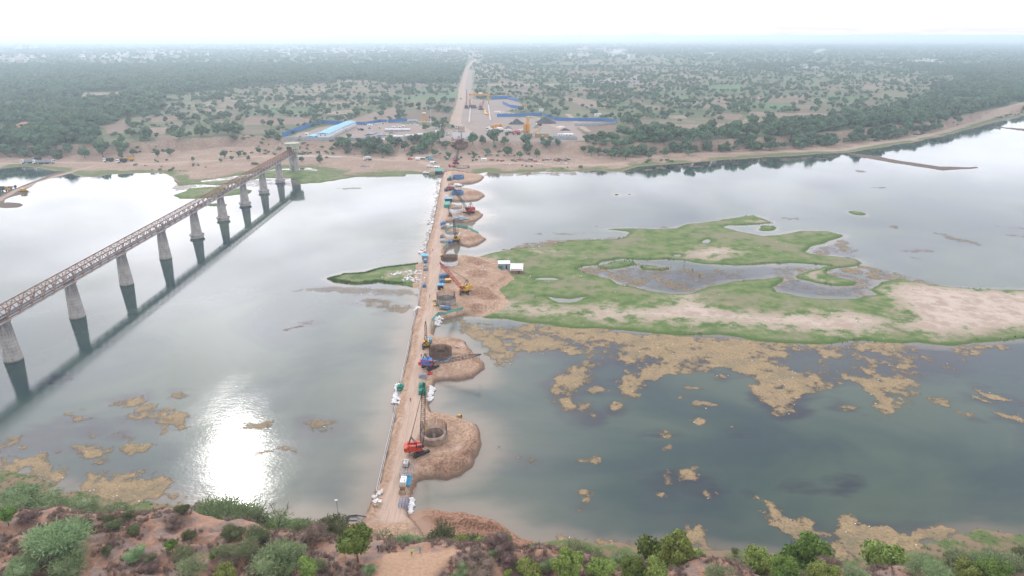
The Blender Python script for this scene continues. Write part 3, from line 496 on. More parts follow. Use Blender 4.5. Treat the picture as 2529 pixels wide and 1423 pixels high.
t.links.new(c, b.inputs['Base Color']); b.inputs['Roughness'].default_value = 0.95; b.inputs['Specular IOR Level'].default_value = 0.1
bp = N(t, 'ShaderNodeBump', i_Strength=1.0, i_Distance=0.4); t.links.new(n2, bp.inputs['Height']); t.links.new(bp.outputs[0], b.inputs['Normal'])
sub_mesh('near_bank', is_near, m, ['clear', 'spoil', 'hgt', 'cause', 'ntop'])

def fast_h(x, y):
    x = np.asarray(x, float); y = np.clip(np.asarray(y, float), Yr[0], Yr[-1]-1)
    i = np.clip(np.searchsorted(Yr, y)-1, 0, nr-2); fi = (y-Yr[i])/(Yr[i+1]-Yr[i])
    A = np.clip((x/(y*cp_+CAMZ*sp_)-aa[0])/(aa[1]-aa[0]), 0, nc-1.001); j = A.astype(int); fj = A-j; G = GH.reshape(nr, nc)
    return (G[i, j]*(1-fj)+G[i, j+1]*fj)*(1-fi) + (G[i+1, j]*(1-fj)+G[i+1, j+1]*fj)*fi
def gz(x, y): return float(fast_h([x], [y])[0])
def gp_many(pts):
    P = np.array(pts, float); a = (P[:,0]-1264.5)/FOC; k = (P[:,1]-711.5)/FOC
    dy, dz, dx = cp_-k*sp_, -(sp_+k*cp_), a; lo = (34.0-CAMZ)/dz; hi = (-0.2-CAMZ)/dz
    found = hi.copy(); done = np.zeros(len(P), bool); n = 150
    for i in range(n+1):
        t = lo + (hi-lo)*i/n; new = ((CAMZ + dz*t) <= np.maximum(fast_h(dx*t, dy*t), 0.0)) & ~done; found[new] = t[new]; done |= new
    a_ = np.maximum(found-(hi-lo)/n, lo); b_ = found
    for _ in range(9):
        m = (a_+b_)/2; below = (CAMZ+dz*m) <= np.maximum(fast_h(dx*m, dy*m), 0.0); b_ = np.where(below, m, b_); a_ = np.where(below, a_, m)
    return list(zip((dx*b_).tolist(), (dy*b_).tolist(), np.maximum(fast_h(dx*b_, dy*b_), 0).tolist()))
def gp(px, py): return gp_many([(px, py)])[0]
# ------------------------------------------------------------------ water
alg_s, alg_f = algae(fx, fy)
land_d = np.maximum.reduce([Z['cause'], Z['near'], Z['isle'], Z['spit'], Z['shore']])
caus_d = np.maximum(Z['cause'], np.maximum(Z['near']-14*(1-sstep(-80, -60, fx)*(1-sstep(0, 35, fx))), Z['spoil']))
bedn = fbm(fx, fy, 60, 4, 131)
m, t, b = newmat('river_water')
P = pos(t)
n1 = noise(t, 0.014, 4, 0.55, vec=P, dist=0.8); n2 = noise(t, 0.05, 4, 0.55, vec=P, sc=(0.5, 1.4, 1)); n3 = noise(t, 0.009, 3, 0.5, vec=P, sc=(0.6, 1.5, 1))
body = ramp(t, n1, [(0.30, (0.022, 0.040, 0.052)), (0.45, (0.027, 0.054, 0.054)), (0.60, (0.056, 0.086, 0.066))])
weed = math_(t, 'MULTIPLY', maprange(t, math_(t, 'ADD', attr(t, 'weed'), math_(t, 'MULTIPLY_ADD', n2, 44, -24)), -6, 3), maprange(t, n3, 0.3, 0.5, 0.35, 1.0))
body = mix(t, weed, body, (0.020, 0.027, 0.040))
tur = maprange(t, math_(t, 'ADD', attr(t, 'caus'), math_(t, 'MULTIPLY_ADD', n2, 16, -8)), -17, 1)
body = mix(t, math_(t, 'MULTIPLY', math_(t, 'MULTIPLY', tur, tur), 0.95), body, (0.34, 0.27, 0.205))
body = mix(t, maprange(t, math_(t, 'ADD', attr(t, 'caus'), math_(t, 'MULTIPLY_ADD', n2, 40, -20)), -40, 0, 0, 0.5), body, (0.125, 0.135, 0.105))
shal = maprange(t, math_(t, 'ADD', attr(t, 'land'), math_(t, 'MULTIPLY_ADD', n2, 12, -6)), -6, 0, 0, 0.55)
body = mix(t, shal, body, (0.20, 0.165, 0.13))
t.links.new(body, b.inputs['Base Color']); b.inputs['IOR'].default_value = 1.333; b.inputs['Specular IOR Level'].default_value = 0.5
wv2 = noise(t, 0.03, 3, 0.6, vec=P, sc=(1, 0.6, 1))
wind = maprange(t, noise(t, 0.011, 4, 0.6, vec=P, dist=1.0), 0.46, 0.60)
dist = N(t, 'ShaderNodeVectorMath', operation='LENGTH'); t.links.new(P, dist.inputs[0])
nearf = maprange(t, dist.outputs['Value'], 190, 420, 1, 0)
wv = math_(t, 'MULTIPLY', math_(t, 'MAXIMUM', nearf, math_(t, 'MULTIPLY', wind, 0.35)), 1.0)
t.links.new(math_(t, 'MULTIPLY_ADD', math_(t, 'MULTIPLY', wv, maprange(t, wv2, 0.35, 0.65, 0.5, 1.25)), 0.105, 0.04), b.inputs['Roughness'])
r1 = noise(t, 1.0, 3, 0.6, vec=P, sc=(0.8, 1.5, 1)); r2 = noise(t, 0.28, 2, 0.5, vec=P, sc=(0.7, 1.5, 1))
wv2 = noise(t, 0.03, 3, 0.6, vec=P, sc=(1, 0.6, 1))
rip = math_(t, 'ADD', r1, math_(t, 'MULTIPLY', r2, 1.2))
bp = N(t, 'ShaderNodeBump', i_Distance=0.024); t.links.new(rip, bp.inputs['Height']); t.links.new(math_(t, 'MULTIPLY_ADD', wv, 0.75, 0.05), bp.inputs['Strength']); t.links.new(bp.outputs[0], b.inputs['Normal'])
WATT = dict(weed=alg_s, caus=caus_d, land=land_d)
wmask = (GH[quads].min(1) < 0.1) & (qa['shore'] < 30)
sub_mesh('river_water', wmask, m, WATT, zoff=0.0)

# ------------------------------------------------------------------ floating algae mats: finer cells, kept where the scum is
apy = np.concatenate([np.arange(1430, 800, -2.3), np.arange(800, 385, -1.7)]); ak = (apy-711.5)/FOC
AYr = CAMZ*(cp_-ak*sp_)/(sp_+ak*cp_); a2 = np.arange(-0.80, 0.8601, 0.00135)
AY = np.repeat(AYr[:, None], len(a2), 1); AX = (AY*cp_ + CAMZ*sp_)*a2[None, :]
ax_, ay_ = AX.ravel(), AY.ravel()
s_, f_ = algae(ax_, ay_)
keepv = s_ > -3.0
hole = np.full(s_.shape, -9.0); xx, yy = ax_[keepv], ay_[keepv]
hole[keepv] = np.minimum(s_[keepv]*0.35, 0.75) + fbm(xx, yy, 8.0, 6, 121, 0.7)*1.35 + fbm(xx, yy, 1.8, 3, 123)*0.5 + fbm(xx, yy, 40, 3, 122)*0.7 - 0.10 - 0.30*f_[keepv]
hl = np.full(s_.shape, 5.0); hl[keepv] = height(xx, yy)
an, am = AX.shape; aq0 = (np.arange(an-1)[:, None]*am + np.arange(am-1)[None, :]).ravel()
aq = np.stack([aq0, aq0+1, aq0+am+1, aq0+am], 1)
km = (hole[aq].mean(1) > 0.02) & (hl[aq].min(1) < 0.02)
aq = aq[km]; used = np.unique(aq); rm = np.full(ax_.shape, -1); rm[used] = np.arange(len(used))
me = bpy.data.meshes.new('algae_mat'); me.vertices.add(len(used)); me.loops.add(aq.size); me.polygons.add(len(aq))
alg_z = 0.02 + 0.05*np.clip(hole[used], 0, 1) + 0.03*rng.random(len(used))
me.vertices.foreach_set('co', np.stack([ax_[used], ay_[used], alg_z], 1).astype(np.float32).ravel()); me.loops.foreach_set('vertex_index', rm[aq].ravel().astype(np.int32))
me.polygons.foreach_set('loop_start', np.arange(0, aq.size, 4, dtype=np.int32))
for nm, vals in (('hole', hole), ('faint', f_)):
    at = me.attributes.new(nm, 'FLOAT', 'POINT'); at.data.foreach_set('value', vals[used].astype(np.float32))
me.update(calc_edges=True)
m, t, b = newmat('algae_scum')
n1 = noise(t, 0.09, 5, 0.6); n2 = noise(t, 1.2, 5, 0.7)
c = ramp(t, n1, [(0.3, (0.22, 0.18, 0.09)), (0.45, (0.38, 0.275, 0.145)), (0.58, (0.29, 0.215, 0.125)), (0.7, (0.20, 0.195, 0.10))])
c = mix(t, maprange(t, n2, 0.38, 0.68, 0, 0.8), c, (0.13, 0.105, 0.075))
t.links.new(c, b.inputs['Base Color']); b.inputs['Roughness'].default_value = 0.85; b.inputs['Specular IOR Level'].default_value = 0.25
tr = N(t, 'ShaderNodeBsdfTransparent'); ms = N(t, 'ShaderNodeMixShader')
al = math_(t, 'MULTIPLY', maprange(t, math_(t, 'ADD', attr(t, 'hole'), math_(t, 'MULTIPLY_ADD', n2, 2.0, -1.0)), -0.05, 0.95), math_(t, 'SUBTRACT', 1.0, math_(t, 'MULTIPLY', attr(t, 'faint'), 0.5)), clamp=True)
t.links.new(al, ms.inputs[0]); t.links.new(tr.outputs[0], ms.inputs[1]); t.links.new(b.outputs[0], ms.inputs[2]); t.links.new(ms.outputs[0], t.nodes['Material Output'].inputs[0])
ALG_XY = (ax_[used], ay_[used], alg_z); me.materials.append(m); tag(link('algae_mat', me), 'tan floating algae and weed scum spread in ragged mats over the shallow water', kind='stuff')

# ------------------------------------------------------------------ haze
hz = MB().box((0, 32000-400, 61.0), (140000, 64000, 130.0)); m = bpy.data.materials.new('haze_air'); m.use_nodes = True; t = m.node_tree; t.nodes.clear()
pv = N(t, 'ShaderNodeVolumePrincipled', i_Density=0.00017); pv.inputs['Color'].default_value = (0.73, 0.885, 1.0, 1); pv.inputs['Anisotropy'].default_value = 0.5
om = N(t, 'ShaderNodeOutputMaterial'); t.links.new(pv.outputs[0], om.inputs['Volume'])
tag(hz.build('haze', m), 'pale summer haze over the river and plain', kind='stuff')
# ------------------------------------------------------------------ vegetation
def leafmat(name, col, col2, rnd=0.35, rough=0.65):
    m, t, b = newmat(name)
    g = N(t, 'ShaderNodeAttribute', attribute_name='tone').outputs['Fac']; oi = N(t, 'ShaderNodeObjectInfo')
    tc_ = N(t, 'ShaderNodeTexCoord'); nn = noise(t, 2.2, 3, 0.6, vec=tc_.outputs['Object'])
    c = mix(t, math_(t, 'ADD', math_(t, 'MULTIPLY', g, 0.7), math_(t, 'MULTIPLY_ADD', nn, 1.2, -0.35), clamp=True), col, col2)
    hs = N(t, 'ShaderNodeHueSaturation'); t.links.new(c, hs.inputs['Color'])
    t.links.new(math_(t, 'MULTIPLY_ADD', oi.outputs['Random'], rnd, 1-rnd/2), hs.inputs['Value'])
    t.links.new(math_(t, 'MULTIPLY_ADD', oi.outputs['Random'], 0.045, 0.478), hs.inputs['Hue'])
    t.links.new(hs.outputs[0], b.inputs['Base Color']); b.inputs['Roughness'].default_value = rough; b.inputs['Specular IOR Level'].default_value = 0.2
    tl = N(t, 'ShaderNodeBsdfTranslucent'); t.links.new(hs.outputs[0], tl.inputs[0]); ms = N(t, 'ShaderNodeMixShader', i_Fac=0.22)
    t.links.new(b.outputs[0], ms.inputs[1]); t.links.new(tl.outputs[0], ms.inputs[2]); t.links.new(ms.outputs[0], t.nodes['Material Output'].inputs[0])
    return m
LM = dict(neem=leafmat('leaf_neem', (0.075, 0.135, 0.025), (0.20, 0.29, 0.06)), lime=leafmat('leaf_lime', (0.14, 0.195, 0.04), (0.29, 0.355, 0.09)), prosopis=leafmat('leaf_prosopis', (0.14, 0.195, 0.085), (0.30, 0.385, 0.19)),
          olive=leafmat('leaf_olive', (0.09, 0.11, 0.05), (0.20, 0.22, 0.10)), pale=leafmat('leaf_pale', (0.17, 0.21, 0.10), (0.33, 0.37, 0.20)), dry=leafmat('leaf_dry', (0.15, 0.105, 0.085), (0.31, 0.225, 0.185)),
          far=leafmat('leaf_far', (0.055, 0.105, 0.06), (0.165, 0.235, 0.125), 0.5), reed=leafmat('leaf_reed', (0.06, 0.12, 0.035), (0.14, 0.23, 0.07)), rust=leafmat('leaf_rust', (0.25, 0.13, 0.06), (0.34, 0.2, 0.1)))
bark = mat('bark', (0.16, 0.12, 0.09), 0.9, 0.2, 3.0)
def crown(name, mt, seed, hr=0.8, nl=9, n=3200, ls=0.03, blade=1.0, core=True, lift=0.0, spread=0.30, wisp=0.0):
    """leaf mesh of a crown one metre wide whose bottom is at height lift"""
    r = np.random.default_rng(seed)
    C = []; 
    for i in range(nl):
        a = 2*math.pi*i/nl + r.uniform(-.4, .4); d = r.uniform(0.05, 0.33) if i else 0
        C.append((d*math.cos(a), d*math.sin(a), lift + hr*r.uniform(0.28, 0.78) , r.uniform(0.7, 1.15)*spread*0.62))
    C = np.array(C); ci = r.integers(0, nl, n); u = r.normal(size=(n, 3)); u /= np.linalg.norm(u, axis=1)[:, None]
    u[:, 2] = np.abs(u[:, 2])*np.where(r.random(n) < 0.8, 1, -1)
    rad = C[ci, 3]*(0.62 + 0.5*r.random(n)**0.7 + wisp*r.random(n)**3); cl = r.normal(size=(n, 3))*0.012
    P = C[ci, :3] + u*rad[:, None]*np.array([1, 1, min(hr, 1.0)*1.0]) + cl
    P[:, 2] = np.maximum(P[:, 2], lift*0.6 + 0.01)
    nrm = u + r.normal(size=(n, 3))*0.55; nrm /= np.linalg.norm(nrm, axis=1)[:, None]
    t1 = np.cross(nrm, r.normal(size=(n, 3))); t1 /= np.linalg.norm(t1, axis=1)[:, None]; t2 = np.cross(nrm, t1)
    if blade > 1: t1 = u*0.75 + r.normal(size=(n, 3))*0.35; t1 /= np.linalg.norm(t1, axis=1)[:, None]; t2 = np.cross(t1, r.normal(size=(n, 3))); t2 /= np.linalg.norm(t2, axis=1)[:, None]
    s = ls*(0.6 + 0.8*r.random(n))[:, None]; A, B = t1*s*blade, t2*s/ (blade if blade > 1 else 1)
    V = np.stack([P-A-B*0.6, P+A*0.2-B, P+A+B*0.6, P-A*0.2+B], 1).reshape(-1, 3)
    F = np.arange(4*n).reshape(-1, 4); tone = np.repeat(np.clip(0.5 + 0.35*r.normal(size=n)*0.6 + 0.5*(r.random(nl)[ci]-0.5), 0, 1), 4)
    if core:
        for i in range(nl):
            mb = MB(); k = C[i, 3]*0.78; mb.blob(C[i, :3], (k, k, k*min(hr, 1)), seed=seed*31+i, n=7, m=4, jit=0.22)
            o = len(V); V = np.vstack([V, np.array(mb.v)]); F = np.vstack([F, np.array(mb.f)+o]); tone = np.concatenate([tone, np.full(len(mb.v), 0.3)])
    me = bpy.data.meshes.new(name); me.vertices.add(len(V)); me.loops.add(F.size); me.polygons.add(len(F))
    me.vertices.foreach_set('co', V.astype(np.float32).ravel()); me.loops.foreach_set('vertex_index', F.astype(np.int32).ravel()); me.polygons.foreach_set('loop_start', np.arange(0, F.size, 4, dtype=np.int32))
    at = me.attributes.new('tone', 'FLOAT', 'POINT'); at.data.foreach_set('value', tone.astype(np.float32)); me.materials.append(mt); me.update(calc_edges=True); return me
def trunk_mesh(name, seed, hr, limbs=6, mt=None, top=0.5, r0=0.022, wide=0.3):
    r = random.Random(seed); mb = MB(); p = Vector((0, 0, -0.05)); q = Vector((r.uniform(-.03, .03), r.uniform(-.03, .03), hr*0.32)); mb.bar(p, q, r0, 6, r2=r0*0.75)
    for i in range(limbs):
        a = 2*math.pi*i/limbs + r.uniform(-.4, .4); e = q + Vector((math.cos(a)*wide*r.uniform(.35, .7), math.sin(a)*wide*r.uniform(.35, .7), hr*r.uniform(0.18, 0.34))); mb.bar(q, e, r0*0.55, 5, r2=r0*0.3)
        for j in range(3):
            a2_ = a + r.uniform(-.9, .9); f = e + Vector((math.cos(a2_)*wide*r.uniform(.2, .5), math.sin(a2_)*wide*r.uniform(.2, .5), hr*r.uniform(0.08, 0.26))); mb.bar(e, f, r0*0.28, 4, r2=r0*0.08)
    return mb.mesh(name, mt or bark)
KIND = {}
def kinddef(k, mt, hr, lift, var=3, **kw):
    KIND[k] = [(crown('crown', LM[mt], 100+17*i+len(k)*7, hr=hr, lift=lift, **kw), trunk_mesh('trunk', 200+i+len(k), hr+lift)) for i in range(var)] , hr+lift
kinddef('neem', 'neem', 0.75, 0.16, 3, n=4200, ls=0.021, nl=13, spread=0.34)
kinddef('lime', 'lime', 0.78, 0.08, 3, n=3600, ls=0.023, nl=12, spread=0.34)
kinddef('prosopis', 'prosopis', 0.50, 0.03, 3, n=5200, ls=0.017, blade=2.4, nl=12, spread=0.38, wisp=0.55)
kinddef('pale', 'pale', 0.55, 0.04, 2, n=3600, ls=0.016, blade=2.4, nl=9, spread=0.36, wisp=0.6, core=False)
kinddef('olive', 'olive', 0.62, 0.03, 2, n=4200, ls=0.018, blade=1.9, nl=10, spread=0.38, wisp=0.35)
kinddef('dry', 'dry', 0.45, 0.0, 3, n=2600, ls=0.017, blade=2.6, nl=8, spread=0.36, wisp=0.5)
NAMEK = dict(neem='neem_tree', lime='leafy_tree', prosopis='prosopis_bush', pale='thorn_bush', olive='olive_shrub', dry='dry_shrub')
CATK = dict(neem='tree', lime='tree', prosopis='bush', pale='bush', olive='shrub', dry='shrub')
cnt = 0
def plant(kind, px, py, wpx, label, z=None, sc=1.0, group=None, hs=1.0):
    """a near plant whose foot is seen (or hidden behind the brow) at a photo pixel"""
    global cnt; cnt += 1
    if z is None: x, y, gz_ = PLP[(px, py)]
    else: x, y = plane_pt(px, py, z); gz_ = max(gz(x, y), 0)
    W = wpx*mpp(x, y, gz_)*sc; (cm, tm) = KIND[kind][0][cnt % len(KIND[kind][0])]
    e = empty(NAMEK[kind], (x, y, gz_-0.1), label, CATK[kind], rz=random.uniform(0, 6.28), group=group)
    c = link('crown', cm, e); c.scale = (W, W, W*hs); t_ = link('trunk', tm, e); t_.scale = (W, W, W*hs); return e
PL = [('lime',1480,1440,80,'yellow-green crown just inside the lower edge left of centre-right'), ('neem',1560,1445,80,'green crown at the lower edge under the shoreline gap'), ('lime',1620,1448,80,'pale yellow-green crown at the lower edge left of the broad dark tree'), ('pale',1765,1442,84,'pale thorn crown at the lower edge on the spur'), ('neem',1930,1450,90,'green crown at the lower edge under the lower right group'), ('lime',2025,1446,80,'yellow-green crown at the lower edge right of the lower right group'), ('pale',2105,1448,80,'pale crown at the lower edge between two big trees'), ('prosopis',2310,1440,84,'blue-green crown at the lower edge under the meadow'), ('neem',2440,1446,84,'green crown at the lower edge near the right corner'), ('lime',1310,1446,80,'yellow-green crown at the lower edge below the gullies'), ('lime',560,1440,70,'yellow-green shrub at the lower edge left of the dome-shaped bush'), ('prosopis',60,1420,90,'grey-green bush in the lower left corner'), ('neem',22,1298,56,'round bright green tree on the left edge of the brown hill'), ('prosopis',150,1372,150,'wide feathery grey-green bush, largest on the left hill'), ('prosopis',172,1418,105,'feathery light green bush cut by the lower frame edge below the largest bush'),
 ('prosopis',335,1382,52,'small blue-green bush alone on brown slope right of the widest bush'), ('neem',427,1362,40,'small bright green bush standing alone on the reddish slope'), ('neem',531,1382,32,'smallest bright green bush beside a purple dry patch'),
 ('pale',456,1385,58,'straw-coloured thorn bush with bare twigs on the left slope'), ('pale',470,1422,80,'pale green thorn bush at the bottom edge below the straw-coloured one'), ('prosopis',688,1412,135,'large dome-shaped blue-green bush on the slope'), ('pale',735,1385,70,'light green thorn bush touching the dome-shaped bush'), ('pale',612,1378,70,'grey-green wispy bush behind the dome-shaped bush'), ('pale',560,1380,60,'grey twiggy bush between the bright green bush and the wispy one'),
 ('neem',885,1388,112,'big rounded green tree beside the sandy clearing'), ('pale',788,1408,52,'slim pale bush left of the rounded tree'), ('lime',765,1425,60,'yellow-green shrub cut by the frame below the slim pale bush'), ('prosopis',913,1412,34,'spiky blue-green agave-like shrub at the clearing corner'),
 ('olive',270,1290,36,'dark olive shrub nearest the lagoon on the hilltop'), ('olive',318,1284,34,'brownish olive shrub on the brow of the left hill'), ('olive',285,1308,44,'olive shrub under the two on the brow'), ('olive',330,1318,34,'yellowish shrub on the path bend'), ('olive',452,1268,40,'tufted olive shrub at the hill crest beside the glint'), ('olive',205,1262,30,'thin olive shrub at the far brow'), ('olive',215,1300,34,'low olive shrub over the largest feathery bush'), ('dry',435,1300,50,'brown dry shrub on the crest path'), ('olive',265,1368,30,'small mixed shrub right of the widest bush'), ('olive',375,1390,34,'brown-green shrub below the lone blue-green bush'), ('dry',375,1410,60,'purple-brown dry bush in the middle of the slope'), ('olive',468,1330,34,'small grey-green shrub above the bright bush'), ('dry',70,1290,60,'purple-brown dry bush beside the round left-edge tree'),
 ('olive',580,1330,60,'dark brown-green shrub at the cliff corner'), ('olive',640,1338,62,'dark olive shrub at the foot of the bare tree'), ('dry',690,1345,50,'dry brown shrub under the bare tree'), ('dry',560,1400,60,'dry shrub below the twiggy bush'), ('dry',780,1330,80,'dry brown bush at the cliff edge behind the path'),
 ('dry',490,1258,34,'purple leafless shrub at the water edge by the glint'),
 ('dry',1230,1352,80,'purple-brown dry mat shrub on the ridge over the red spoil'), ('prosopis',1218,1372,26,'small bright shrub on the eroded ridge'), ('dry',1180,1385,60,'dry purple tussock beside the sandy clearing'), ('dry',1190,1422,90,'dark dry bush at the lower edge right of the clearing'), ('prosopis',1150,1418,44,'blue-grey bush at the lower edge right of the clearing'), ('dry',1260,1398,60,'dry tussock on the gullied slope'), ('dry',1330,1405,60,'dry tussock left of the pale bushes'), ('prosopis',1352,1405,40,'blue-green small bush in a gully'),
 ('lime',1396,1432,96,'yellow-green tree cut by the lower edge in the centre'), ('prosopis',1395,1400,60,'grey-green bush behind the yellow-green cut tree'), ('dry',1480,1420,70,'grey-brown twiggy bush between yellow-green trees'), ('dry',1580,1425,80,'grey leafless bush under the dark green tree'),
 ('olive',1290,1410,50,'small olive bush in the gullies'), ('lime',1255,1428,30,'tiny green bush at the lower edge in the gullies'), ('prosopis',1130,1440,40,'blue-green bush below the clearing edge'), ('dry',1960,1440,60,'dry tussock at the lower edge'), ('pale',2260,1420,70,'pale thorn bush at the lower right edge'), ('lime',2380,1432,76,'yellow-green rounded shrub by the lower right meadow'), ('pale',2500,1420,90,'pale green bush in the lower right corner'), ('olive',2525,1392,60,'dark olive shrub at the right frame edge')]
PLZ = [('prosopis',45,1256,130,2,'grey-green thicket bush nearest the left frame edge'), ('prosopis',125,1268,120,2,'grey-green thicket bush behind the hill on the left'), ('prosopis',205,1280,120,3,'light green thicket bush under the algae mat'), ('prosopis',280,1286,120,3,'thicket bush in the middle of the green belt'), ('prosopis',350,1293,110,3,'thicket bush near the end of the green belt'), ('pale',420,1298,90,3,'pale thicket bush close to the sun glint'),
 ('prosopis',545,1300,110,4,'grey-green bush at the shore right of the glint'), ('prosopis',610,1312,120,5,'grey-green bush behind the dark cliff shrub'), ('prosopis',675,1322,100,6,'grey-green bush behind the bare tree'), ('prosopis',740,1335,100,7,'dense feathery bush between bare tree and olive tree'), ('olive',805,1325,100,6,'olive-yellow bush beside the blue fence posts'), ('neem',655,1345,60,12,'bright green tree right behind the dark cliff shrub'), ('lime',715,1345,50,12,'lime bush at the bare tree'), ('olive',750,1352,60,16,'dark bush on the cliff behind the path'),
 ('pale',950,1345,80,8,'grey-green tree at the foot of the cliff on the causeway mouth, left one'), ('prosopis',1015,1348,88,8,'grey-green tree at the foot of the cliff, right of its twin'), ('lime',1042,1352,40,10,'small yellow-green tree right of the grey-green pair'), ('olive',1105,1348,90,6,'dark grey-olive bush on the red spoil bank, left'), ('olive',1150,1350,84,7,'dark grey-olive bush on the red spoil bank, right'), ('prosopis',1190,1352,60,9,'pale bush behind the ridge by the spoil bank'), ('lime',1130,1358,60,14,'low lime bush under the dark olive pair'), ('lime',1246,1342,34,3,'small yellow-green tree alone beside the spoil bank'), ('lime',1200,1362,60,14,'low lime bush right under the spoil bank'),
 ('neem',1322,1362,82,13,'tall bright green tree rising over the eroded ridge'), ('pale',1420,1380,90,5,'pale green bush at the shore, left of a blue-green one'), ('prosopis',1480,1385,70,6,'blue-green bush by the shore'), ('prosopis',1555,1385,60,5,'grey bush behind the yellow-green tree'), ('lime',1530,1412,66,14,'round yellow-green tree at the shore'), ('neem',1635,1405,102,10,'broad dark green tree at the shore'), ('lime',1700,1412,90,12,'yellow-green tree leaning on the broad dark one'), ('lime',1672,1428,80,18,'yellow-green crown in front of the broad dark tree'),
 ('neem',1830,1398,66,10,'green tree left of the lower right group'), ('neem',1885,1412,66,12,'green tree in the middle of the lower right group'), ('neem',1978,1405,104,8,'largest dark green tree of the lower right group'), ('lime',1865,1440,70,18,'yellow-green crown at the frame edge in the lower right group'), ('pale',1965,1432,84,16,'pale feathery bush in front of the largest lower right tree'), ('prosopis',2072,1392,40,6,'small blue-green bush between two big trees'), ('dry',2120,1410,70,14,'purple-brown bush left of the pointed yellow-green tree'), ('lime',2192,1410,98,8,'pointed yellow-green tree over the algae bay'), ('pale',2170,1430,60,16,'pale bush under the pointed tree'), ('pale',2365,1400,70,3,'pale thorn bush on the right meadow'), ('prosopis',2270,1395,60,4,'blue-green bush beside the right meadow'), ('prosopis',2440,1405,80,4,'blue-green bush on the right meadow'), ('pale',1815,1360,22,2,'tiny pale bush at the shore'), ('dry',2050,1425,60,20,'dry bush under the small blue-green one'), ('dry',1745,1400,60,18,'dry grey bush on the spur right of the yellow-green trees'), ('dry',1790,1395,50,18,'purple dry bush on the spur')]
PLP = dict(zip([(a[1], a[2]) for a in PL], gp_many([(a[1], a[2]) for a in PL])))
for k, px, py, wp, lb in PL: plant(k, px, py, wp, lb)
for k, px, py, wp, z_, lb in PLZ: plant(k, px, py, wp, lb, z=z_, sc=(0.95 if px < 500 else 1.15 if k not in ('neem', 'lime') else 1.3), hs=(0.7 if px < 500 else 1.35))
# the leafless tree
x, y = plane_pt(697, 1345, 16); z0 = gz(x, y); bt = empty('bare_tree', (x, y, z0-0.2), 'dark leafless tree with forked branches over the shore bushes', 'tree')
r_ = random.Random(5); mb = MB(); mb2 = MB(); H_ = (up_z(x, y, 1258)-z0)
def limb(p, d, L, r, depth):
    e = p + d*L; (mb if depth == 0 else mb2).bar(p, e, r, 6, r2=r*0.7)
    if depth < 4:
        for i in range(2 + (depth > 0)): 
            dd = (d + Vector((r_.uniform(-.75, .75), r_.uniform(-.5, .5), r_.uniform(-.05, .4)))).normalized(); limb(e, dd, L*r_.uniform(.6, .85), r*0.62, depth+1)
limb(Vector((0, 0, 0)), Vector((-.12, 0, 1)).normalized(), H_*0.34, 0.16, 0)
dm = mat('dead_wood', (0.09, 0.075, 0.07), 0.9); mb.build('trunk', dm, bt); mb2.build('branches', dm, bt)

# ---- instanced ground cover: geometry nodes on point clouds
SRC = {}
def source(key, meshes):
    c = bpy.data.collections.new('sources_'+key)
    for i, me in enumerate(meshes):
        o = bpy.data.objects.new('%s_source_%02d' % (key, i), me); c.objects.link(o)
    SRC[key] = c; return c
def scatter(name, key, P, S, label, rot=None, hs=None, seed=3):
    P = np.asarray(P, np.float32); n = len(P); me = bpy.data.meshes.new(name); me.vertices.add(n); me.vertices.foreach_set('co', P.ravel())
    r = np.random.default_rng(seed); nv = len(SRC[key].objects)
    S = np.asarray(S, np.float32); S3 = np.stack([S*(0.8+0.5*r.random(n)), S*(0.85+0.35*r.random(n)), S*(hs if hs is not None else 1)], 1).astype(np.float32)
    a = me.attributes.new('scl', 'FLOAT_VECTOR', 'POINT'); a.data.foreach_set('vector', S3.ravel())
    a = me.attributes.new('rot', 'FLOAT_VECTOR', 'POINT'); a.data.foreach_set('vector', np.stack([np.zeros(n), np.zeros(n), r.random(n)*6.28], 1).astype(np.float32).ravel())
    a = me.attributes.new('pick', 'INT', 'POINT'); a.data.foreach_set('value', r.integers(0, nv, n).astype(np.int32))
    o = link(name, me); tag(o, label, kind='stuff')
    g = bpy.data.node_groups.new('scatter_'+name, 'GeometryNodeTree'); g.interface.new_socket('Geometry', in_out='INPUT', socket_type='NodeSocketGeometry'); g.interface.new_socket('Geometry', in_out='OUTPUT', socket_type='NodeSocketGeometry')
    gi, go = g.nodes.new('NodeGroupInput'), g.nodes.new('NodeGroupOutput'); ip = g.nodes.new('GeometryNodeInstanceOnPoints'); ci = g.nodes.new('GeometryNodeCollectionInfo')
    ci.inputs['Collection'].default_value = SRC[key]; ci.inputs['Separate Children'].default_value = True; ci.inputs['Reset Children'].default_value = True
    def na(nm, ty): q = g.nodes.new('GeometryNodeInputNamedAttribute'); q.data_type = ty; q.inputs['Name'].default_value = nm; return q.outputs[0]
    g.links.new(gi.outputs[0], ip.inputs['Points']); g.links.new(ci.outputs[0], ip.inputs['Instance']); ip.inputs['Pick Instance'].default_value = True
    g.links.new(na('pick', 'INT'), ip.inputs['Instance Index']); g.links.new(na('scl', 'FLOAT_VECTOR'), ip.inputs['Scale'])
    er = g.nodes.new('FunctionNodeEulerToRotation'); g.links.new(na('rot', 'FLOAT_VECTOR'), er.inputs[0]); g.links.new(er.outputs[0], ip.inputs['Rotation'])
    g.links.new(ip.outputs[0], go.inputs[0]); md = o.modifiers.new('scatter', 'NODES'); md.node_group = g; return o
def far_mesh(i, mt='far', n=230, ls=0.07, hr=None):
    hr = hr or (0.6 + 0.12*(i % 4)); c = crown('far_tree', LM[mt], 900+i, hr=hr, lift=0.12, n=n, ls=ls, nl=6, spread=0.40)
    V = [tuple(v.co) for v in c.vertices]; return c
far_meshes = [far_mesh(i) for i in range(7)]
far_trunks = [trunk_mesh('trunk', 400+i, 0.8, limbs=4, r0=0.03) for i in range(2)]
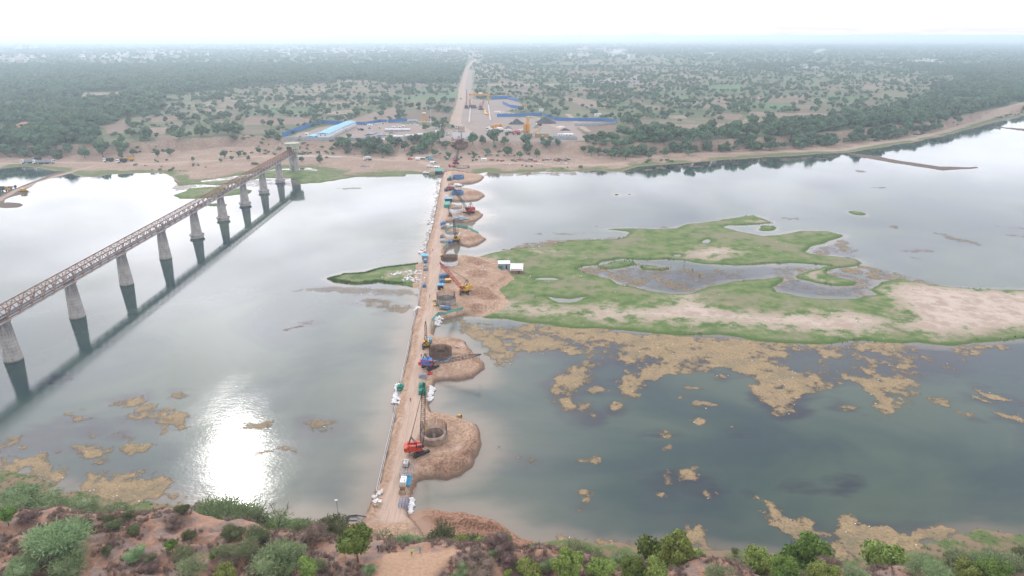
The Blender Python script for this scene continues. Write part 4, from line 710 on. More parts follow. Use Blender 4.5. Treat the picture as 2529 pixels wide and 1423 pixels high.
scrub = [crown('scrub', LM['far'], 950+i, hr=0.45, lift=0, n=120, ls=0.09, nl=4, spread=0.45) for i in range(3)]
source('far', far_meshes); source('scrub', scrub); source('rust', [crown('rust', LM['rust'], 980, hr=0.7, lift=0.1, n=200, ls=0.07, nl=5, spread=0.4)])
def tuft(i, mt, n=16, h=1.0, w=0.5):
    r = random.Random(i); mb = MB()
    for k in range(n):
        a = r.uniform(0, 6.28); d = r.uniform(0, w*0.35); bx, by = d*math.cos(a), d*math.sin(a); tx, ty = bx + math.cos(a)*r.uniform(0.05, w), by + math.sin(a)*r.uniform(0.05, w); hh = h*r.uniform(.5, 1); s = r.uniform(.03, .07)
        mb.add([(bx-s*math.sin(a), by+s*math.cos(a), -0.1), (bx+s*math.sin(a), by-s*math.cos(a), -0.1), (tx, ty, hh)], [(0, 1, 2)])
    me = mb.mesh('tuft', mt); at = me.attributes.new('tone', 'FLOAT', 'POINT'); at.data.foreach_set('value', np.random.default_rng(i).random(len(me.vertices)).astype(np.float32)); return me
source('dryt', [tuft(i, LM['dry'], 26, 0.5, 0.55) for i in range(4)]); source('reed', [tuft(20+i, LM['reed'], 18, 1.0, 0.3) for i in range(4)]); source('grasst', [tuft(40+i, LM['prosopis'], 18, 0.4, 0.5) for i in range(3)])
r = np.random.default_rng(42)
def inview(n, y0, y1, amax=0.82):
    Y = np.sqrt(r.uniform(y0*y0, y1*y1, n)); A = r.uniform(-amax, amax, n); return (Y*cp_ + CAMZ*sp_)*A, Y
# dry tufts on the near bank
x, y = inview(52000, 70, 175, 0.9); zz = zones(x, y); h = height(x, y, zz)
ms = fbm(x, y, 6, 4, 141) + 0.15; k = (zz['near'] > 2) & (h > 3) & (zz['clear'] < -0.5) & (zz['spoil'] < -1) & (ms > 0) & (zz['cause'] < -4)
scatter('dry_grass', 'dryt', np.stack([x[k], y[k], h[k]], 1), 0.7 + 0.9*r.random(k.sum()), 'purple-brown dry grass tufts covering the near bank')
x, y = inview(9000, 110, 200, 0.95); zz = zones(x, y); h = height(x, y, zz)
k = (zz['near'] > -0.5) & (h < 4) & (h > 0) & (zz['cause'] < -5) & (zz['spoil'] < -2) & ((x < -42) | (x > 60))
scatter('green_undergrowth', 'grasst', np.stack([x[k], y[k], h[k]], 1), 0.8 + 1.0*r.random(k.sum()), 'low green undergrowth on the shore below the hill')
# reeds along the island edges and the little spit
x, y = inview(90000, 250, 520, 0.8); x[:30000] = r.uniform(-135, -50, 30000); y[:30000] = r.uniform(330, 410, 30000); zz = zones(x, y); h = height(x, y, zz)
e_ = zz['isle']; dn = fbm(x, y, 18, 3, 151)
spit = (x < -50) & (x > -150) & (y < 420); spit2 = sstep(0.1, 0.6, dn)
k = (zz['shore'] < -20) & (zz['cause'] < -2.5) & (((e_ > -0.8) & (e_ < 2.5) & spit) | ((e_ > -0.8) & (e_ < 1.8) & (dn > 0.30) & ~spit))
scatter('reeds', 'reed', np.stack([x[k], y[k], np.maximum(h[k], -0.1)], 1), np.where(spit[k], 0.75, 0.9)*(0.6 + 0.7*r.random(k.sum())), 'dark green reeds fringing the island shore')
# far bank scrub and trees
def tree_prob(x, y):
    zz = zones(x, y); h = height(x, y, zz); _, e = parcels(x, y)
    fo = np.max([sdf(p, x+fbm(x, y, 90, 3, 17)*12, y+fbm(x, y, 90, 3, 18)*12, 200) for p in FORESTS], 0)
    ya = np.max([sdf(p, x, y) for p in YARDS], 0); tr_ = np.min([linedist(p, x, y)-wd for p, wd in TRACKS], 0)
    dens = fbm(x, y, 260, 3, 161)
    p = 0.03 + 0.16*sstep(0.0, 0.4, fbm(x, y, 35, 2, 177)) + 1.0*sstep(8.0, 4.0, e)*sstep(-0.70, -0.2, dens + 0.35*fbm(x, y, 60, 2, 163)) + 0.5*sstep(0.45, 0.8, dens)*sstep(-0.1, 0.5, fbm(x, y, 70, 2, 162))
    p = np.maximum(p, sstep(-12, 10, fo)*(0.92 + 0.12*dens)*sstep(-0.5, -0.05, fbm(x, y, 70, 3, 165) + np.where(zz['top'] < 60, 0.5, 0)))
    p = np.where(zz['top'] < -6, np.where(fo > -3, 0.95, 0.06), p)
    of_, _v = openf(x, y); p = np.where(of_ > 1, 0.012, np.where((of_ > -7) & (p > 0), 0.6, p)); of2 = np.maximum(openf(x, y+22)[0], openf(x, y+45)[0]); p = np.where((of2 > 0) & (of_ < 1), np.minimum(p, 0.16), p)
    p = np.where(ya > -6, 0, p); p = np.where(tr_ < 5, 0, p); p = np.where((x > 60) & (fo > 0) & (zz['toe'] > -16) & (zz['toe'] < 6) & (tr_ > 5), 0.9, p); p = np.where((h < 1.3) | (zz['toe'] < np.where((x > 60) & (fo > 0), -16, 3)), 0, p); p = np.where((np.abs(x-HSX) < 30) & (y > HSY-60) & (y < HSY+16), 0, p); return p, h, zz, fo
HSX, HSY = plane_pt(62, 322, 12)
HANDT = [(135,392,24,1),(210,392,34),(255,388,44),(300,388,40),(60,388,30),(20,386,40),(390,388,22),(420,384,24),(330,384,20),(476,398,11),(300,392,16),(385,400,9),(412,398,8),(555,390,20),(572,395,14),(545,400,11),(615,396,12),(640,380,14),(690,372,12),(687,350,24),(590,388,16),(605,385,13),(745,400,16),(792,403,20),(1067,372,46),(1085,352,40),(1100,368,26),(1110,392,18),(1030,350,26),(1168,357,34),(1190,357,22),(1220,358,38),(1245,358,26),(1205,383,22),(1168,381,9),(1255,385,30),(1283,390,20),(1325,388,20),(1300,365,34),(1350,365,28),(1360,350,18),(1378,362,20),(1440,375,20),(1300,380,30),(1380,398,8),(862,345,15),(1050,322,20),(1090,320,22),(1077,318,22),(860,380,20),(920,378,24),(960,376,22),(1000,374,26),(880,368,22),(820,372,14),(935,358,20),(985,356,22),(1015,352,22),(700,322,0),(742,346,10),(1460,386,26),(1478,380,22),(1510,392,30),(1545,395,30),(1570,388,26),(1602,392,20),(1640,386,22),(1548,330,18),(1700,384,20),(1900,372,30),(1860,374,26),(1780,376,26),(1340,352,16),(1253,338,12),(1195,340,0),(345,400,0)]
HANDT = [t_ for t_ in HANDT if t_[2] > 0]
zonelab = lambda px, py: ('behind the parked dump trucks' if px < 430 and py > 350 else 'around the tiled house' if px < 430 else 'between fields behind the intake tower' if px < 720 and py < 366 else 'on the slope by the intake tower' if px < 840 and py > 340 else 'below the grey site wall' if px < 1060 and py > 340 else 'between plant yard and river slope' if px < 1460 and py > 335 else 'of the riverside forest' if py > 250 and px > 1460 else 'around the fenced yards')
def proj(x, y, z):
    F = y*cp_ + (CAMZ-z)*sp_; D = (CAMZ-z)*cp_ - y*sp_; return 1264.5 + FOC*x/F, 711.5 + FOC*D/F
FT = []
for (hx, hy, hz_), t_ in zip(gp_many([(a[0], a[1]) for a in HANDT]), HANDT): FT.append((hx, hy, hz_, t_[2]*mpp(hx, hy, hz_)))
x, y = inview(72000, 640, 2700); p, h, zz, fo = tree_prob(x, y); k = r.random(len(x)) < p
tx, ty, th, tf = x[k], y[k], h[k], fo[k]
ts = (6.0 + 7.5*r.random(len(tx))**1.5 + np.where(tf > 0, 3.5, 0))*np.where(zz['top'][k] < 0, 0.8, 1.0)*np.where(tf > 0, 1.0, 0.82)
order = np.argsort(-(ts/ty)); nind = 215 - len(FT)
px_, py_ = proj(tx, ty, th); infr = (px_ > 0) & (px_ < 2529)
ind = [i for i in order if infr[i]][:nind]; isind = np.zeros(len(tx), bool); isind[ind] = True
for i in ind: FT.append((tx[i], ty[i], th[i], ts[i]))
ORD = 'first second third fourth fifth sixth seventh eighth ninth tenth eleventh twelfth thirteenth fourteenth fifteenth sixteenth seventeenth eighteenth nineteenth twentieth'.split()
ZL = {}
for i, (X_, Y_, Z_, W_) in enumerate(FT): a_, b_ = proj(X_, Y_, Z_); ZL.setdefault(zonelab(a_, b_), []).append((b_, a_, i))
FLAB = {}
for zl, lst in ZL.items():
    lst.sort(reverse=True); nrow = max(1, min(4, math.ceil(len(lst)/14))); rows = [['the row'], ['the front row', 'the back row'], ['the front row', 'the middle row', 'the back row'], ['the front row', 'the second row', 'the third row', 'the back row']][nrow-1]; per = math.ceil(len(lst)/nrow)
    for q_ in range(nrow):
        for n_, (b_, a_, i) in enumerate(sorted(lst[q_*per:(q_+1)*per], key=lambda v: v[1])): FLAB[i] = (ORD[n_] + ' tree from the left, ' + rows[q_] + ' ' + zl, zl)
for i, (X_, Y_, Z_, W_) in enumerate(FT):
    a_, b_ = proj(X_, Y_, Z_); lb, zl = FLAB[i]; e = empty('far_tree', (X_, Y_, Z_-0.2), lb, 'tree', rz=random.uniform(0, 6.28), group='trees '+zl)
    c = link('crown', far_meshes[i % 7], e); c.scale = (W_, W_, W_*1.05); c = link('trunk', far_trunks[i % 2], e); c.scale = (W_, W_, W_)
k2 = ~isind; x2, y2 = inview(40000, 2700, 9500); p2, h2, _, fo2 = tree_prob(x2, y2); k3 = r.random(len(x2)) < np.minimum(p2*1.25+0.05, 0.95)
PX = np.concatenate([tx[k2], x2[k3]]); PY = np.concatenate([ty[k2], y2[k3]]); PZ = np.concatenate([th[k2], h2[k3]]); PS = np.concatenate([ts[k2], 11 + 12*r.random(k3.sum())])
hsr = np.where(PY > 2700, 0.75, 1.0)
scatter('distant_woodland', 'far', np.stack([PX, PY, PZ], 1), PS, 'hazy green woodland and hedgerows covering the plain beyond the river', hs=hsr)
x, y = inview(45000, 610, 2000); zz = zones(x, y); h = height(x, y, zz); fo = np.max([sdf(p, x, y) for p in FORESTS], 0); tr_ = np.min([linedist(p, x, y)-wd for p, wd in TRACKS], 0); ya = np.max([sdf(p, x, y) for p in YARDS], 0)
nn_ = fbm(x, y, 50, 3, 171); k = (openf(x, y)[0] < 0) & (h > 0.9) & (tr_ > 2) & (ya < -3) & (zz['shore'] > 3) & (zz['cause'] < -5) & (((zz['top'] < 0) & (zz['toe'] > -8) & (nn_ > -0.1)) | ((nn_ > 0.5) & (r.random(len(x)) < 0.4)))
scatter('scrub_growth', 'scrub', np.stack([x[k], y[k], h[k]], 1), 1.6 + 3.4*r.random(k.sum()), 'low scrub dotted over the far bank and fields')
# ------------------------------------------------------------------ structures: materials
M = dict(
 conc=mat('concrete', (0.40, 0.375, 0.35), 0.85, 0.09, 0.35), conce=mat('earth_stained_concrete', (0.36, 0.27, 0.215), 0.9, 0.2, 0.6), concd=mat('old_concrete', (0.36, 0.33, 0.30), 0.9, 0.28, 0.35), chamb=mat('greenish_render', (0.42, 0.44, 0.34), 0.85, 0.12, 0.4),
 rust=mat('rusty_steel', (0.30, 0.155, 0.105), 0.8, 0.25, 2), steel=mat('grey_steel', (0.30, 0.30, 0.31), 0.55, 0.2, 1.5, metal=0.3), dark=mat('dark_steel', (0.045, 0.045, 0.05), 0.6, 0.2, 2), black=mat('black_rubber', (0.03, 0.03, 0.03), 0.8, 0.2, 2),
 orange=mat('orange_red_paint', (0.62, 0.075, 0.035), 0.45, 0.15, 1.2), red=mat('red_paint', (0.50, 0.05, 0.045), 0.5, 0.18, 1.2), yellow=mat('yellow_paint', (0.62, 0.36, 0.04), 0.5, 0.15, 1.2), tarp=mat('blue_tarpaulin', (0.03, 0.17, 0.50), 0.55, 0.2, 1.0), blue=mat('blue_paint', (0.08, 0.22, 0.42), 0.5, 0.15, 1), fblue=mat('blue_sheet', (0.035, 0.17, 0.46), 0.5, 0.10, 0.3), rblue=mat('sky_blue_roof', (0.06, 0.36, 0.58), 0.45, 0.10, 0.3),
 white=mat('white_paint', (0.78, 0.78, 0.78), 0.6, 0.06, 1), dwhite=mat('dirty_white_sheet', (0.66, 0.65, 0.63), 0.7, 0.14, 1.5), green=mat('green_net', (0.03, 0.27, 0.19), 0.8, 0.2, 2), teal=mat('pale_green_net', (0.15, 0.42, 0.34), 0.8, 0.15, 2), grey=mat('grey_sheet', (0.33, 0.37, 0.41), 0.55, 0.10, 0.6), glass=mat('dark_glass', (0.05, 0.07, 0.09), 0.15, 0.1, 1, spec=0.5),
 rebar=mat('rebar', (0.20, 0.125, 0.085), 0.85, 0.2, 2), tan=mat('tan_render', (0.50, 0.38, 0.27), 0.8, 0.12, 0.5), tile=mat('clay_tile', (0.42, 0.21, 0.13), 0.8, 0.2, 0.8), brick=mat('brick_wall', (0.33, 0.15, 0.10), 0.85, 0.2, 0.6), coal=mat('black_aggregate', (0.075, 0.075, 0.085), 0.95, 0.2, 0.5, bump=0.5), grvl=mat('grey_aggregate', (0.23, 0.21, 0.20), 0.95, 0.2, 0.5), hsw=mat('house_white', (0.74, 0.72, 0.70), 0.8, 0.12, 0.15, objrand=0.35), hsp=mat('house_ochre', (0.50, 0.40, 0.30), 0.8, 0.15, 0.15, objrand=0.35), hroof=mat('flat_roof', (0.40, 0.38, 0.37), 0.9, 0.15, 0.2, objrand=0.4), skin=mat('skin', (0.20, 0.11, 0.07), 0.6, 0.05), vest=mat('lime_vest', (0.45, 0.62, 0.08), 0.7, 0.05), navy=mat('navy_cloth', (0.035, 0.05, 0.10), 0.8, 0.1), grayc=mat('grey_cloth', (0.25, 0.27, 0.3), 0.8, 0.1), hair=mat('hair', (0.02, 0.018, 0.015), 0.7, 0.1), helmet=mat('helmet_white', (0.75, 0.72, 0.6), 0.4, 0.05), greenp=mat('green_paint', (0.03, 0.26, 0.20), 0.5, 0.12), olivec=mat('teal_cloth', (0.10, 0.35, 0.32), 0.8, 0.1), cyan=mat('blue_drum', (0.05, 0.34, 0.55), 0.5, 0.1))

m, t, b = newmat('pier_concrete')
o_ = N(t, 'ShaderNodeTexCoord').outputs['Object']; sx_ = N(t, 'ShaderNodeSeparateXYZ'); t.links.new(o_, sx_.inputs[0]); n1 = noise(t, 0.35, 5, 0.6, vec=o_); n2 = noise(t, 1.2, 4, 0.6, vec=o_, sc=(1.2, 1.2, 0.12)); n3 = noise(t, 3.0, 4, 0.6, vec=o_)
c = mix(t, maprange(t, n1, 0.35, 0.65), (0.36, 0.335, 0.31), (0.47, 0.44, 0.405)); c = mix(t, maprange(t, n2, 0.5, 0.68, 0, 0.75), c, (0.19, 0.18, 0.175))
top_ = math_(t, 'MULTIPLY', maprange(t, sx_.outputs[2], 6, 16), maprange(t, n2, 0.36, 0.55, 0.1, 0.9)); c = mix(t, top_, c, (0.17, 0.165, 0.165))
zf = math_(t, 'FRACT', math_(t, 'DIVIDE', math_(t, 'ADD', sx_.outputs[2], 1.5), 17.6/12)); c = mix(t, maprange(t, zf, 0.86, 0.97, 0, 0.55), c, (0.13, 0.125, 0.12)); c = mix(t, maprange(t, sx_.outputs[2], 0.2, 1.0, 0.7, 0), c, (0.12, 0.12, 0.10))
t.links.new(c, b.inputs['Base Color']); b.inputs['Roughness'].default_value = 0.9; M['pier'] = m
# ---------------- truss bridge with its piers
brx = lambda y: -196.8 - (y-243)*0.0165
bridge = empty('truss_bridge', (brx(243), 243, 0), 'long rusty lattice truss bridge on tall tapering concrete piers crossing the river', 'bridge')
BO = Vector((brx(243), 243, 0))
def pier_mesh(ledge):
    mb = MB(); prof = []; n = 12
    for i in range(n):
        z0 = -1.5 + i*(17.6/n); z1 = z0 + 17.6/n - 0.10; rr = lambda z: 3.45 - (z+1.5)*0.066
        prof += [(rr(z0), z0), (rr(z1), z1), (rr(z1)-0.05, z1+0.02), (rr(z1)-0.05, z1+0.08)]
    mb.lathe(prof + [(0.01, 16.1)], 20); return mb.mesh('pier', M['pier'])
pm = pier_mesh(0)
capm = MB().lathe([(2.25, 15.8), (2.75, 16.3), (2.75, 17.0), (0.01, 17.0)], 20).mesh('pier_cap', M['concd'])
ledm = MB().lathe([(3.35, 1.2), (4.4, 1.3), (4.4, 2.0), (4.1, 2.15), (3.2, 2.2)], 20).mesh('ledge', M['concd'])
footm = MB().lathe([(3.9, -1.5), (3.9, 1.25), (3.2, 1.3)], 20).mesh('footing', M['conc'])
YP = [243 + 43.6*i for i in range(-1, 9)]
for i, yy_ in enumerate(YP):
    loc = Vector((brx(yy_), yy_, 0)) - BO
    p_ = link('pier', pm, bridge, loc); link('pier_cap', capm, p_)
    if i >= 5: link('ledge', ledm, p_); link('footing', footm, p_)
NP = 12; SPN = 43.6; PL_ = SPN/NP; HT = 4.4
diag = {}
for s in (1, -1): diag[s] = MB().bar((0, 0, 0), (0, PL_, HT) if s > 0 else (0, PL_, -HT), 0.17, 4).mesh('diagonal', M['rust'])
vert = MB().bar((0, 0, 0), (0, 0, HT), 0.14, 4).mesh('vertical', M['rust'])
chordt = MB().box((0, SPN/2, 0), (0.34, SPN-0.02, 0.34)).mesh('top_chord', M['rust']); chordb = MB().box((0, SPN/2, 0), (0.40, SPN-0.02, 0.45)).mesh('bottom_chord', M['rust'])
lat = MB()
for k in range(NP+1): lat.bar((-2.0, k*PL_, 0), (2.0, k*PL_, 0), 0.12)
for k in range(NP): lat.bar((-2.0 if k % 2 else 2.0, k*PL_, -0.02), (2.0 if k % 2 else -2.0, (k+1)*PL_, -0.02), 0.05)
lat = lat.mesh('top_bracing', M['rust'])
pipe = MB().bar((0, 0, 0), (0, SPN, 0), 0.38, 12).mesh('pipe', M['steel'], True)
deck = MB().box((0, SPN/2, 0), (1.3, SPN, 0.12)).mesh('deck', M['steel'])
low = MB()
for k in range(NP*2): low.bar((-2.0, k*PL_/2, 0), (2.0, k*PL_/2, 0), 0.10)
for sx in (3.0,):
    low.box((sx*0.98, SPN/2, 0.1), (1.0, SPN, 0.06)); 
    for k in range(NP): low.bar((sx*1.13, k*PL_, 0), (sx*1.13, k*PL_, 1.2), 0.04)
    low.bar((sx*1.13, 0, 1.2), (sx*1.13, SPN, 1.2), 0.045); low.bar((sx*1.13, 0, 0.65), (sx*1.13, SPN, 0.65), 0.035)
low = low.mesh('walkway', M['steel'])
for i in range(10):
    y0 = YP[i]; loc = Vector((brx(y0), y0, 17.2)) - BO; sp_e = bpy.data.objects.new('span', None); COL.objects.link(sp_e); sp_e.parent = bridge; sp_e.location = loc
    sp_e.rotation_euler = (0, 0, 0.0165)
    for sx in (-2.2, 2.2):
        link('top_chord', chordt, sp_e, (sx, 0, HT+0.2)); link('bottom_chord', chordb, sp_e, (sx, 0, 0.2))
        for k in range(NP):
            s = 1 if k % 2 == 0 else -1; link('diagonal', diag[s], sp_e, (sx, k*PL_, 0.3 if s > 0 else HT+0.3))
        for k in range(0, NP+1, 2): link('vertical', vert, sp_e, (sx, k*PL_ + (0.02 if k == 0 else -0.02 if k == NP else 0), 0.3))
    tag(link('top_bracing', lat, sp_e, (0, 0, HT+0.25)), kind='stuff'); link('deck', deck, sp_e, (0, 0, 0.15)); link('walkway', low, sp_e, (0, 0, 0.0))
    link('pipe', pipe, sp_e, (-0.85, 0, 0.8)); link('pipe', pipe, sp_e, (0.85, 0, 0.8))
# ---------------- intake tower at its end
TY = 640.0; TX = (728-1264.5)/FOC*(TY*cp_+CAMZ*sp_)
tw = empty('intake_tower', (TX, TY, 0), 'round concrete intake tower with a wide drum head where the truss bridge ends', 'tower')
prof = []
for i in range(14):
    z0 = -1.5 + i*1.45; r0_ = 4.6 - i*0.055; prof += [(r0_, z0), (r0_-0.04, z0+1.37), (r0_-0.12, z0+1.38), (r0_-0.12, z0+1.44)]
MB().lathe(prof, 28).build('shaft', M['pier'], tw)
a0_ = R(250); a1_ = R(250+318)
hb = MB(); hb.lathe([(4.0, 18.2), (6.0, 19.0), (6.2, 19.2), (6.2, 26.0)], 30, a0=R(-90+24-12), a1=R(-90-24+360-12)).lathe([(6.2, 23.6), (6.2, 26.0)], 8, a0=R(-126), a1=R(-78)); hb.lathe([(3.9, 18.4), (5.8, 19.1)], 30)
hd = hb.build('drum_chamber', M['chamb'], tw)
MB().lathe([(6.3, 25.95), (7.0, 26.2), (7.0, 26.55), (6.6, 26.7), (0.05, 26.9)], 32).build('roof_slab', M['chamb'], tw)
MB().lathe([(5.6, 19.2), (5.6, 25.9)], 24).build('shade_lining', M['dark'], tw)  # dark colour stands in for the shade inside the drum opening
wm = MB().box((0, 0, 0), (0.2, 0.8, 0.9)).mesh('window', M['glass'])
for ad in (-30, -45, -62, 20): o = link('window', wm, tw, (6.2*math.cos(R(ad)), 6.2*math.sin(R(ad)), 21.2)); o.rotation_euler = (0, 0, R(ad))
st = MB()
for k in range(9): st.box((-0.7 + (k % 3)*0.8, -4.55, 6.5 - k*0.75), (0.55, 0.25, 1.1))
st.build('dark_patches', M['dark'], tw)  # staggered dark boxes on the front of the shaft

# ---------------- helpers placed by photo pixels
def at(px, py): return gp(px, py)
def solve_tip(base, px, py, L):
    a = (px-1264.5)/FOC; k = (py-711.5)/FOC; d = Vector((a, cp_-k*sp_, -(sp_+k*cp_))).normalized(); C0 = Vector((0, 0, CAMZ)); B = Vector(base)
    t0 = (B-C0).dot(d); c = C0 + d*t0; h2 = (B-c).length_squared; dt = math.sqrt(max(L*L-h2, 0.0)); p1, p2 = c + d*dt, c - d*dt
    return p2 if p2.z > p1.z else p1
def lattice(mb, A, B, w0=1.1, taper=0.25, nseg=None, r=0.07, roll=None):
    A, B = Vector(A), Vector(B); d = (B-A); L = d.length; d.normalize(); sx = d.cross(Vector((0, 0, 1))); sx = sx.normalized() if sx.length > 1e-3 else Vector((1, 0, 0)); sy = sx.cross(d)
    nseg = nseg or max(6, int(L/1.3))
    def ring(t):
        w_ = w0*(taper + (1-taper)*min(t/0.14, 1)) if t < 0.14 else w0*(taper + (1-taper)*min((1-t)/0.2, 1)) if t > 0.8 else w0
        c = A + d*L*t; return [c + sx*w_/2*a + sy*w_/2*b for a, b in ((-1, -1), (1, -1), (1, 1), (-1, 1))]
    pr = ring(0)
    for k in range(1, nseg+1):
        cu = ring(k/nseg)
        for j in range(4):
            mb.bar(pr[j], cu[j], r, 4); mb.bar(pr[j], cu[(j+1) % 4] if k % 2 else cu[(j-1) % 4], r*0.6, 3); mb.bar(cu[j], cu[(j+1) % 4], r*0.6, 3)
        pr = cu
def crane(px, py, tip, L, body, label, heading=None, boomm='dark', s=1.0, tarp=False, name='crawler_crane', wb=1.0, group=None):
    x, y, z = at(px, py); base = Vector((x, y, z)); T = solve_tip(base + Vector((0, 0, 2.0*s)), tip[0], tip[1], L)
    ang = math.atan2(T.y-y, T.x-x) - math.pi/2; e = empty(name, (x, y, z), label, 'crane', rz=ang, group=group)
    Ri = Matrix.Rotation(-ang, 3, 'Z'); tl = Ri @ (T-base); th = (heading if heading is not None else 0.0)
    for sx in (-1, 1):
        tb = MB(); tb.box((sx*1.7*s, 0, 0.5*s), (0.8*s, 4.6*s, 0.7*s)); 
        for yy2 in (-2.3, 2.3): tb.bar((sx*1.7*s-0.4*s, yy2*s, 0.5*s), (sx*1.7*s+0.4*s, yy2*s, 0.5*s), 0.48*s, 10)
        for q in range(8): tb.box((sx*1.7*s, (-2.1+q*0.6)*s, 0.92*s), (0.86*s, 0.3*s, 0.1*s))
        o = tb.build('track', M['dark'], e); o.rotation_euler = (0, 0, th)
    o = MB().box((0, 0, 0.85*s), (2.8*s, 2.0*s, 0.5*s)).bar((0, 0, 1.0*s), (0, 0, 1.35*s), 1.1*s, 14).build('undercarriage', M['dark'], e); o.rotation_euler = (0, 0, th)
    hb = MB(); hb.box((0, -1.2*s, 1.75*s), (3.0*s, 4.4*s, 0.7*s)); hb.box((-1.0*s, -1.4*s, 2.65*s), (1.0*s, 3.8*s, 1.15*s)); hb.box((1.0*s, -2.0*s, 2.65*s), (1.0*s, 2.6*s, 1.15*s)); hb.box((0, -2.6*s, 2.5*s), (1.0*s, 1.2*s, 0.8*s)); hb.box((-0.9*s, -2.4*s, 3.28*s), (0.7*s, 1.2*s, 0.14*s)); hb.box((0.9*s, -2.6*s, 3.28*s), (0.6*s, 0.8*s, 0.14*s))
    hb.build('engine_house', M[body], e)
    MB().box((0, -0.9*s, 2.4*s), (0.9*s, 1.5*s, 0.6*s)).bar((-0.45*s, -0.3*s, 2.5*s), (0.45*s, -0.3*s, 2.5*s), 0.36*s, 10).bar((-0.45*s, -1.2*s, 2.6*s), (0.45*s, -1.2*s, 2.6*s), 0.36*s, 10).build('winch', M['dark'], e)
    cb = MB().box((1.0*s, 0.35*s, 2.75*s), (1.0*s, 1.5*s, 1.5*s)).build('cab', M[body], e); MB().box((1.0*s, 1.08*s, 2.95*s), (0.86*s, 0.1*s, 0.9*s)).box((1.49*s, 0.4*s, 2.95*s), (0.08*s, 1.1*s, 0.8*s)).build('window', M['glass'], cb)
    MB().box((0, -3.75*s, 2.1*s), (3.1*s, 0.8*s, 1.5*s)).box((0, -4.2*s, 2.0*s), (2.2*s, 0.3*s, 1.0*s)).build('counterweight', M[body], e)
    bm_ = MB(); foot = Vector((0, 1.0*s, 1.9*s)); lattice(bm_, foot, tl, 1.15*s*wb, 0.35, r=0.075*s); bm_.bar(tl, tl + (tl-foot).normalized()*0.6, 0.3*s, 6); bm_.build('boom', M[boomm], e)
    af = MB(); top = Vector((0, -2.0*s, 5.6*s))
    for sx in (-0.8, 0.8): af.bar((sx*s, 0.2*s, 2.2*s), top + Vector((sx*0.5*s, 0, 0)), 0.11*s); af.bar((sx*s, -3.2*s, 2.4*s), top + Vector((sx*0.5*s, 0, 0)), 0.11*s)
    af.bar(top-Vector((0.5*s, 0, 0)), top+Vector((0.5*s, 0, 0)), 0.14*s); af.build('gantry_frame', M['dark'], e)
    cbm = MB()
    for sx in (-0.35, 0.35): cbm.bar(top + Vector((sx*s, 0, 0)), tl + Vector((sx*s, 0, 0)), 0.05)
    hd_ = Vector((tl.x, tl.y, max(1.5, tl.z*0.35))); cbm.bar(tl, hd_, 0.05); cbm.build('cables', M['dark'], e)
    MB().blob(hd_, (0.3*s, 0.3*s, 0.5*s)).build('hook_block', M['yellow'], e)
    if tarp:
        tb = MB(); n = 8; rr_ = random.Random(4)
        g = [[Vector(((-1.75 + 3.5*i/n)*s, (-3.3+4.0*j/n)*s, (3.55 if 0 < i < n else 1.9)*s + rr_.uniform(-.12, .12))) for i in range(n+1)] for j in range(n+1)]
        tb.add([v for row in g for v in row], [(j*(n+1)+i, j*(n+1)+i+1, (j+1)*(n+1)+i+1, (j+1)*(n+1)+i) for j in range(n) for i in range(n)]); t_ = empty('tarpaulin', (x, y, z), 'blue tarpaulin draped over the engine house of the red crane', 'tarpaulin', rz=ang)
        tb.build('sheet', M['tarp'], t_); return e
    return e
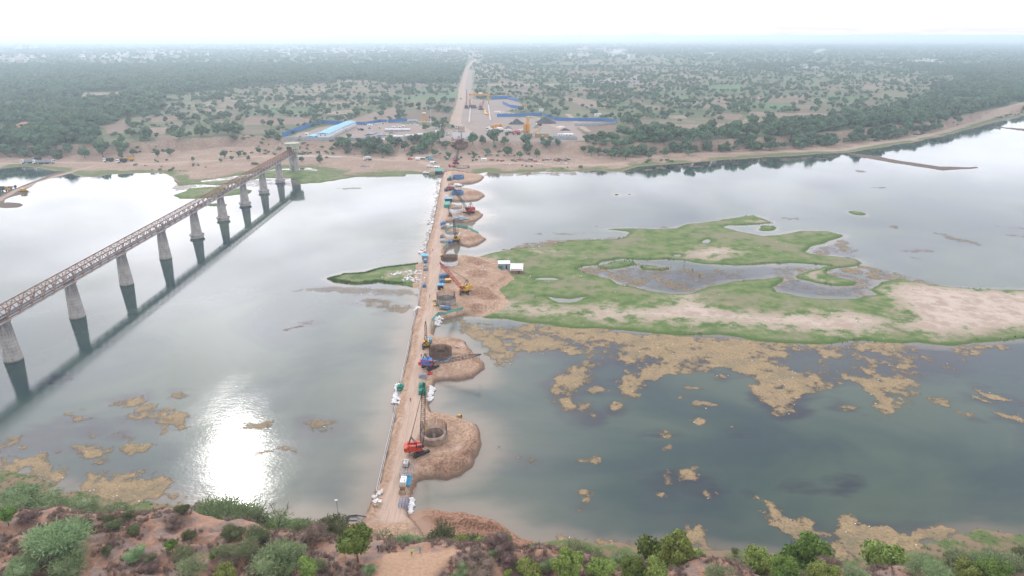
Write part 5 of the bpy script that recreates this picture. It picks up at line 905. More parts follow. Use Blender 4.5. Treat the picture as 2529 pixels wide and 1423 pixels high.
# ---------------- well foundations
def well(px, py, r, hc, hb, label, style='conc', rmat=None, inner=None, skirt=None, bars=0, sunk=False, barh=(1, 1), cage=False):
    x, y, z = at(px, py)
    for wx_, wy_, wr_ in WELLXY:
        if abs(proj(wx_, wy_, 1.8)[0]-px) < 1 and abs(proj(wx_, wy_, 1.8)[1]-py) < 6: x, y, z = wx_, wy_, 1.75
    z -= 0.15; e = empty('well_foundation', (x, y, z), label, 'well ring')
    tk = 1.3 if style == 'conc' else 0.55
    n = 40; mb = MB(); mb.lathe([(r, -1.0), (r, hc), (r-tk, hc), (r-tk, -1.4)], n); 
    mb.lathe([(r-tk, -1.38), (0.01, -1.40)], n); mb.build('concrete_ring' if style == 'conc' else 'ring_wall', M[rmat or 'conc'], e)
    if style == 'form':
        fb = MB(); pn = 18
        for k in range(pn):
            a_ = 2*math.pi*k/pn; fb.lathe([(r+0.02, 0.1), (r+0.12, 0.1), (r+0.12, hc+0.05), (r+0.02, hc+0.05)], 2, a0=a_+0.02, a1=a_+2*math.pi/pn-0.02)
        for zz_ in (hc*0.33, hc*0.7): fb.lathe([(r+0.1, zz_-0.08), (r+0.26, zz_-0.08), (r+0.26, zz_+0.08), (r+0.1, zz_+0.08)], 36)
        fb.build('formwork', M[inner or 'grey'], e)
    if skirt: MB().lathe([(r+0.1, -0.6), (r+0.22, -0.6), (r+0.22, skirt[1]), (r+0.1, skirt[1])], n).build('skirt', M[skirt[0]], e)
    if cage:
        cb = MB(); 
        for k in range(64):
            a_ = 2*math.pi*k/64
            for q in (r+0.05, r-0.9): cb.bar((q*math.cos(a_), q*math.sin(a_), hc*0.3), (q*math.cos(a_), q*math.sin(a_), hb), 0.075, 3)
        for zz_ in np.arange(hc*0.4, hb-0.2, 0.42):
            for q in (r+0.1, r-0.95): cb.lathe([(q-0.05, zz_), (q+0.05, zz_), (q+0.05, zz_+0.12), (q-0.05, zz_+0.12)], 32)
        cb.build('rebar_cage', M['rebar'], e)['kind'] = 'stuff'
    if bars:
        rm_ = MB().bar((0, 0, 0), (0, 0, 1), 0.075, 4).mesh('rebar', M['rebar']); rr_ = random.Random(int(px))
        for k in range(bars):
            a_ = 2*math.pi*(k+0.5)/bars; front = math.sin(a_) < -0.2; hh = hb*(barh[0] if front else barh[1])*rr_.uniform(0.8, 1.05)
            if hh < 0.2: continue
            o = link('rebar', rm_, e, ((r-0.25)*math.cos(a_), (r-0.25)*math.sin(a_), hc-0.1)); o.scale = (1, 1, hh); o.rotation_euler = (rr_.uniform(-.03, .03), rr_.uniform(-.03, .03), 0)
    lad = MB(); lad.bar((-0.2, -r*0.1, 0), (-0.2, -r*0.1, max(hc, 1)*1.1), 0.05).bar((0.3, -r*0.1, 0), (0.3, -r*0.1, max(hc, 1)*1.1), 0.05)
    for k in range(5): lad.bar((-0.2, -r*0.1, 0.3+k*0.4), (0.3, -r*0.1, 0.3+k*0.4), 0.04)
    lad.build('ladder', M['dwhite'], e); return e
def deepen(e, r, tk, z0=-4.0):
    return e
well(1072, 1088, 4.35, 2.2, 3.2, 'plain earth-stained well ring with tall rebar starters, closest to the hill', rmat='conce', bars=60, barh=(0.15, 1.0))
well(1088, 884, 4.35, 1.2, 3.9, 'well ring wrapped in dense brown rebar cage with blue shuttering inside', cage=True, skirt=('white', 0.9), style='form', inner='blue')
well(1102, 752, 4.5, 3.1, 3.0, 'tall grey shuttered well ring with a crown of loose rebar', style='form', rmat='concd', inner='concd', bars=52, barh=(0.75, 1.0))
well(1110, 652, 4.5, 2.4, 4.4, 'brown caged well ring with a white band, beside the red boom', style='form', rmat='concd', inner='grey', cage=True, skirt=('white', 2.0))
well(1117, 586, 4.5, 2.4, 2.6, 'white skirted well ring beside the small yellow crane', skirt=('white', 2.3), style='form', inner='white', bars=36, barh=(0.3, 0.8))
well(1126, 524, 4.6, 2.5, 2.8, 'white skirted well ring beside the red crane with the long boom', skirt=('white', 2.4), style='form', inner='white', bars=36, barh=(0.4, 1.0))
well(1129.5, 481, 4.7, 2.8, 1.0, 'blue shuttered well ring under the tip of a dark boom', style='form', rmat='blue', inner='blue')
well(1132, 443, 4.9, 2.7, 1.5, 'blue shuttered well ring closest to the far bank', style='form', rmat='blue', inner='blue', bars=30, barh=(0.5, 1.0))
well(1141, 413, 7.0, 0.5, 1.6, 'low rebar-lined pit ring on the far bank beach', rmat='rebar', style='form', inner='rebar', bars=50, barh=(1.0, 1.0))
well(1138.5, 364, 7.5, 1.0, 6.0, 'dark rebar drum cut into the far bank slope', rmat='rebar', cage=True)
e = empty('bridge_pier', (*at(1140, 343)[:2], at(1140, 343)[2]-0.2), 'new concrete pier stump wrapped in white shuttering above the bank', 'pier')
MB().box((0, 0, 3.2), (7.0, 5.0, 6.4)).build('pier_stem', M['conc'], e); MB().box((-5.2, -2.6, 4), (9.0, 0.3, 7)).box((5.2, -2.6, 4), (9.0, 0.3, 7)).build('shutter', M['white'], e); MB().box((0, 0, 9), (8, 5, 0.4)).build('platform', M['steel'], e)
cg = MB()
for i in range(10):
    for j in (-2, 2): cg.bar((-3.4+i*0.75, j, 6), (-3.4+i*0.75, j, 14), 0.12, 3)
cg.build('rebar_cage', M['rebar'], e)['kind'] = 'stuff'
# ---------------- cranes
crane(1034, 1118, (1047, 950), 21.0, 'orange', 'orange-red crawler crane with a long dark boom, beside the plain concrete well ring', heading=0.5)
crane(1063, 908, (1184, 876), 19.5, 'orange', 'orange-red crawler crane whose engine house is under a blue tarpaulin', heading=0.9, tarp=True)
crane(1053, 858, (1051, 797), 13.5, 'yellow', 'yellow crane standing on the causeway behind the brown caged ring', s=0.8)
crane(1147, 724, (1088, 650), 24.0, 'yellow', 'yellow and black crane with a red boom on the broad sand pad', boomm='red', heading=0.7, s=1.1)
crane(1127, 597, (1120, 545), 16.0, 'yellow', 'small yellow crane in front of the white skirted ring', s=1.0)
crane(1158, 527, (1119, 463), 26.0, 'red', 'red crawler crane with a thin dark boom on the third sand pad', heading=1.4, s=1.25)
crane(1112, 534, (1108, 512), 9.0, 'steel', 'small grey crane behind the grey tarpaulin heap', s=0.6)
crane(1113, 470, (1137, 460), 11.0, 'red', 'low red machine beside the blue ring at the fourth pad', s=0.9)
crane(1126, 405, (1132, 370), 18.0, 'red', 'dark red crane on the beach beside the rebar pit', s=1.3)
crane(1121, 362, (1130, 350), 12.0, 'yellow', 'yellow crane next to the rebar drum in the slope', s=1.5)
crane(1136, 357, (1144, 343), 10.0, 'red', 'red crane parked behind the rebar drum', s=1.5)
crane(1188, 271, (1195, 249), 17.0, 'steel', 'crane with a red boom inside the gantry yard', boomm='red', s=1.6, wb=1.2)
crane(1152, 268, (1153, 222), 34.0, 'dark', 'dark piling rig with a tall thin red mast left of the gantry', boomm='red', s=1.5, wb=0.7)
crane(1161, 265, (1160, 246), 14.0, 'steel', 'grey crane at the gantry leg', s=1.2)

# ---------------- small site items
def frame_box(px, py, w_, d_, h_, colr, label, name='steel_cage', cat='steel cage', rz=0.0, fill=None, roof=None, sub=2, group=None):
    x, y, z = at(px, py); e = empty(name, (x, y, z), label, cat, rz=rz, group=group); mb = MB()
    for i in range(sub+1):
        for sy in (-1, 1): mb.bar((-w_/2+w_*i/sub, sy*d_/2, 0), (-w_/2+w_*i/sub, sy*d_/2, h_), 0.06)
    for zz_ in (0.1, h_/2, h_):
        for sy in (-1, 1): mb.bar((-w_/2, sy*d_/2, zz_), (w_/2, sy*d_/2, zz_), 0.05)
        for i in range(sub+1): mb.bar((-w_/2+w_*i/sub, -d_/2, zz_), (-w_/2+w_*i/sub, d_/2, zz_), 0.05)
    mb.build('frame', M[colr], e)
    if fill: MB().box((0, 0, h_*0.4), (w_*0.86, d_*0.86, h_*0.7)).box((w_*0.1, d_*0.1, h_*0.8), (w_*0.4, d_*0.5, h_*0.2)).build('load', M[fill], e)
    if roof: MB().box((0, 0, h_+0.1), (w_*1.1, d_*1.1, 0.12), rx=0.06).build('roof_sheet', M[roof], e)
    return e
def genset(px, py, colr, label, rz=0.0, s=1.0, group=None):
    x, y, z = at(px, py); e = empty('generator', (x, y, z), label, 'generator', rz=rz, group=group)
    MB().box((0, 0, 0.25*s), (2.0*s, 3.2*s, 0.3*s)).build('skid', M['dark'], e); MB().box((0, 0, 1.1*s), (1.6*s, 2.9*s, 1.4*s)).box((0, 1.0*s, 1.86*s), (1.0*s, 0.5*s, 0.12*s)).build('canopy', M[colr], e)
    MB().bar((0.4*s, -0.9*s, 1.7*s), (0.4*s, -0.9*s, 2.4*s), 0.09*s, 8).build('exhaust', M['dark'], e); MB().box((-0.81*s, 0, 1.0*s), (0.06*s, 1.4*s, 0.8*s)).build('door', M['steel'], e); return e
def hut(px, py, w_, d_, h_, wallm, roofm, label, rz=0.0, name='shed', cat='shed', pitch=0.08, door=True, legs=False, over=0.3, wins=0, group=None, z=None):
    x, y, zg = at(px, py); e = empty(name, (x, y, zg - 0.1), label, cat, rz=rz, group=group); l0 = 0.6 if legs else 0
    MB().box((0, 0, l0+h_/2), (w_, d_, h_)).build('wall', M[wallm], e)
    MB().box((0, 0, l0+h_+0.1+abs(pitch)*d_*0.3), (w_+2*over, d_+2*over, 0.14), rx=pitch).build('roof', M[roofm], e)
    if door: MB().box((w_*0.2, -d_/2-0.03, l0+h_*0.38), (0.9, 0.08, h_*0.72)).build('door', M['dark'], e)
    for k in range(wins):
        link('window', MB().box((0, 0, 0), (0.9, 0.1, 0.8)).mesh('window', M['glass']), e, (-w_*0.4 + k*w_*0.7/max(wins-1, 1), -d_/2-0.04, l0+h_*0.6))
    if legs:
        lb = MB()
        for sx in (-1, 1):
            for sy in (-1, 1): lb.bar((sx*w_*0.45, sy*d_*0.45, -0.2), (sx*w_*0.45, sy*d_*0.45, l0), 0.08)
        lb.build('stilts', M['rust'], e)
    return e
hut(1245, 662, 6.2, 4.0, 3.2, 'grey', 'white', 'grey sheet cabin with white roof, left of the pair on the grass', legs=False, rz=0.03, pitch=0.12, over=0.2)
hut(1276, 672, 6.0, 5.0, 2.4, 'rust', 'white', 'open brown hut under a large white roof, right of the pair on the grass', rz=-0.05, pitch=0.35, over=0.5)
frame_box(1236, 664, 2.3, 1.6, 2.2, 'greenp', 'green netted cage standing against the grey sheet cabin', fill='green')
hut(1050, 640, 3.2, 3.0, 2.4, 'steel', 'rblue', 'blue roofed open shelter on the left edge of the causeway', name='shelter', cat='shelter', door=False)
genset(1051, 648, 'blue', 'blue generator under the blue roofed shelter'); genset(1050, 661, 'steel', 'grey pump set below the blue generator', s=0.9); frame_box(1051, 667, 2.4, 3.0, 1.6, 'steel', 'grey steel frame with a blue drum on the causeway left edge', fill='steel')
hut(1084, 429, 6.5, 5.5, 3.0, 'dark', 'teal', 'green tarpaulin hut at the far end of the causeway', pitch=0.3)
genset(1048, 708, 'blue', 'small blue box on the left edge of the causeway', s=0.9)
frame_box(1093, 686, 3.4, 2.6, 2.2, 'blue', 'blue cable reel frame, left one of the pair below the brown caged ring', fill='blue'); frame_box(1103, 688, 3.4, 2.6, 2.4, 'blue', 'blue cable reel frame, right one of the pair below the brown caged ring', fill='dark')
frame_box(1092, 698, 2.8, 2.4, 2.0, 'blue', 'blue pump box left of the yellow tipping skip', fill='blue'); frame_box(1088, 714, 2.8, 2.6, 2.4, 'dark', 'dark crate with a bright blue lid behind the tall grey ring', fill='dark', roof='rblue')
x, y, z = at(1107, 697); e = empty('tipping_skip', (x, y, z), 'yellow and brown muck skip lying between boxes', 'skip', rz=0.3); MB().box((0, 0, 0.9), (2.4, 2.0, 1.4), taper=1.35).build('bucket', M['rust'], e); MB().box((0, 0, 1.62), (3.4, 2.9, 0.12)).build('rim', M['yellow'], e)
for (sx_, sy_, lb) in ((1072, 745, 'orange pump beside the tall grey ring, upper one'), (1074, 757, 'orange pump beside the tall grey ring, lower one'), (1134, 1030, 'yellow drum behind the plain concrete ring'), (1090, 634, 'orange drum beside the brown caged ring')):
    x, y, z = at(sx_, sy_); e = empty('water_pump' if 'pump' in lb else 'drum', (x, y, z), lb, 'pump' if 'pump' in lb else 'drum'); MB().bar((0, 0, 0), (0, 0, 0.9), 0.55, 12).build('body', M['yellow'], e); MB().box((0.5, 0.3, 0.3), (0.8, 0.5, 0.5)).bar((-0.9, 0, 0.3), (0.9, 0, 0.3), 0.1, 6).build('motor', M['dark'], e)
genset(1093, 763, 'grey', 'grey-blue tank box in front of the tall grey ring, left', rz=1.57, s=0.9); genset(1105, 765, 'blue', 'blue-grey tank box in front of the tall grey ring, right', rz=1.57, s=0.9)
# near boxes on the causeway
frame_box(1006, 1164, 3.4, 6.0, 1.6, 'steel', 'long grey scaffold frame on the causeway below the orange crane', sub=4); genset(1003, 1150, 'dwhite', 'white topped box inside the grey scaffold frame', s=0.8)
x, y, z = at(1008, 1190); 
for k in range(6):
    e = empty('blue_barrel', (x+0.15*(k % 2), y-1.9+0.75*k, z), 'blue plastic barrel, number %s from the near end of the row of six' % ('one two three four five six'.split()[k]), 'barrel', rz=0, group='blue barrels on the causeway')
    MB().bar((-0.8, 0, 0.35), (0.8, 0, 0.35), 0.33, 10).build('shell', M['cyan'], e); MB().bar((-0.86, 0, 0.35), (-0.8, 0, 0.35), 0.2, 8).bar((0.8, 0, 0.35), (0.86, 0, 0.35), 0.2, 8).build('lid', M['dwhite'], e)
genset(997, 1197, 'white', 'white cabin box left of the blue barrels', s=1.0); genset(998, 1183, 'grey', 'grey box behind the white cabin box', s=0.8)
x, y, z = at(995, 1216); e = empty('muck_skip', (x, y, z), 'rusty tan muck skip on the causeway near its landing', 'skip'); sk = MB()
for sx, sy, dx_, dy_ in ((-0.85, 0, 0.1, 2.2), (0.85, 0, 0.1, 2.2), (0, -1.05, 1.7, 0.1), (0, 1.05, 1.7, 0.1)): sk.box((sx, sy, 0.6), (dx_, dy_, 1.2))
sk.build('bucket', M['tan'], e); MB().box((0, 0, 0.3), (1.6, 2.0, 0.3)).build('muck', M['rust'], e)
frame_box(997, 1248, 2.3, 2.6, 1.5, 'blue', 'blue-grey steel cage on the causeway near its landing', sub=3)
frame_box(1045, 932, 2.9, 1.5, 1.6, 'grey', 'grey-blue cage beside the red plate', fill='grey', sub=4)
x, y, z = at(1057, 924); e = empty('red_plate', (x, y, z), 'red steel plate lying below the tarpaulin crane', 'steel plate', rz=0.1); MB().box((0, 0, 0.25), (3.6, 1.4, 0.2), rx=0.1).box((0.8, 0.3, 0.45), (1.2, 0.5, 0.25)).build('plate', M['red'], e)
frame_box(1043, 957, 2.2, 2.4, 1.9, 'greenp', 'green netted cage on the causeway, farther of the pair under the long boom', fill='green'); frame_box(1044, 971, 2.6, 2.8, 1.9, 'greenp', 'green netted cage on the causeway, nearer of the pair under the long boom', fill='green')
frame_box(989, 963, 2.2, 2.4, 2.3, 'greenp', 'green netted cage on the white sheets at the causeway left edge', fill='green')
frame_box(1102, 472, 3.0, 3.5, 2.6, 'blue', 'blue frame beside the blue ring of the fourth pad', fill='dark'); hut(1104, 510, 3.6, 8.0, 2.4, 'greenp', 'teal', 'long green netted shed at the white ring', door=False, pitch=0.05)
hut(1108, 499, 5.5, 3.5, 3.0, 'dark', 'rblue', 'blue roofed shelter beyond the long green shed', door=False); frame_box(1094, 556, 3.4, 3.0, 2.6, 'blue', 'blue pump frame, upper one left of the netted trench', fill='blue'); frame_box(1096, 565, 3.6, 3.2, 2.6, 'dark', 'dark pump frame, lower one left of the netted trench', fill='steel')
frame_box(1093, 598, 3.0, 3.4, 1.8, 'grey', 'grey frame between two boxes below the white ring', fill='grey'); frame_box(1110, 600, 3.6, 2.4, 1.6, 'blue', 'blue machine under the small yellow crane', fill='blue'); genset(1091, 586, 'steel', 'small grey winch at the road side by the white ring'); genset(1112, 443, 'greenp', 'green box beside the farthest blue ring', s=1.5); frame_box(1110, 446, 4.0, 3.5, 2.8, 'steel', 'grey frame beside the farthest blue ring', fill='dark')
genset(1060, 846, 'rblue', 'blue canopy unit beside the yellow crane', s=1.0)
x, y, z = at(1129, 460); e = empty('white_tent', (x, y, z), 'white sheet tent on the fourth pad', 'tent'); MB().blob((0, 0, 0.8), (4.0, 2.0, 1.7), seed=3, n=10, m=6).build('canvas', M['white'], e); MB().bar((-3.4, 0, 0), (-3.4, 0, 1.2), 0.06).build('pole', M['steel'], e)
x, y, z = at(1139, 541); e = empty('tarpaulin_heap', (x, y, z), 'grey tarpaulin heap on the third pad', 'heap'); MB().blob((0, 0, 0.4), (5.0, 2.6, 1.5), seed=5, n=12, m=6, jit=0.35).blob((-3, 1, 0.4), (2.5, 1.5, 1.1), seed=6, jit=0.35).build('sheet', M['grey'], e); MB().blob((3, -0.6, 0.2), (1.6, 1.0, 1.0), seed=8).build('ballast', M['concd'], e)
# netting strips
def strip(name, pts, h_, mt, label, cat, z0=0.0, th=0.06, kind=None):
    P3 = gp_many(pts); e = empty(name, P3[0], label, cat); b0 = Vector(P3[0]); mb, pb = MB(), MB()
    for a_, b_ in zip(P3[:-1], P3[1:]):
        A, B = Vector(a_)-b0, Vector(b_)-b0; d = (B-A).normalized(); n_ = Vector((-d.y, d.x, 0))*th
        mb.add([A-n_, B-n_, B-n_+Vector((0, 0, h_)), A-n_+Vector((0, 0, h_)), A+n_, B+n_, B+n_+Vector((0, 0, h_)), A+n_+Vector((0, 0, h_))], [(0, 1, 2, 3), (7, 6, 5, 4), (3, 2, 6, 7), (0, 3, 7, 4), (1, 5, 6, 2)]); k = max(1, int((B-A).length/2.5))
        for i in range(k+1): q = A + (B-A)*i/k; pb.bar(q+Vector((0, 0, -0.3)), q+Vector((0, 0, h_+0.15)), 0.05 if h_ < 2.5 else 0.09)
    mb.build('sheet', M[mt], e); pb.build('posts', M['steel'], e); return e
strip('safety_net', [(1068, 818), (1066, 795), (1082, 777), (1100, 778), (1118, 770), (1144, 764)], 1.3, 'teal', 'pale green safety net along the water between two sand pads', 'safety net')
strip('safety_net', [(1100, 578), (1105, 566), (1130, 561), (1152, 563), (1165, 570), (1182, 578)], 1.4, 'teal', 'pale green safety net around the white ring pad', 'safety net')
strip('safety_net', [(1096, 616), (1104, 606), (1110, 596)], 1.4, 'teal', 'short green safety net at the inlet below the white ring', 'safety net')
strip('post_fence', [(838, 1288), (862, 1276), (880, 1274), (905, 1278)], 0.5, 'steel', 'thin blue-grey post fence at the causeway landing', 'fence')
strip('wire_fence', [(845, 1286), (880, 1286), (893, 1292)], 0.25, 'blue', 'blue post fence in front of the olive bushes', 'fence')
# pipeline on the causeway's left edge
def line3(pts, n=4):
    P3 = [Vector(p) for p in gp_many(pts)]; return P3
for off, lb in ((0.0, 'long thin pipe along the left edge of the causeway, outer one'), (0.45, 'long thin pipe along the left edge of the causeway, inner one')):
    pts = [(929, 1216), (936, 1185), (944, 1150), (953, 1110), (960, 1080), (967, 1050), (975, 1010), (981, 985), (990, 940), (997, 905), (1003, 880), (1011, 840), (1019, 800), (1026, 770), (1033, 740), (1038, 700), (1042, 670)]
    P3 = [p + Vector((off, 0, 0.35)) for p in line3(pts)]; e = empty('water_pipe', P3[0], lb, 'pipe'); mb = MB(); sup = MB()
    for A, B in zip(P3[:-1], P3[1:]): mb.bar(A-P3[0], B-P3[0], 0.10, 6); sup.box((A-P3[0])+Vector((0, 0, -0.25)), (0.25, 0.25, 0.35))
    mb.build('tube', M['dwhite'], e); sup.build('supports', M['rust'], e)
x, y, z = *plane_pt(837, 1292, 2), 0; z = gz(x, y); e = empty('lamp_post', (x, y, z), 'slim lamp post with a white lamp head rising over the shore bushes', 'lamp post'); ht = up_z(x, y, 1236)-z
MB().bar((0, 0, 0), (0, 0, ht), 0.06, 6).build('pole', M['steel'], e); MB().box((-0.1, 0, ht), (0.7, 0.35, 0.25)).build('lamp_head', M['white'], e)
# white sheets and sandbags
def sheetpile(px, py, w_, d_, label, n=5, mt='dwhite', rz=0.0, seed=1, h=0.35):
    x, y, z = at(px, py); e = empty('plastic_sheets', (x, y, z), label, 'plastic sheets', rz=rz); rr_ = random.Random(seed)
    for k in range(n):
        nx = 5; g = []; cx, cy = rr_.uniform(-w_/2, w_/2), rr_.uniform(-d_/2, d_/2); a_ = rr_.uniform(0, 3.1); sw, sd_ = rr_.uniform(.4, .9)*w_*0.6, rr_.uniform(.4, .9)*d_*0.5
        for j in range(nx):
            for i in range(nx):
                u, v = (i/(nx-1)-.5)*sw*rr_.uniform(.85, 1.1), (j/(nx-1)-.5)*sd_*rr_.uniform(.85, 1.1); g.append((cx+u*math.cos(a_)-v*math.sin(a_), cy+u*math.sin(a_)+v*math.cos(a_), 0.25+rr_.uniform(0, h)))
        mb = MB().add(g, [(j*nx+i, j*nx+i+1, (j+1)*nx+i+1, (j+1)*nx+i) for j in range(nx-1) for i in range(nx-1)]); mb.build('sheet', M['white' if k % 2 else mt], e)
    return e
sheetpile(930, 1228, 2.4, 4.5, 'heap of white sheets and crates at the causeway landing', 5, seed=2); sheetpile(929, 1250, 2.0, 3.4, 'pinkish white rubbish heap below the landing sheets', 5, mt='tan', seed=3); sheetpile(992, 955, 3.5, 5.0, 'white sheets around the green cage at the left edge', 7, seed=4); sheetpile(985, 992, 3.0, 5.0, 'white sheets spilling to the water below the green cage', 8, seed=5); sheetpile(1030, 768, 2.2, 8, 'white sheet hanging down the causeway bank', 4, seed=6)
sheetpile(1043, 622, 4, 7, 'white sheet on the bank by the blue roofed shelter', 4, seed=7); sheetpile(1063, 551, 5, 6, 'white sheet on the bank near the grey heap', 4, seed=8); sheetpile(1083, 450, 5, 7, 'white sheets on the bank near the green hut', 5, seed=9); sheetpile(1129, 858, 3, 2, 'pale sheet on the sand behind the caged ring', 3, seed=10); sheetpile(1190, 668, 3.6, 1.2, 'white sheet lying on the sand left of the cabins', 2, seed=11); sheetpile(1310, 684, 3, 1, 'white sheet on the grass below the huts', 2, seed=12); sheetpile(1435, 684, 2.6, 1.3, 'white box lid on the grass right of the pool', 2, seed=13)
bagm = [MB().blob((0, 0, 0.15), (0.45, 0.3, 0.2), seed=i, n=8, m=4, jit=.15).mesh('sandbag', M['white']) for i in range(3)]
source('bag', bagm)
for nm, pts, nn_, wd, lb in (('sandbags', [(1083, 440), (1079, 470), (1075, 500), (1068, 540), (1058, 575), (1050, 605), (1044, 630)], 150, 1.6, 'white sandbags and sheets lining the left bank towards the far shore'), ('sandbags', [(1068, 958), (1064, 975), (1061, 990)], 110, 0.7, 'stacked white sandbags at the right edge by the green cages'), ('sandbags', [(1018, 1236), (1016, 1252), (1013, 1268)], 70, 0.35, 'white sandbags at the right edge of the landing'), ('sandbags', [(984, 950), (978, 975), (972, 998)], 90, 0.6, 'white sandbags along the left edge beside the green cage'), ('sandbags', [(960, 683), (1000, 672), (1045, 668), (1000, 690), (1040, 694)], 90, 3.0, 'white sand-filled bags scattered on the grass spit'),
                      ('sandbags', [(1085, 785), (1083, 790), (1080, 796), (1077, 803)], 60, 1.5, 'white sack steps at the reed bank')):
    P3 = np.array(gp_many(pts)); t_ = r.random(nn_)*(len(P3)-1); i_ = t_.astype(int); f2 = (t_-i_)[:, None]; Q = P3[i_]*(1-f2)+P3[np.minimum(i_+1, len(P3)-1)]*f2
    Q[:, :2] += r.normal(size=(nn_, 2))*wd*0.5; Q[:, 2] = np.maximum(fast_h(Q[:, 0], Q[:, 1]), 0)+0.02
    scatter(nm, 'bag', Q, 0.9+0.8*r.random(nn_), lb)
# litter specks
source('litter', [MB().box((0, 0, 0.05), (0.5, 0.3, 0.12)).mesh('litter', M['white'])])
ii = r.choice(len(ALG_XY[0]), 150, replace=False); Q = np.stack([ALG_XY[0][ii], ALG_XY[1][ii], ALG_XY[2][ii]+0.02], 1); Q = Q[Q[:, 1] < 330]
x, y = inview(2500, 110, 620); zz = zones(x, y); k = ((zz['isle'] > 1) | (zz['cause'] > 1)) & (r.random(len(x)) < 0.6); Q = np.vstack([Q, np.stack([x[k], y[k], fast_h(x[k], y[k])], 1)])
scatter('litter', 'litter', Q, 0.3+0.6*r.random(len(Q)), 'small white litter specks on algae, grass and sand')
# ------------------------------------------------------------------ far bank: yards, fences, barracks, plant, vehicles, villages
def gpz(px, py): x, y, z = gp(px, py); return Vector((x, y, z))
def fence(pts, h_, mt, label, name='sheet_fence', step=3.0, post='steel', kind='sheet'):
    P3 = [Vector(p) for p in gp_many(pts)]; e = empty(name, P3[0], label, 'fence'); mb, pb = MB(), MB(); o = P3[0]; i = 0
    for A, B in zip(P3[:-1], P3[1:]):
        L = (B-A).length; k = max(1, int(L/step)); d = (B-A)/k; nv = Vector((-d.y, d.x, 0)).normalized()
        for q in range(k):
            a, b = A+d*q-o, A+d*(q+1)-o; off = nv*(0.05 if q % 2 else -0.05); zt = h_ + (0.12 if i % 3 == 0 else 0); i += 1
            mb.add([a-nv*0.03+off+Vector((0, 0, -1.5)), b-nv*0.03+off+Vector((0, 0, -1.5)), b-nv*0.03+off+Vector((0, 0, zt)), a-nv*0.03+off+Vector((0, 0, zt)), a+nv*0.03+off+Vector((0, 0, -1.5)), b+nv*0.03+off+Vector((0, 0, -1.5)), b+nv*0.03+off+Vector((0, 0, zt)), a+nv*0.03+off+Vector((0, 0, zt))], [(0, 1, 2, 3), (7, 6, 5, 4), (3, 2, 6, 7), (0, 3, 7, 4), (1, 5, 6, 2)])
            pb.bar(a+Vector((0, 0, -1)), a+Vector((0, 0, h_+0.25)), 0.1)
    mb.build('sheeting', M[mt], e); pb.build('posts', M[post], e); return e
fence([(697, 339), (730, 326), (762, 315), (792, 305.5), (823, 307), (846, 308)], 4.6, 'fblue', 'blue sheet fence climbing left of the blue roofed barracks')
fence([(878, 308), (902, 309), (936, 302), (955, 302)], 3.6, 'fblue', 'blue sheet fence behind the right end of the barracks')
fence([(959, 303), (1005, 300)], 4.0, 'fblue', 'short blue sheet fence at the back of the left yard')
fence([(700, 346), (780, 347), (860, 348), (920, 348)], 3.4, 'grey', 'long grey sheet wall on top of the slope in front of the barracks')
fence([(997, 346), (1020, 346), (1048, 345)], 4.0, 'grey', 'grey sheet wall in front of the white sheds')
fence([(1213, 246), (1240, 245), (1251, 244.5), (1280, 252)], 5.0, 'fblue', 'farthest blue sheet fence right of the gantry')
fence([(1241, 257), (1260, 266), (1294, 271)], 4.6, 'fblue', 'blue sheet fence stepping down between the farthest and the long one')
fence([(1227, 289), (1280, 288), (1339, 285.5)], 4.2, 'fblue', 'long straight blue sheet fence behind the black stockpile')
fence([(1345, 286), (1371, 298), (1430, 299), (1492, 299), (1524, 305)], 4.0, 'fblue', 'blue sheet fence bending round the right end of the plant yard')
fence([(1419, 311), (1470, 311), (1522, 306)], 3.2, 'grey', 'grey sheet fence at the right end of the plant yard')
fence([(1366, 343), (1395, 345), (1425, 346)], 3.4, 'grey', 'grey sheet fence in front of the white roofed sheds of the plant')
fence([(700, 344.5), (725, 344.5), (755, 344.5)], 1.5, 'dark', 'dark low row of drums along the grey wall')
fence([(237, 366), (252, 366), (262, 367), (290, 368), (316, 369)], 3.6, 'concd', 'grey retaining wall with white posts in the left grove', name='retaining_wall', post='white', step=7.0)
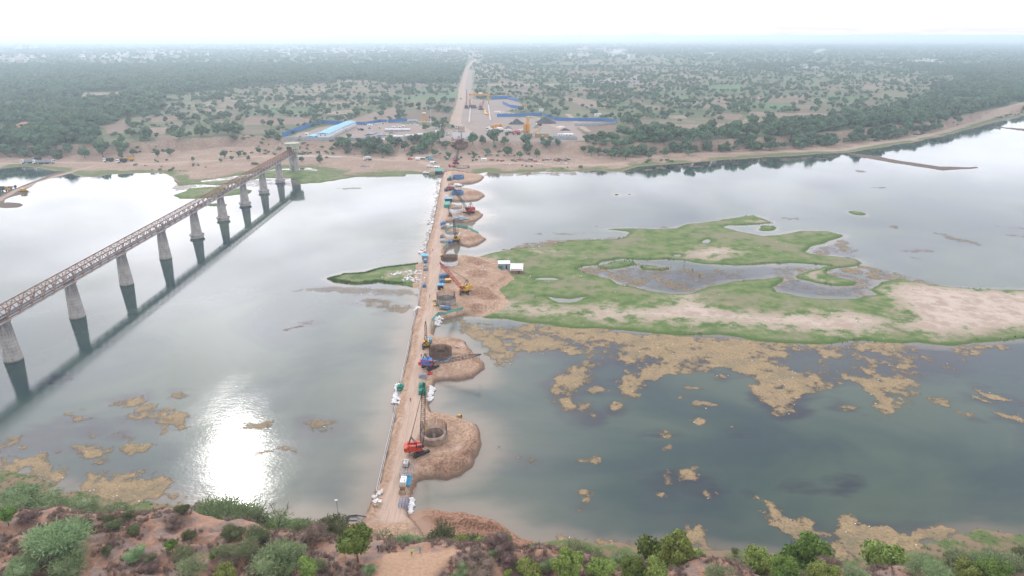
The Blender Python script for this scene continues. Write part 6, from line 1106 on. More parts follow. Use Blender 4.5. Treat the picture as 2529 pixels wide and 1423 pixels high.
def block(p1, p2, wdt, h_, label, name, cat, wall='white', roof='rblue', wins=9, floors=2, ridge=1.2, stair=True):
    """a long building whose right-hand long side runs from p1 to p2 (photo pixels)"""
    A, B = gpz(*p1), gpz(*p2); d = (B-A); d.z = 0; L = d.length; ang = math.atan2(d.y, d.x); z0 = min(A.z, B.z)-0.3
    e = empty(name, (A.x, A.y, z0), label, cat, rz=ang)
    MB().box((L/2, wdt/2, h_/2), (L, wdt, h_)).build('wall', M[wall], e)
    rb = MB(); ov = 0.8; y0, y1, ym = -ov, wdt+ov, wdt/2; x0, x1 = -ov, L+ov
    rb.add([(x0, y0, h_), (x1, y0, h_), (x1, ym, h_+ridge), (x0, ym, h_+ridge), (x0, y1, h_), (x1, y1, h_), (x0, y0, h_-0.15), (x1, y0, h_-0.15), (x0, y1, h_-0.15), (x1, y1, h_-0.15)], [(0, 1, 2, 3), (3, 2, 5, 4), (0, 3, 4, 8, 6), (1, 7, 9, 5, 2), (6, 7, 1, 0), (4, 5, 9, 8), (6, 8, 9, 7)])
    k = max(2, int(L/4))
    for q in range(1, k): 
        xx = L*q/k; rb.box((xx, ym/2-ov/2, h_+ridge/2+0.03), (0.12, ym+ov, 0.06), rx=math.atan2(ridge, ym+ov)); rb.box((xx, (ym+y1)/2, h_+ridge/2+0.03), (0.12, ym+ov, 0.06), rx=-math.atan2(ridge, ym+ov))
    rb.build('roof', M[roof], e); wm_ = MB().box((0, 0, 0), (1.3, 0.12, 1.1)).mesh('window', M['glass'])
    for f in range(floors):
        for q in range(wins): link('window', wm_, e, (L*(q+0.7)/wins, -0.05, h_*(f+0.55)/floors))
    if floors > 1:
        bl = MB().box((L/2, -0.75, h_/2), (L, 1.4, 0.15))
        for q in range(wins+1): bl.bar((L*q/wins, -1.4, 0), (L*q/wins, -1.4, h_), 0.07)
        bl.box((L/2, -1.42, h_/2+0.9), (L, 0.06, 0.08)); bl.build('gallery', M['white'], e)
        if stair: MB().box((1.5, -2.0, h_*0.27), (5.5, 1.0, 0.25), ry=-0.6).build('stair', M['steel'], e)
        for q in range(2): link('window', wm_, e, (-0.05, wdt*(0.3+0.4*q), h_*0.75)).rotation_euler = (0, 0, math.pi/2)
    return e
block((812, 343), (848, 325.5), 12.5, 6.4, 'white two-storey barrack with a bright blue roof, nearer the intake tower', 'barrack', 'barracks', wins=10)
block((849.5, 325), (879, 312.5), 12.5, 6.4, 'white two-storey barrack with a bright blue roof, farther from the intake tower', 'barrack', 'barracks', wins=10)
block((775, 343), (789, 337), 7, 2.8, 'small grey hut with blue roof at the foot of the barracks', 'site_hut', 'hut', wall='grey', wins=3, floors=1, ridge=0.8)
def boxhut(px, py, wpx, hpx, dep, wallm, roofm, label, name='container', cat='container', rz=0.0, wins=2):
    p = gpz(px, py); k = mpp(p.x, p.y, p.z); W, Hh = wpx*k, hpx*k*1.05; e = empty(name, (p.x, p.y, p.z-0.1), label, cat, rz=rz)
    MB().box((0, dep/2, Hh/2), (W, dep, Hh)).build('wall', M[wallm], e); MB().box((0, dep/2, Hh+0.08), (W+0.4, dep+0.4, 0.16)).build('roof', M[roofm], e)
    wm_ = MB().box((0, 0, 0), (1.1, 0.1, 0.9)).mesh('window', M['glass'])
    for q in range(wins): link('window', wm_, e, (-W*0.4+W*0.8*(q+.5)/max(wins, 1), -0.05, Hh*0.6))
    return e
for a_ in [(981, 325, 62, 5, 6, 'grey', 'white', 'long low shed with a bright white roof in the middle of the left yard'), (981, 342, 26, 5, 5, 'grey', 'white', 'white roofed shed at the left end of the grey wall corner'), (1012, 338, 22, 3.5, 5, 'dwhite', 'white', 'white shed row behind the grey sheet wall, left'), (1037, 336, 16, 4, 5, 'grey', 'white', 'white shed row behind the grey sheet wall, right'),
           (1085, 327, 20, 4.5, 4, 'white', 'dwhite', 'white site office with two dark windows under the lamp mast'), (1018, 303, 24, 5, 7, 'grey', 'grey', 'grey flat shed at the back of the left yard'), (913, 312, 11, 4.5, 4, 'white', 'white', 'white tank truck shaped cabin right of the barracks'), (972, 316, 6, 3, 3, 'white', 'white', 'small white hut behind the long low shed, left one'), (987, 316, 6, 3, 3, 'white', 'white', 'small white hut behind the long low shed, middle one'), (996, 315, 6, 3.5, 3, 'white', 'white', 'small white hut behind the long low shed, right one'),
           (940, 346, 18, 2, 3, 'white', 'white', 'low white container on the edge of the slope, left'), (895, 345.5, 30, 2, 3, 'dwhite', 'white', 'long low white roof behind the grey wall'), (757, 336, 7, 6, 3.5, 'white', 'white', 'square white water tank inside the blue fence'), (970, 336, 16, 2, 2, 'dwhite', 'dwhite', 'row of white bags in the left yard'), (1404, 337, 24, 5, 7, 'dwhite', 'white', 'shed with a large white roof right of the plant'), (1384, 337, 12, 5, 6, 'white', 'dwhite', 'white shed with a green door beside the plant'),
           (1477, 288, 16, 6, 7, 'white', 'dwhite', 'white two-storey house behind the bent blue fence'), (1228, 279, 16, 2, 5, 'white', 'white', 'low white shed by the gantry rail'), (1244, 281, 8, 3, 4, 'dwhite', 'dwhite', 'pale shed near the trees before the long blue fence'), (1330, 258, 12, 3, 6, 'white', 'dwhite', 'white farmhouse behind the blue fences'), (1294, 262, 12, 4, 6, 'tan', 'tile', 'brown farmhouse behind the stepping fence'), (1337, 275, 10, 5, 6, 'white', 'dwhite', 'white house at the end of the long straight fence'),
           (1078, 417, 13, 5, 4, 'dwhite', 'white', 'white roofed container beside the landing of the far bank'), (1067, 406, 9, 5, 4, 'white', 'white', 'white tarpaulined truck body behind the landing container'), (1073, 403, 7, 3, 3, 'grey', 'dwhite', 'grey container next to the tarpaulined body'), (1043, 394, 11, 3.5, 3, 'dark', 'dwhite', 'dark low container beside the white tank'), (1195, 398, 12, 5, 4, 'white', 'white', 'white tent house on the beach of the far bank')]:
    boxhut(*a_)
# white tank, drums, gantry, silos
p = gpz(1032, 396); e = empty('storage_tank', p, 'white horizontal tank on the track of the far bank', 'tank'); MB().bar((-2.2, 0, 1.6), (2.2, 0, 1.6), 1.5, 14).build('shell', M['white'], e, smooth=False); MB().box((-1.4, 0, 0.2), (0.4, 2.4, 0.5)).box((1.4, 0, 0.2), (0.4, 2.4, 0.5)).build('saddle', M['steel'], e)
gl, gr = gpz(1162, 259), gpz(1206, 259.5); z0 = min(gl.z, gr.z); W = gr.x-gl.x; top = up_z(gl.x, gl.y, 231.5)-z0
g = empty('gantry_crane', ((gl.x+gr.x)/2, (gl.y+gr.y)/2, z0), 'tall yellow gantry crane spanning the rails of the far yard', 'gantry crane'); 
gy = mat('orange_yellow_paint', (0.62, 0.30, 0.045), 0.5, 0.1)
for sy in (-1.5, 1.5): MB().box((0, sy, top-1.3), (W+5, 1.0, 2.6)).build('girder', gy, g)
for sx in (-1, 1):
    lb = MB()
    for sy in (-1, 1): lb.bar((sx*W/2, sy*4.5, 0.6), (sx*W/2, sy*1.5, top-2.4), 0.85, 4)
    lb.box((sx*W/2, 0, 0.7), (1.2, 11, 0.9)); lb.build('leg', gy, g)
MB().box((2.0, 0, top+1.0), (6.0, 3.6, 1.9)).build('trolley', M['white'], g); MB().box((W*0.36, 2.2, top-4.2), (2.2, 2.2, 2.6)).build('cab', M['glass'], g)
for pp, lb in (([(1158.5, 304), (1161, 275), (1163, 250)], 'pale gantry rail beam on the left of the yard'), ([(1211, 298), (1208, 275), (1205, 252)], 'pale gantry rail beam on the right of the yard')):
    P3 = [Vector(q) for q in gp_many(pp)]; e = empty('crane_rail', P3[0], lb, 'rail'); mb, m2 = MB(), MB()
    for A, B in zip(P3[:-1], P3[1:]): d = B-A; mb.box((A+B)/2-P3[0]+Vector((0, 0, 0.5)), (1.4, d.length, 0.8), rz=math.atan2(-d.x, d.y)); m2.box((A+B)/2-P3[0]+Vector((0, 0, 1.0)), (0.2, d.length, 0.2), rz=math.atan2(-d.x, d.y))
    mb.build('beam', M['dwhite'], e); m2.build('rail_head', M['steel'], e)
p = gpz(1301, 337); k = mpp(*p); e = empty('cement_silos', p, 'group of tall yellow cement silos with one square tower above them', 'silo')
for dx, dy, hp, rp in ((-5, 0, 27, 4), (4, 0, 31, 4), (-1, 5, 28, 4)):
    MB().lathe([(0.6*k, 3), (rp*k, 6), (rp*k, hp*k), (rp*k*0.4, hp*k+1.2), (0.01, hp*k+1.3)], 16, c=(dx*k, dy, 0)).build('silo', gy, e)
    lb = MB()
    for a_ in (0.8, 2.4, 3.9, 5.5): lb.bar((dx*k+rp*k*0.8*math.cos(a_), dy+rp*k*0.8*math.sin(a_), 0), (dx*k+rp*k*0.8*math.cos(a_), dy+rp*k*0.8*math.sin(a_), 7), 0.25)
    lb.build('legs', M['steel'], e)
MB().box((2*k, 3, 39*k), (6*k, 3, 15*k)).build('filter_tower', gy, e)
p = gpz(1338, 339); k = mpp(*p); e = empty('aggregate_bins', p, 'row of yellow aggregate bins under a green net roof', 'hopper')
for q in range(6): MB().box(((-14+q*5.5)*k, 2, 3.5*k), (5*k, 5, 5*k), taper=1.12).build('bin', gy, e)
MB().box((0, 2, 7.2*k), (34*k, 5.5, 0.3)).build('roof', M['green'], e); lb = MB()
for q in range(7): lb.bar(((-17+q*5.6)*k, -0.4, 0), ((-17+q*5.6)*k, -0.4, 7*k), 0.22); lb.bar(((-17+q*5.6)*k, -0.4, 0.3), ((-17+(q+1)*5.6)*k, -0.4, 2.5*k), 0.15)
lb.build('frame', M['steel'], e)
p = gpz(1318, 341); e = empty('conveyor', p, 'inclined yellow conveyor between the silos and the bins', 'conveyor'); MB().bar((-3, 0, 3), (9, 2, 12), 0.9, 4).build('belt', gy, e); lb = MB().bar((2, 1, 0), (2, 1, 6), 0.3).bar((7, 2, 0), (7, 2, 10), 0.3).build('supports', M['steel'], e); MB().box((-4, 0, 3), (4, 4, 4)).build('mixer', M['dark'], e)
for q, (bx, by) in enumerate([(1215, 319), (1219.5, 319.5), (1223.5, 319), (1227.5, 318), (1231.5, 317.5), (1235.5, 317), (1238.5, 317.5)]):
    p = gpz(bx, by); e = empty('yellow_tank', p, 'upright yellow tank, %s from the left of seven behind the mixer trucks' % ORD[q], 'tank', group='row of yellow tanks'); MB().lathe([(1.35, 0), (1.35, 4.2+0.4*(q % 3)), (0.7, 5.4+0.4*(q % 3)), (0.01, 5.5+0.4*(q % 3))], 14).build('shell', gy, e); MB().lathe([(0.8, 5.3+0.4*(q % 3)), (0.7, 5.7+0.4*(q % 3)), (0.01, 5.75+0.4*(q % 3))], 10).build('lid', M['dwhite'], e)
for q, (bx, by) in enumerate([(1196, 276), (1200, 277.5), (1199, 281), (1202, 284)]):
    p = gpz(bx, by); e = empty('casing_pipe', p, 'yellow casing pipe lying in the gantry yard, %s from the back' % ORD[q], 'pipe', rz=0.15*q, group='yellow casing pipes'); MB().bar((0, -6, 1.4), (0, 6, 1.4), 1.4, 12).build('shell', gy, e); MB().box((0, 0, 0.1), (2, 6, 0.3)).build('sleeper', M['rust'], e)
p = gpz(1167, 267.5); e = empty('steel_stack', p, 'dark rectangular stack of steel in the gantry yard', 'stack'); 
for q in range(4): MB().box((0, 0, 0.8+q*1.3), (13-q, 4, 1.1)).build('layer', M['rust' if q % 2 else 'dark'], e)
def heap(px, py, wpx, hpx, mt, label, seed=1):
    p = gpz(px, py); k = mpp(*p); e = empty('stockpile', p, label, 'stockpile'); mb = MB(); rr_ = random.Random(seed); n = 18; W_, H_ = wpx*k/2, hpx*k; rings = []
    for j, (f, hh) in enumerate([(1.0, -0.5), (0.82, H_*0.16), (0.6, H_*0.42), (0.38, H_*0.7), (0.18, H_*0.93), (0.02, H_)]):
        for i in range(n): a_ = 2*math.pi*i/n; q = f*(1+rr_.uniform(-.10, .10)); mb.v.append((W_*q*math.cos(a_)+W_*0.1*f, W_*0.8*q*math.sin(a_), hh*(1+rr_.uniform(-.08, .08))))
    for j in range(5):
        for i in range(n): mb.f.append((j*n+i, j*n+(i+1) % n, (j+1)*n+(i+1) % n, (j+1)*n+i)); mb.m.append(0)
    mb.build('pile', M[mt], e, smooth=True); return e
heap(1276, 306, 36, 12, 'coal', 'black cone of aggregate behind the yellow silos', 2); heap(1264, 307, 20, 6, 'coal', 'small black heap touching the black cone', 3); heap(1345, 303, 56, 13, 'coal', 'wide dark stockpile against the bent blue fence', 4); heap(1395, 322, 30, 5, 'coal', 'low dark heap right of the bins', 5); heap(1255, 318, 26, 7, 'grvl', 'grey sand heap left of the silos', 6); heap(1325, 316, 22, 5, 'grvl', 'small grey heap behind the bins', 7); heap(1384, 314, 26, 3, 'dwhite', 'low white heap behind the dark one', 8)
heap(900, 411, 28, 3, 'grvl', 'low grey mound on the far beach', 9)
p = gpz(1048, 303); k = mpp(*p); e = empty('scaffold_tower', p, 'yellow scaffold tower with a white top in the left yard', 'tower'); mb = MB(); Wt, Ht = 9*k, 22*k
for sx in (-1, 1):
    for sy in (-1, 1): mb.bar((sx*Wt/2, sy*3, 0), (sx*Wt*0.36, sy*2.4, Ht), 0.35)
    for j in range(4): mb.bar((sx*Wt*0.45, -3, Ht*j/4), (sx*Wt*0.4, 3, Ht*(j+1)/4), 0.22)
for j in range(1, 5):
    for sy in (-1, 1): mb.bar((-Wt*0.45, sy*2.8, Ht*j/4), (Wt*0.45, sy*2.8, Ht*j/4), 0.25)
mb.build('frame', gy, e); MB().box((0, 0, Ht+0.6), (Wt*0.9, 5, 1.4)).build('hopper', M['dwhite'], e)
p = gpz(1095, 304); e = empty('fuel_tank', p, 'yellow horizontal fuel tank at the yard edge', 'tank'); MB().bar((-3.8, 0, 2), (3.8, 0, 2), 1.8, 12).build('shell', gy, e); MB().box((5.8, 0, 1.0), (3.4, 2.4, 1.8)).build('truck_body', M['dark'], e)
for px_c, py_b, py_t, lb in ((1064, 310, 265, 'tall thin pole behind the left yard'), (1089, 328, 308, 'lamp mast above the white site office'), (1340, 345, 335, 'short lamp mast near the plant')):
    p = gpz(px_c, py_b); ht = up_z(p.x, p.y, py_t)-p.z; e = empty('mast', p, lb, 'pole'); MB().bar((0, 0, 0), (0, 0, ht), 0.22, 6, r2=0.14).build('pole', M['dwhite'], e); MB().box((0, 0, ht), (1.8, 0.5, 0.4)).build('lamps', M['white'], e)
# vehicles
def wheel_set(e, xs, ys, r_):
    wm_ = MB().bar((-0.18, 0, 0), (0.18, 0, 0), r_, 12).mesh('wheel', M['black'])
    for yv in ys:
        for xv in xs: link('wheel', wm_, e, (xv, yv, r_))
def truck(px, py, rz, cabm, bodym, label, kind='dump', s=1.0, group=None):
    p = gpz(px, py); e = empty({'dump': 'dump_truck', 'mixer': 'mixer_truck', 'flat': 'flatbed_truck'}[kind], p, label, 'truck', rz=rz, group=group); e.scale = (s, s, s)
    MB().box((0, -0.6, 0.95), (1.0, 7.4, 0.35)).build('chassis', M['dark'], e); wheel_set(e, (-1.05, 1.05), (2.2, -1.6, -3.0), 0.55)
    c_ = MB().box((0, 2.5, 1.95), (2.4, 1.7, 2.1)).box((0, 3.42, 1.2), (2.3, 0.25, 0.7)).build('cab', M[cabm], e); MB().box((0, 3.37, 2.35), (2.1, 0.1, 0.85)).box((-1.21, 2.7, 2.35), (0.06, 0.9, 0.7)).box((1.21, 2.7, 2.35), (0.06, 0.9, 0.7)).build('windscreen', M['glass'], c_)
    if kind == 'dump':
        mb = MB(); mb.box((0, -1.6, 1.3), (2.3, 5.4, 0.2)); 
        for sx in (-1, 1): mb.box((sx*1.2, -1.6, 2.1), (0.12, 5.6, 1.5))
        mb.box((0, 1.2, 2.2), (2.4, 0.12, 1.8)).box((0, -4.35, 2.0), (2.4, 0.12, 1.3)); mb.build('tipper_body', M[bodym], e)
    elif kind == 'mixer': MB().lathe([(0.5, -3.0), (1.15, -1.8), (1.35, 0.3), (1.0, 2.0), (0.4, 2.6)], 14).build('drum', M[bodym], e, (0, -1.4, 2.5)).rotation_euler = (R(100), 0, 0)
    else: MB().box((0, -1.7, 1.35), (2.4, 5.6, 0.25)).box((0, -1.6, 1.9), (2.0, 4.0, 0.8)).build('bed', M[bodym], e)
    return e
truck(66, 404, 1.9, 'white', 'grey', 'dump truck with white cab, leftmost of the three parked near the left pond', s=1.25); truck(91, 398, 1.2, 'grey', 'dark', 'dark dump truck half hidden behind another near the left pond', s=1.2); truck(95, 405, 1.6, 'white', 'grey', 'dump truck seen side-on in front of the hidden one', s=1.3); truck(124, 404, -1.3, 'dwhite', 'grey', 'dump truck facing right, alone near the left pond', s=1.2); truck(267, 400, 2.2, 'white', 'dark', 'white cab dump truck, left one below the retaining wall', s=1.2); truck(300, 402, 2.5, 'white', 'dark', 'white cab dump truck, middle one below the retaining wall', s=1.25); truck(318, 398, 2.0, 'yellow', 'yellow', 'yellow dump truck, right one below the retaining wall', s=1.2)
truck(10, 472, -1.5, 'yellow', 'dark', 'yellow cab dump truck on the small causeway at the left edge', s=1.3); truck(32, 465, -1.2, 'dark', 'grey', 'dark flatbed truck on the small causeway', kind='flat', s=0.8)
p = gpz(58, 473); e = empty('yellow_pump', p, 'yellow pump cabin on a raft frame off the small causeway', 'pump'); MB().box((0, 0, 1.8), (3.6, 3.0, 1.8)).build('housing', M['yellow'], e); MB().box((0, 0, 0.5), (6, 3.6, 0.3)).bar((-3, 0, 0.5), (-5, 1, 0.1), 0.15).bar((2, -1, 0.4), (6, 0, 0.1), 0.2).build('raft', M['rust'], e)
truck(1206, 323, 2.8, 'white', 'dwhite', 'white mixer truck, left of the two under the yellow tanks', kind='mixer', s=1.3); truck(1212, 327, 2.8, 'white', 'dwhite', 'white mixer truck, right of the two under the yellow tanks', kind='mixer', s=1.3); truck(1231, 326, 1.7, 'dwhite', 'white', 'large white mixer drum truck right of the pair', kind='mixer', s=1.5); truck(1254, 329, 1.5, 'white', 'dwhite', 'white mixer truck between the tanks and the silos', kind='mixer', s=1.3); truck(1274, 333, 1.5, 'red', 'red', 'dark red tanker truck left of the silos', kind='mixer', s=1.3); truck(1290, 328, 1.5, 'white', 'dwhite', 'white mixer truck right beside the silos', kind='mixer', s=1.2)
truck(1129, 318, 3.0, 'dwhite', 'grey', 'truck driving on the haul road above the cut', s=1.2); truck(1122, 340, 1.2, 'white', 'dark', 'small truck parked at the top of the cut', kind='flat', s=0.9); truck(1118, 315, 0.3, 'dark', 'dark', 'dark truck left of the haul road', s=1.0); truck(1329, 311, 1.4, 'white', 'dark', 'white truck beside the wide dark stockpile', kind='flat', s=1.2); truck(890, 322, 1.4, 'grey', 'dark', 'grey truck parked right of the farther barrack', kind='flat', s=1.0); truck(1116, 413, 1.4, 'red', 'red', 'dark red truck at the beach end of the causeway', kind='flat', s=0.9); truck(1126, 396, 1.5, 'blue', 'dark', 'blue truck on the beach track', kind='flat', s=0.9); truck(907, 396, 1.9, 'white', 'dwhite', 'white mixer truck on the beach track below the slope', kind='mixer', s=1.1); truck(1138, 246, 3.0, 'dwhite', 'grey', 'truck on the far haul road', s=1.1)
truck(1022, 352, 1.4, 'red', 'red', 'small red loader at the head of the slope road', kind='flat', s=0.0001) if False else None
def car(px, py, rz, mt, label):
    p = gpz(px, py); e = empty('pickup', p, label, 'car', rz=rz); MB().box((0, 0, 0.75), (1.8, 4.6, 0.6)).box((0, 0.5, 1.35), (1.6, 2.0, 0.65), taper=0.85).build('body', M[mt], e); wheel_set(e, (-0.8, 0.8), (1.5, -1.5), 0.36); MB().box((0, 1.45, 1.35), (1.4, 0.1, 0.45), rx=-0.3).box((0, -0.55, 1.35), (1.4, 0.1, 0.45)).build('windscreen', M['glass'], e); e.scale = (1.2, 1.2, 1.2); return e
car(1102, 491, 0.1, 'white', 'white pickup standing on the causeway beside the blue roofed shelter'); car(1061, 413, 1.3, 'white', 'white car at the landing of the far bank'); car(1052, 429, 1.4, 'white', 'white car at the waterline left of the green hut'); car(1013, 394, 1.5, 'red', 'red car on the beach track'); car(1058, 391, 1.5, 'greenp', 'green car on the beach track'); car(1063, 395, 1.5, 'rblue', 'blue car on the beach track')
# things on the beach right of the causeway
rb = random.Random(9)
for q in range(26):
    px = 1205+rb.uniform(0, 195); py = 396+rb.uniform(-2, 3.5); p = gpz(px, py); e = empty('formwork_stack', p, 'low rusty stack of formwork on the beach, %s' % ('%s in the strip' % ORD[q] if q < 20 else 'smaller one near the %s white sheet' % ORD[q-20]), 'stack', rz=rb.uniform(-.2, .2), group='stacks on the beach of the far bank'); w_ = rb.uniform(2, 7)
    MB().box((0, 0, 0.4), (w_, 2.2, 0.8)).build('lower_layer', M[rb.choice(['rust', 'dark', 'rust', 'concd', 'red'])], e); MB().box((rb.uniform(-.5, .5), 0, 1.05), (w_*0.6, 1.6, 0.45)).build('upper_layer', M[rb.choice(['rust', 'grey', 'dark'])], e)
for q in range(9): sheetpile(1290+rb.uniform(-40, 130), 405+rb.uniform(-1.5, 2.5), 9, 3, 'torn white plastic sheets %s on the far beach' % ['nearest the causeway', 'in a narrow strip', 'beside rusty stacks', 'around a dark gap', 'in the middle of the row', 'near the green specks', 'before the sandy point', 'at the waterline', 'at the end of the row'][q], 4, seed=60+q, h=0.5)
P3 = gp_many([(705+i*3.1, 387.4 + 0.01*i) for i in range(24)] + [(809+i*3.0, 389) for i in range(12)])
for q, pt in enumerate(P3): e = empty('concrete_block', pt, 'white block on the beach track, %s from the left in the %s' % (ORD[q % 12], ['first dozen', 'second dozen', 'short row'][q//12]), 'block', group='white blocks along the beach track'); MB().box((0, 0, 0.6), (1.1, 0.9, 1.2), taper=0.8).build('body', M['white'], e)
ry = random.Random(21)
for q in range(34):
    px = ry.uniform(905, 1110); py = ry.choice([309, 318, 331, 336]) + ry.uniform(-1.5, 1.5)
    if 950 < px < 1050 and 316 < py < 327: continue
    p = gpz(px, py); e = empty('material_stack', p, '%s yard material, %s along the %s' % (ry.choice(['rusty', 'grey', 'mixed']), ('%s piece' % ORD[q]) if q < 20 else 'late %s piece' % ORD[q-20], 'left yard between barracks and haul road'), 'stack', rz=ry.uniform(-.4, .4), group='materials in the left yard'); w_ = ry.uniform(2.5, 9)
    MB().box((0, 0, 0.5), (w_, 2.5, 1.0)).build('lower_layer', M[ry.choice(['rust', 'grey', 'dwhite', 'blue', 'red', 'concd', 'steel'])], e); MB().box((ry.uniform(-.6, .6), 0, 1.35), (w_*0.5, 1.8, 0.7)).build('upper_layer', M[ry.choice(['dwhite', 'grey', 'rust', 'dark'])], e)
# tiled house in the left grove
p = gpz(62, 322); k = mpp(*p); e = empty('tiled_house', p + Vector((0, 0, -0.3)), 'large ochre house with red tiled hip roofs and a central turret among dark trees', 'house'); mb, rf = MB(), MB()
def hip(mb, cx, cy, w_, d_, z, h_):
    mb.add([(cx-w_/2, cy-d_/2, z), (cx+w_/2, cy-d_/2, z), (cx+w_/2, cy+d_/2, z), (cx-w_/2, cy+d_/2, z), (cx-w_*0.15, cy, z+h_), (cx+w_*0.15, cy, z+h_)], [(0, 1, 5, 4), (2, 3, 4, 5), (1, 2, 5), (3, 0, 4), (3, 2, 1, 0)])
for cx, cy, w_, d_, h_ in ((-22, 0, 14, 10, 9), (-10, 3, 18, 12, 12), (0, 2, 14, 12, 17), (22, 0, 32, 10, 12)): mb.box((cx*k, cy, h_*k/2), (w_*k, d_, h_*k)); hip(rf, cx*k, cy, w_*k+2, d_+2, h_*k, 4*k)
mb.build('wall', M['tan'], e); rf.build('roof', M['tile'], e); wm_ = MB().box((0, 0, 0), (1.5, 0.15, 1.8)).mesh('window', M['glass'])
for q in range(8): link('window', wm_, e, ((8+q*3.8)*k, -5.05, 9*k)); link('window', wm_, e, ((8+q*3.8)*k, -5.05, 4*k))
for q in range(3): link('window', wm_, e, ((-3+q*3)*k, -4.05, 14*k))
# villages
hv = []
for i in range(6):
    rr_ = random.Random(i); mb = MB(); w_, d_, h_ = rr_.uniform(.9, 1.5), rr_.uniform(.8, 1.1), rr_.uniform(.5, .9)
    mb.box((0, 0, h_/2), (w_, d_, h_)); mb.box((0, 0, h_+0.03), (w_+0.08, d_+0.08, 0.06), mi=1)
    if i % 2: mb.box((w_*0.2, 0, h_+0.2), (w_*0.4, d_*0.6, 0.34)); mb.box((w_*0.2, 0, h_+0.39), (w_*0.46, d_*0.66, 0.05), mi=1)
    for q in range(3): mb.box((-w_*0.32+q*w_*0.3, -d_/2-0.01, h_*0.5), (w_*0.13, 0.03, h_*0.3), mi=2)
    mb.box((-w_*0.45, -d_*0.6, h_*0.62), (w_*0.3, 0.25, 0.03), mi=1)
    hv.append(mb.mesh('house', [M['hsw'] if i != 2 else M['hsp'], M['hroof'], M['glass']]))
CL = [('in the village right of the gantry', 1490, 201, 88, 11, 58, 5.5), ('in the village right of the gantry', 1570, 197, 20, 8, 8, 8), ('of the white town beyond the left forest', 330, 145, 130, 7, 48, 9), ('of the white town beyond the left forest', 400, 130, 100, 7, 22, 10), ('of the left edge town', 50, 150, 60, 8, 28, 9), ('of the left edge town', 55, 118, 50, 8, 12, 14), ('of the white row behind the central forest', 870, 131, 80, 3, 26, 12), ('of the white row behind the central forest', 1075, 127, 70, 3, 22, 12), ('of the white row behind the central forest', 700, 130, 60, 5, 12, 12), ('of the hamlet by the smoke column', 1420, 142, 50, 3, 14, 12), ('of the hamlet by the smoke column', 1440, 127, 50, 2, 9, 14), ('of the hamlet by the smoke column', 1530, 137, 25, 4, 8, 14), ('of the right-hand hamlets', 1980, 172, 50, 6, 9, 9), ('of the right-hand hamlets', 2270, 156, 90, 4, 9, 10), ('of the right-hand hamlets', 2330, 166, 70, 4, 9, 10), ('of the right-hand hamlets', 1790, 137, 50, 3, 6, 11), ('of the farms among right-hand fields', 1890, 222, 40, 8, 6, 7), ('of the farms among right-hand fields', 2050, 236, 40, 6, 6, 7), ('of the farms among right-hand fields', 1740, 243, 50, 6, 5, 7), ('of the farms left of the haul road', 850, 243, 60, 8, 9, 6), ('of the farms left of the haul road', 560, 290, 80, 14, 8, 6), ('of the farms left of the haul road', 1080, 240, 30, 14, 5, 6), ('of the farms left of the haul road', 870, 201, 30, 2, 3, 12)]
rh = random.Random(12); tot = 0; HP = []
for d_, cx, cy, rx, ry, n, sz in CL:
    for q in range(n): HP.append((cx+rh.gauss(0, 0.5)*rx, cy+rh.gauss(0, 0.5)*ry, sz*rh.uniform(.7, 1.35), d_))
for (X_, Y_, Z_), (a_, b_, sz, d_) in zip(gp_many([(h_[0], h_[1]) for h_ in HP]), HP):
    if tot >= 295 or Y_ > 12000: continue
    o = link('house', hv[tot % 6], None, (X_, Y_, Z_-0.5)); f = max(1.0, Y_/4200)**0.5; sz *= (1.0 if Y_ < 2500 else 1.45); o.scale = (sz*f, sz*f, sz*(0.9 if Y_ < 3000 else 1.3)); o.rotation_euler = (0, 0, rh.uniform(-.5, .5)); tot += 1
    tag(o, 'small pale flat-roofed house '+d_, 'house', 'houses '+d_)
def bigb(px, py, wpx, hpx, dep, wallm, label, floors=4):
    p = gpz(px, py); k = mpp(*p); W_, H_ = wpx*k, hpx*k; e = empty('apartment_block', p+Vector((0, 0, -1)), label, 'building'); MB().box((0, dep/2, H_/2), (W_, dep, H_)).build('wall', M[wallm], e); MB().box((0, dep/2, H_+0.4), (W_+1, dep+1, 0.8)).build('parapet', M['hroof'], e); wb_ = MB()
    for f in range(floors): wb_.box((0, -0.1, H_*(f+.6)/floors), (W_*0.92, 0.4, H_/floors*0.35))
    wb_.build('window_bands', M['glass'], e)
bigb(986, 131, 34, 8, 30, 'tan', 'wide brown institutional block in the white row behind the central forest'); bigb(1095, 123, 22, 9, 30, 'dwhite', 'white building with a raised centre at the end of the white row'); bigb(1561, 146, 14, 12, 25, 'white', 'tall white block at the right end of the smoking hamlet', 5); bigb(1532, 140, 40, 5, 20, 'white', 'long white wing attached to the left of the tall white block', 2); bigb(1330, 112, 24, 4, 40, 'hsp', 'long pale factory shed near the horizon'); bigb(132, 176, 36, 4, 20, 'brick', 'brick building with a blue roof at the edge of the left forest', 2); bigb(790, 137, 30, 8, 30, 'grey', 'grey warehouse at the left end of the central white row', 1); bigb(62, 119, 30, 8, 30, 'hsp', 'large pale block near the horizon on the far left', 3)
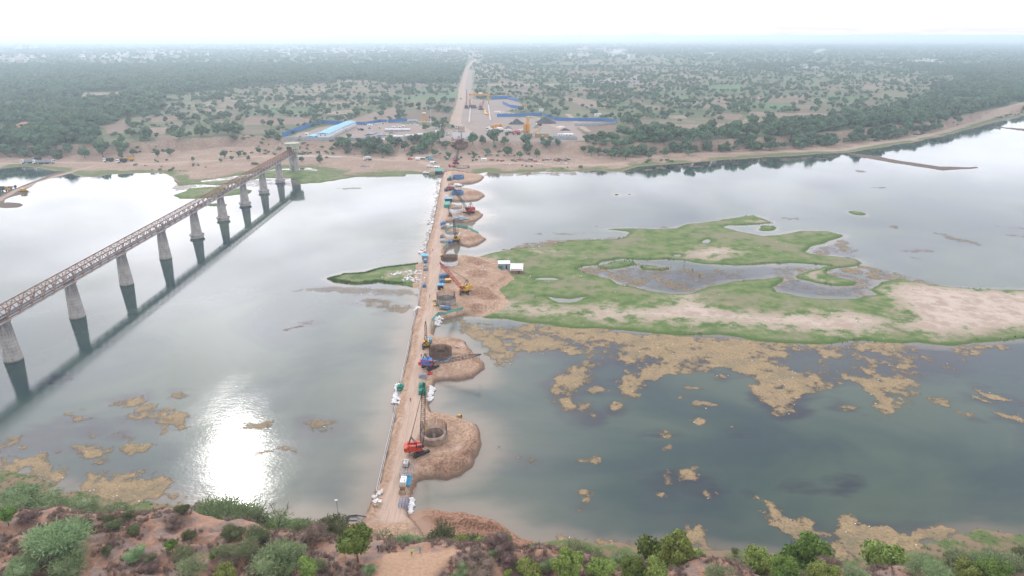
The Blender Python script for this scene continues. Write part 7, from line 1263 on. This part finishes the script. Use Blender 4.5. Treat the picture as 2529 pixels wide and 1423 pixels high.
# pylons on the horizon
for q, (px, pb_, pt_) in enumerate([(1337, 104, 83), (1398, 103, 84), (1418, 104, 80), (1435, 103, 85), (1478, 103, 86), (1496, 104, 83)]):
    x, y = plane_pt(px, pb_, 12); ht = up_z(x, y, pt_)-12; ht = min(ht, 108); e = empty('pylon', (x, y, 12), 'faint lattice pylon on the horizon, %s from the left of six' % ORD[q], 'pylon', group='pylons on the horizon'); mb = MB()
    for sx in (-1, 1):
        for sy in (-1, 1): mb.bar((sx*8, sy*8, 0), (sx*1.5, sy*1.5, ht), 1.1)
    for j in range(5): mb.bar((-8+j*1.3, -8+j*1.3, ht*j/5), (8-j*1.3, -8+j*1.3, ht*(j+.7)/5), 0.7)
    mb.build('mast', M['steel'], e); MB().bar((-14, 0, ht*0.75), (14, 0, ht*0.75), 0.9).bar((-11, 0, ht*0.9), (11, 0, ht*0.9), 0.9).build('cross_arms', M['steel'], e)

# ------------------------------------------------------------------ people
def body_mesh(pose, mats_):
    me = bpy.data.meshes.new('person'); J = {}
    s = pose.get('stride', 0.0); ar = pose.get('arm', 0.15); ben = pose.get('bend', 0.0)
    V = [(0, 0, .95, .125), (0, .0+ben*.3, 1.12, .115), (0, ben*.5, 1.32, .135), (0, ben*.65, 1.46, .06), (0, ben*.7+.01, 1.54, .075), (0, ben*.72+.015, 1.66, .095)]
    E = [(0, 1), (1, 2), (2, 3), (3, 4), (4, 5)]
    for sx in (-1, 1):
        b = len(V); f = sx*s
        V += [(sx*.10, 0, .88, .09), (sx*.11, f*.12, .48, .06), (sx*.12, f*.22-.02, .10, .045), (sx*.12, f*.22+.12, .05, .04)]; E += [(0, b), (b, b+1), (b+1, b+2), (b+2, b+3)]
        b = len(V); V += [(sx*.19, ben*.5, 1.40, .06), (sx*(.24+ar*.4), ben*.4-f*.1+ar*.2, 1.13, .042), (sx*(.25+ar*.5), ben*.4-f*.15+.08+ar*.6, .90+ar*.5, .034), (sx*(.25+ar*.5), ben*.4-f*.15+.12+ar*.7, .82+ar*.55, .03)]; E += [(2, b), (b, b+1), (b+1, b+2), (b+2, b+3)]
    me.from_pydata([v[:3] for v in V], E, []); o = bpy.data.objects.new('tmp', me); COL.objects.link(o); sk = o.modifiers.new('s', 'SKIN'); ss = o.modifiers.new('u', 'SUBSURF'); ss.levels = 1; ss.render_levels = 1
    for i, v in enumerate(V): me.skin_vertices[0].data[i].radius = (v[3], v[3]*(.75 if i in (1, 2) else 1)); 
    me.skin_vertices[0].data[0].use_root = True
    dg = bpy.context.evaluated_depsgraph_get(); out = bpy.data.meshes.new_from_object(o.evaluated_get(dg)); bpy.data.objects.remove(o); out.name = 'body'; out.materials.clear()
    for m_ in mats_: out.materials.append(m_)
    for pl in out.polygons:
        z = pl.center.z; ax = abs(pl.center.x); pl.use_smooth = True
        pl.material_index = 3 if z > 1.66 else 2 if z > 1.49 else 4 if z < .10 else 1 if z < .93 and ax < .2 else 2 if (ax > .2 and z < 1.0) else 0
    return out
def person(px, py, pose, top, low, label, rz=0.0, hat='helmet', flat=None, s=1.0):
    p = gpz(px, py) if flat is None else Vector((*plane_pt(px, py, flat), flat)); e = empty('person', p, label, 'person', rz=rz); e.scale = (s, s, s)
    link('body', body_mesh(pose, [M[top], M[low], M['skin'], M[hat], M['black']]), e)
    if top == 'vest': MB().lathe([(0.17, 1.0), (0.185, 1.2), (0.175, 1.36), (0.10, 1.42)], 12).build('safety_vest', M['vest'], e)
    return e
for a_ in [(1017, 1372, dict(stride=.6, arm=.5), 'vest', 'navy', 'worker in a lime vest and dark trousers striding on the sandy clearing', .3), (1038, 1366, dict(stride=.2), 'olivec', 'grayc', 'worker in a pale teal shirt and grey trousers at the brow of the clearing', 2.5), (935, 1364, dict(bend=.3), 'navy', 'navy', 'person in dark clothes beside the big rounded tree', 1.0), (1014, 993, dict(stride=.5), 'red', 'navy', 'worker in a red shirt walking on the causeway below the green cages', 0), (1041, 884, dict(), 'navy', 'navy', 'worker in dark clothes left of the caged ring, apart from the pair', 0), (1052, 884, dict(stride=.2), 'navy', 'grayc', 'worker in grey trousers, left of the pair by the caged ring', 1.0), (1055, 887, dict(bend=.3), 'grayc', 'navy', 'worker in a grey shirt, right of the pair by the caged ring', 2.0),
           (1061, 735, dict(stride=.5), 'grayc', 'navy', 'worker walking on the causeway beside the tall grey ring', 0), (1069, 621, dict(stride=.3), 'red', 'navy', 'worker in a reddish shirt on the road by the netted inlet', 0), (1091, 664, dict(), 'navy', 'navy', 'worker in dark clothes under the red boom tip', 0), (1099, 424, dict(), 'navy', 'navy', 'person in dark clothes at the far end of the causeway, left', 0), (1103.5, 424, dict(), 'red', 'navy', 'person in a red shirt at the far end of the causeway', 0), (1104, 433, dict(stride=.4), 'navy', 'grayc', 'person walking onto the far end of the causeway', 0), (1143, 889, dict(), 'red', 'navy', 'worker in a red shirt under the horizontal boom', 0)]: person(*a_[:6], rz=a_[6])
person(1710, 671, dict(bend=.2), 'navy', 'navy', 'person wading in the island pond near the north bank', flat=-0.35); person(1727, 685, dict(bend=.35, arm=.4), 'navy', 'navy', 'person wading in the middle of the island pond with arms out', flat=-0.35); person(1690, 651, dict(), 'navy', 'grayc', 'person standing at the edge of the island pond', flat=0.2)

# ------------------------------------------------------------------ smoke
m = bpy.data.materials.new('smoke'); m.use_nodes = True; t = m.node_tree; t.nodes.clear()
pv = N(t, 'ShaderNodeVolumePrincipled'); pv.inputs['Color'].default_value = (0.9, 0.92, 0.95, 1); o_ = N(t, 'ShaderNodeTexCoord').outputs['Object']
ln = N(t, 'ShaderNodeVectorMath', operation='LENGTH'); t.links.new(o_, ln.inputs[0]); nn = noise(t, 2.2, 4, 0.6, vec=o_)
t.links.new(math_(t, 'MULTIPLY', math_(t, 'MULTIPLY', maprange(t, ln.outputs['Value'], 0.25, 0.98, 1, 0), maprange(t, nn, 0.38, 0.62)), 0.03), pv.inputs['Density']); om = N(t, 'ShaderNodeOutputMaterial'); t.links.new(pv.outputs[0], om.inputs['Volume'])
for px, py, wpx, lb in ((1508, 138, 44, 'pale smoke plume drifting right above the white hamlet'), (2008, 134, 34, 'thin smoke plume over the right-hand woodland'), (1968, 168, 26, 'small low smoke plume by the right-hand hamlets')):
    p = gpz(px, py); k = mpp(*p); o = MB().blob((0, 0, 0), (1, 1, 1), n=14, m=10, jit=0).build('smoke_plume', m, None, p + Vector((wpx*k*0.45, 0, min(36, wpx*k*0.24)))); o.scale = (wpx*k*0.62, 45, min(34, wpx*k*0.22)); o.rotation_euler = (0, -0.18, 0); tag(o, lb, kind='stuff')
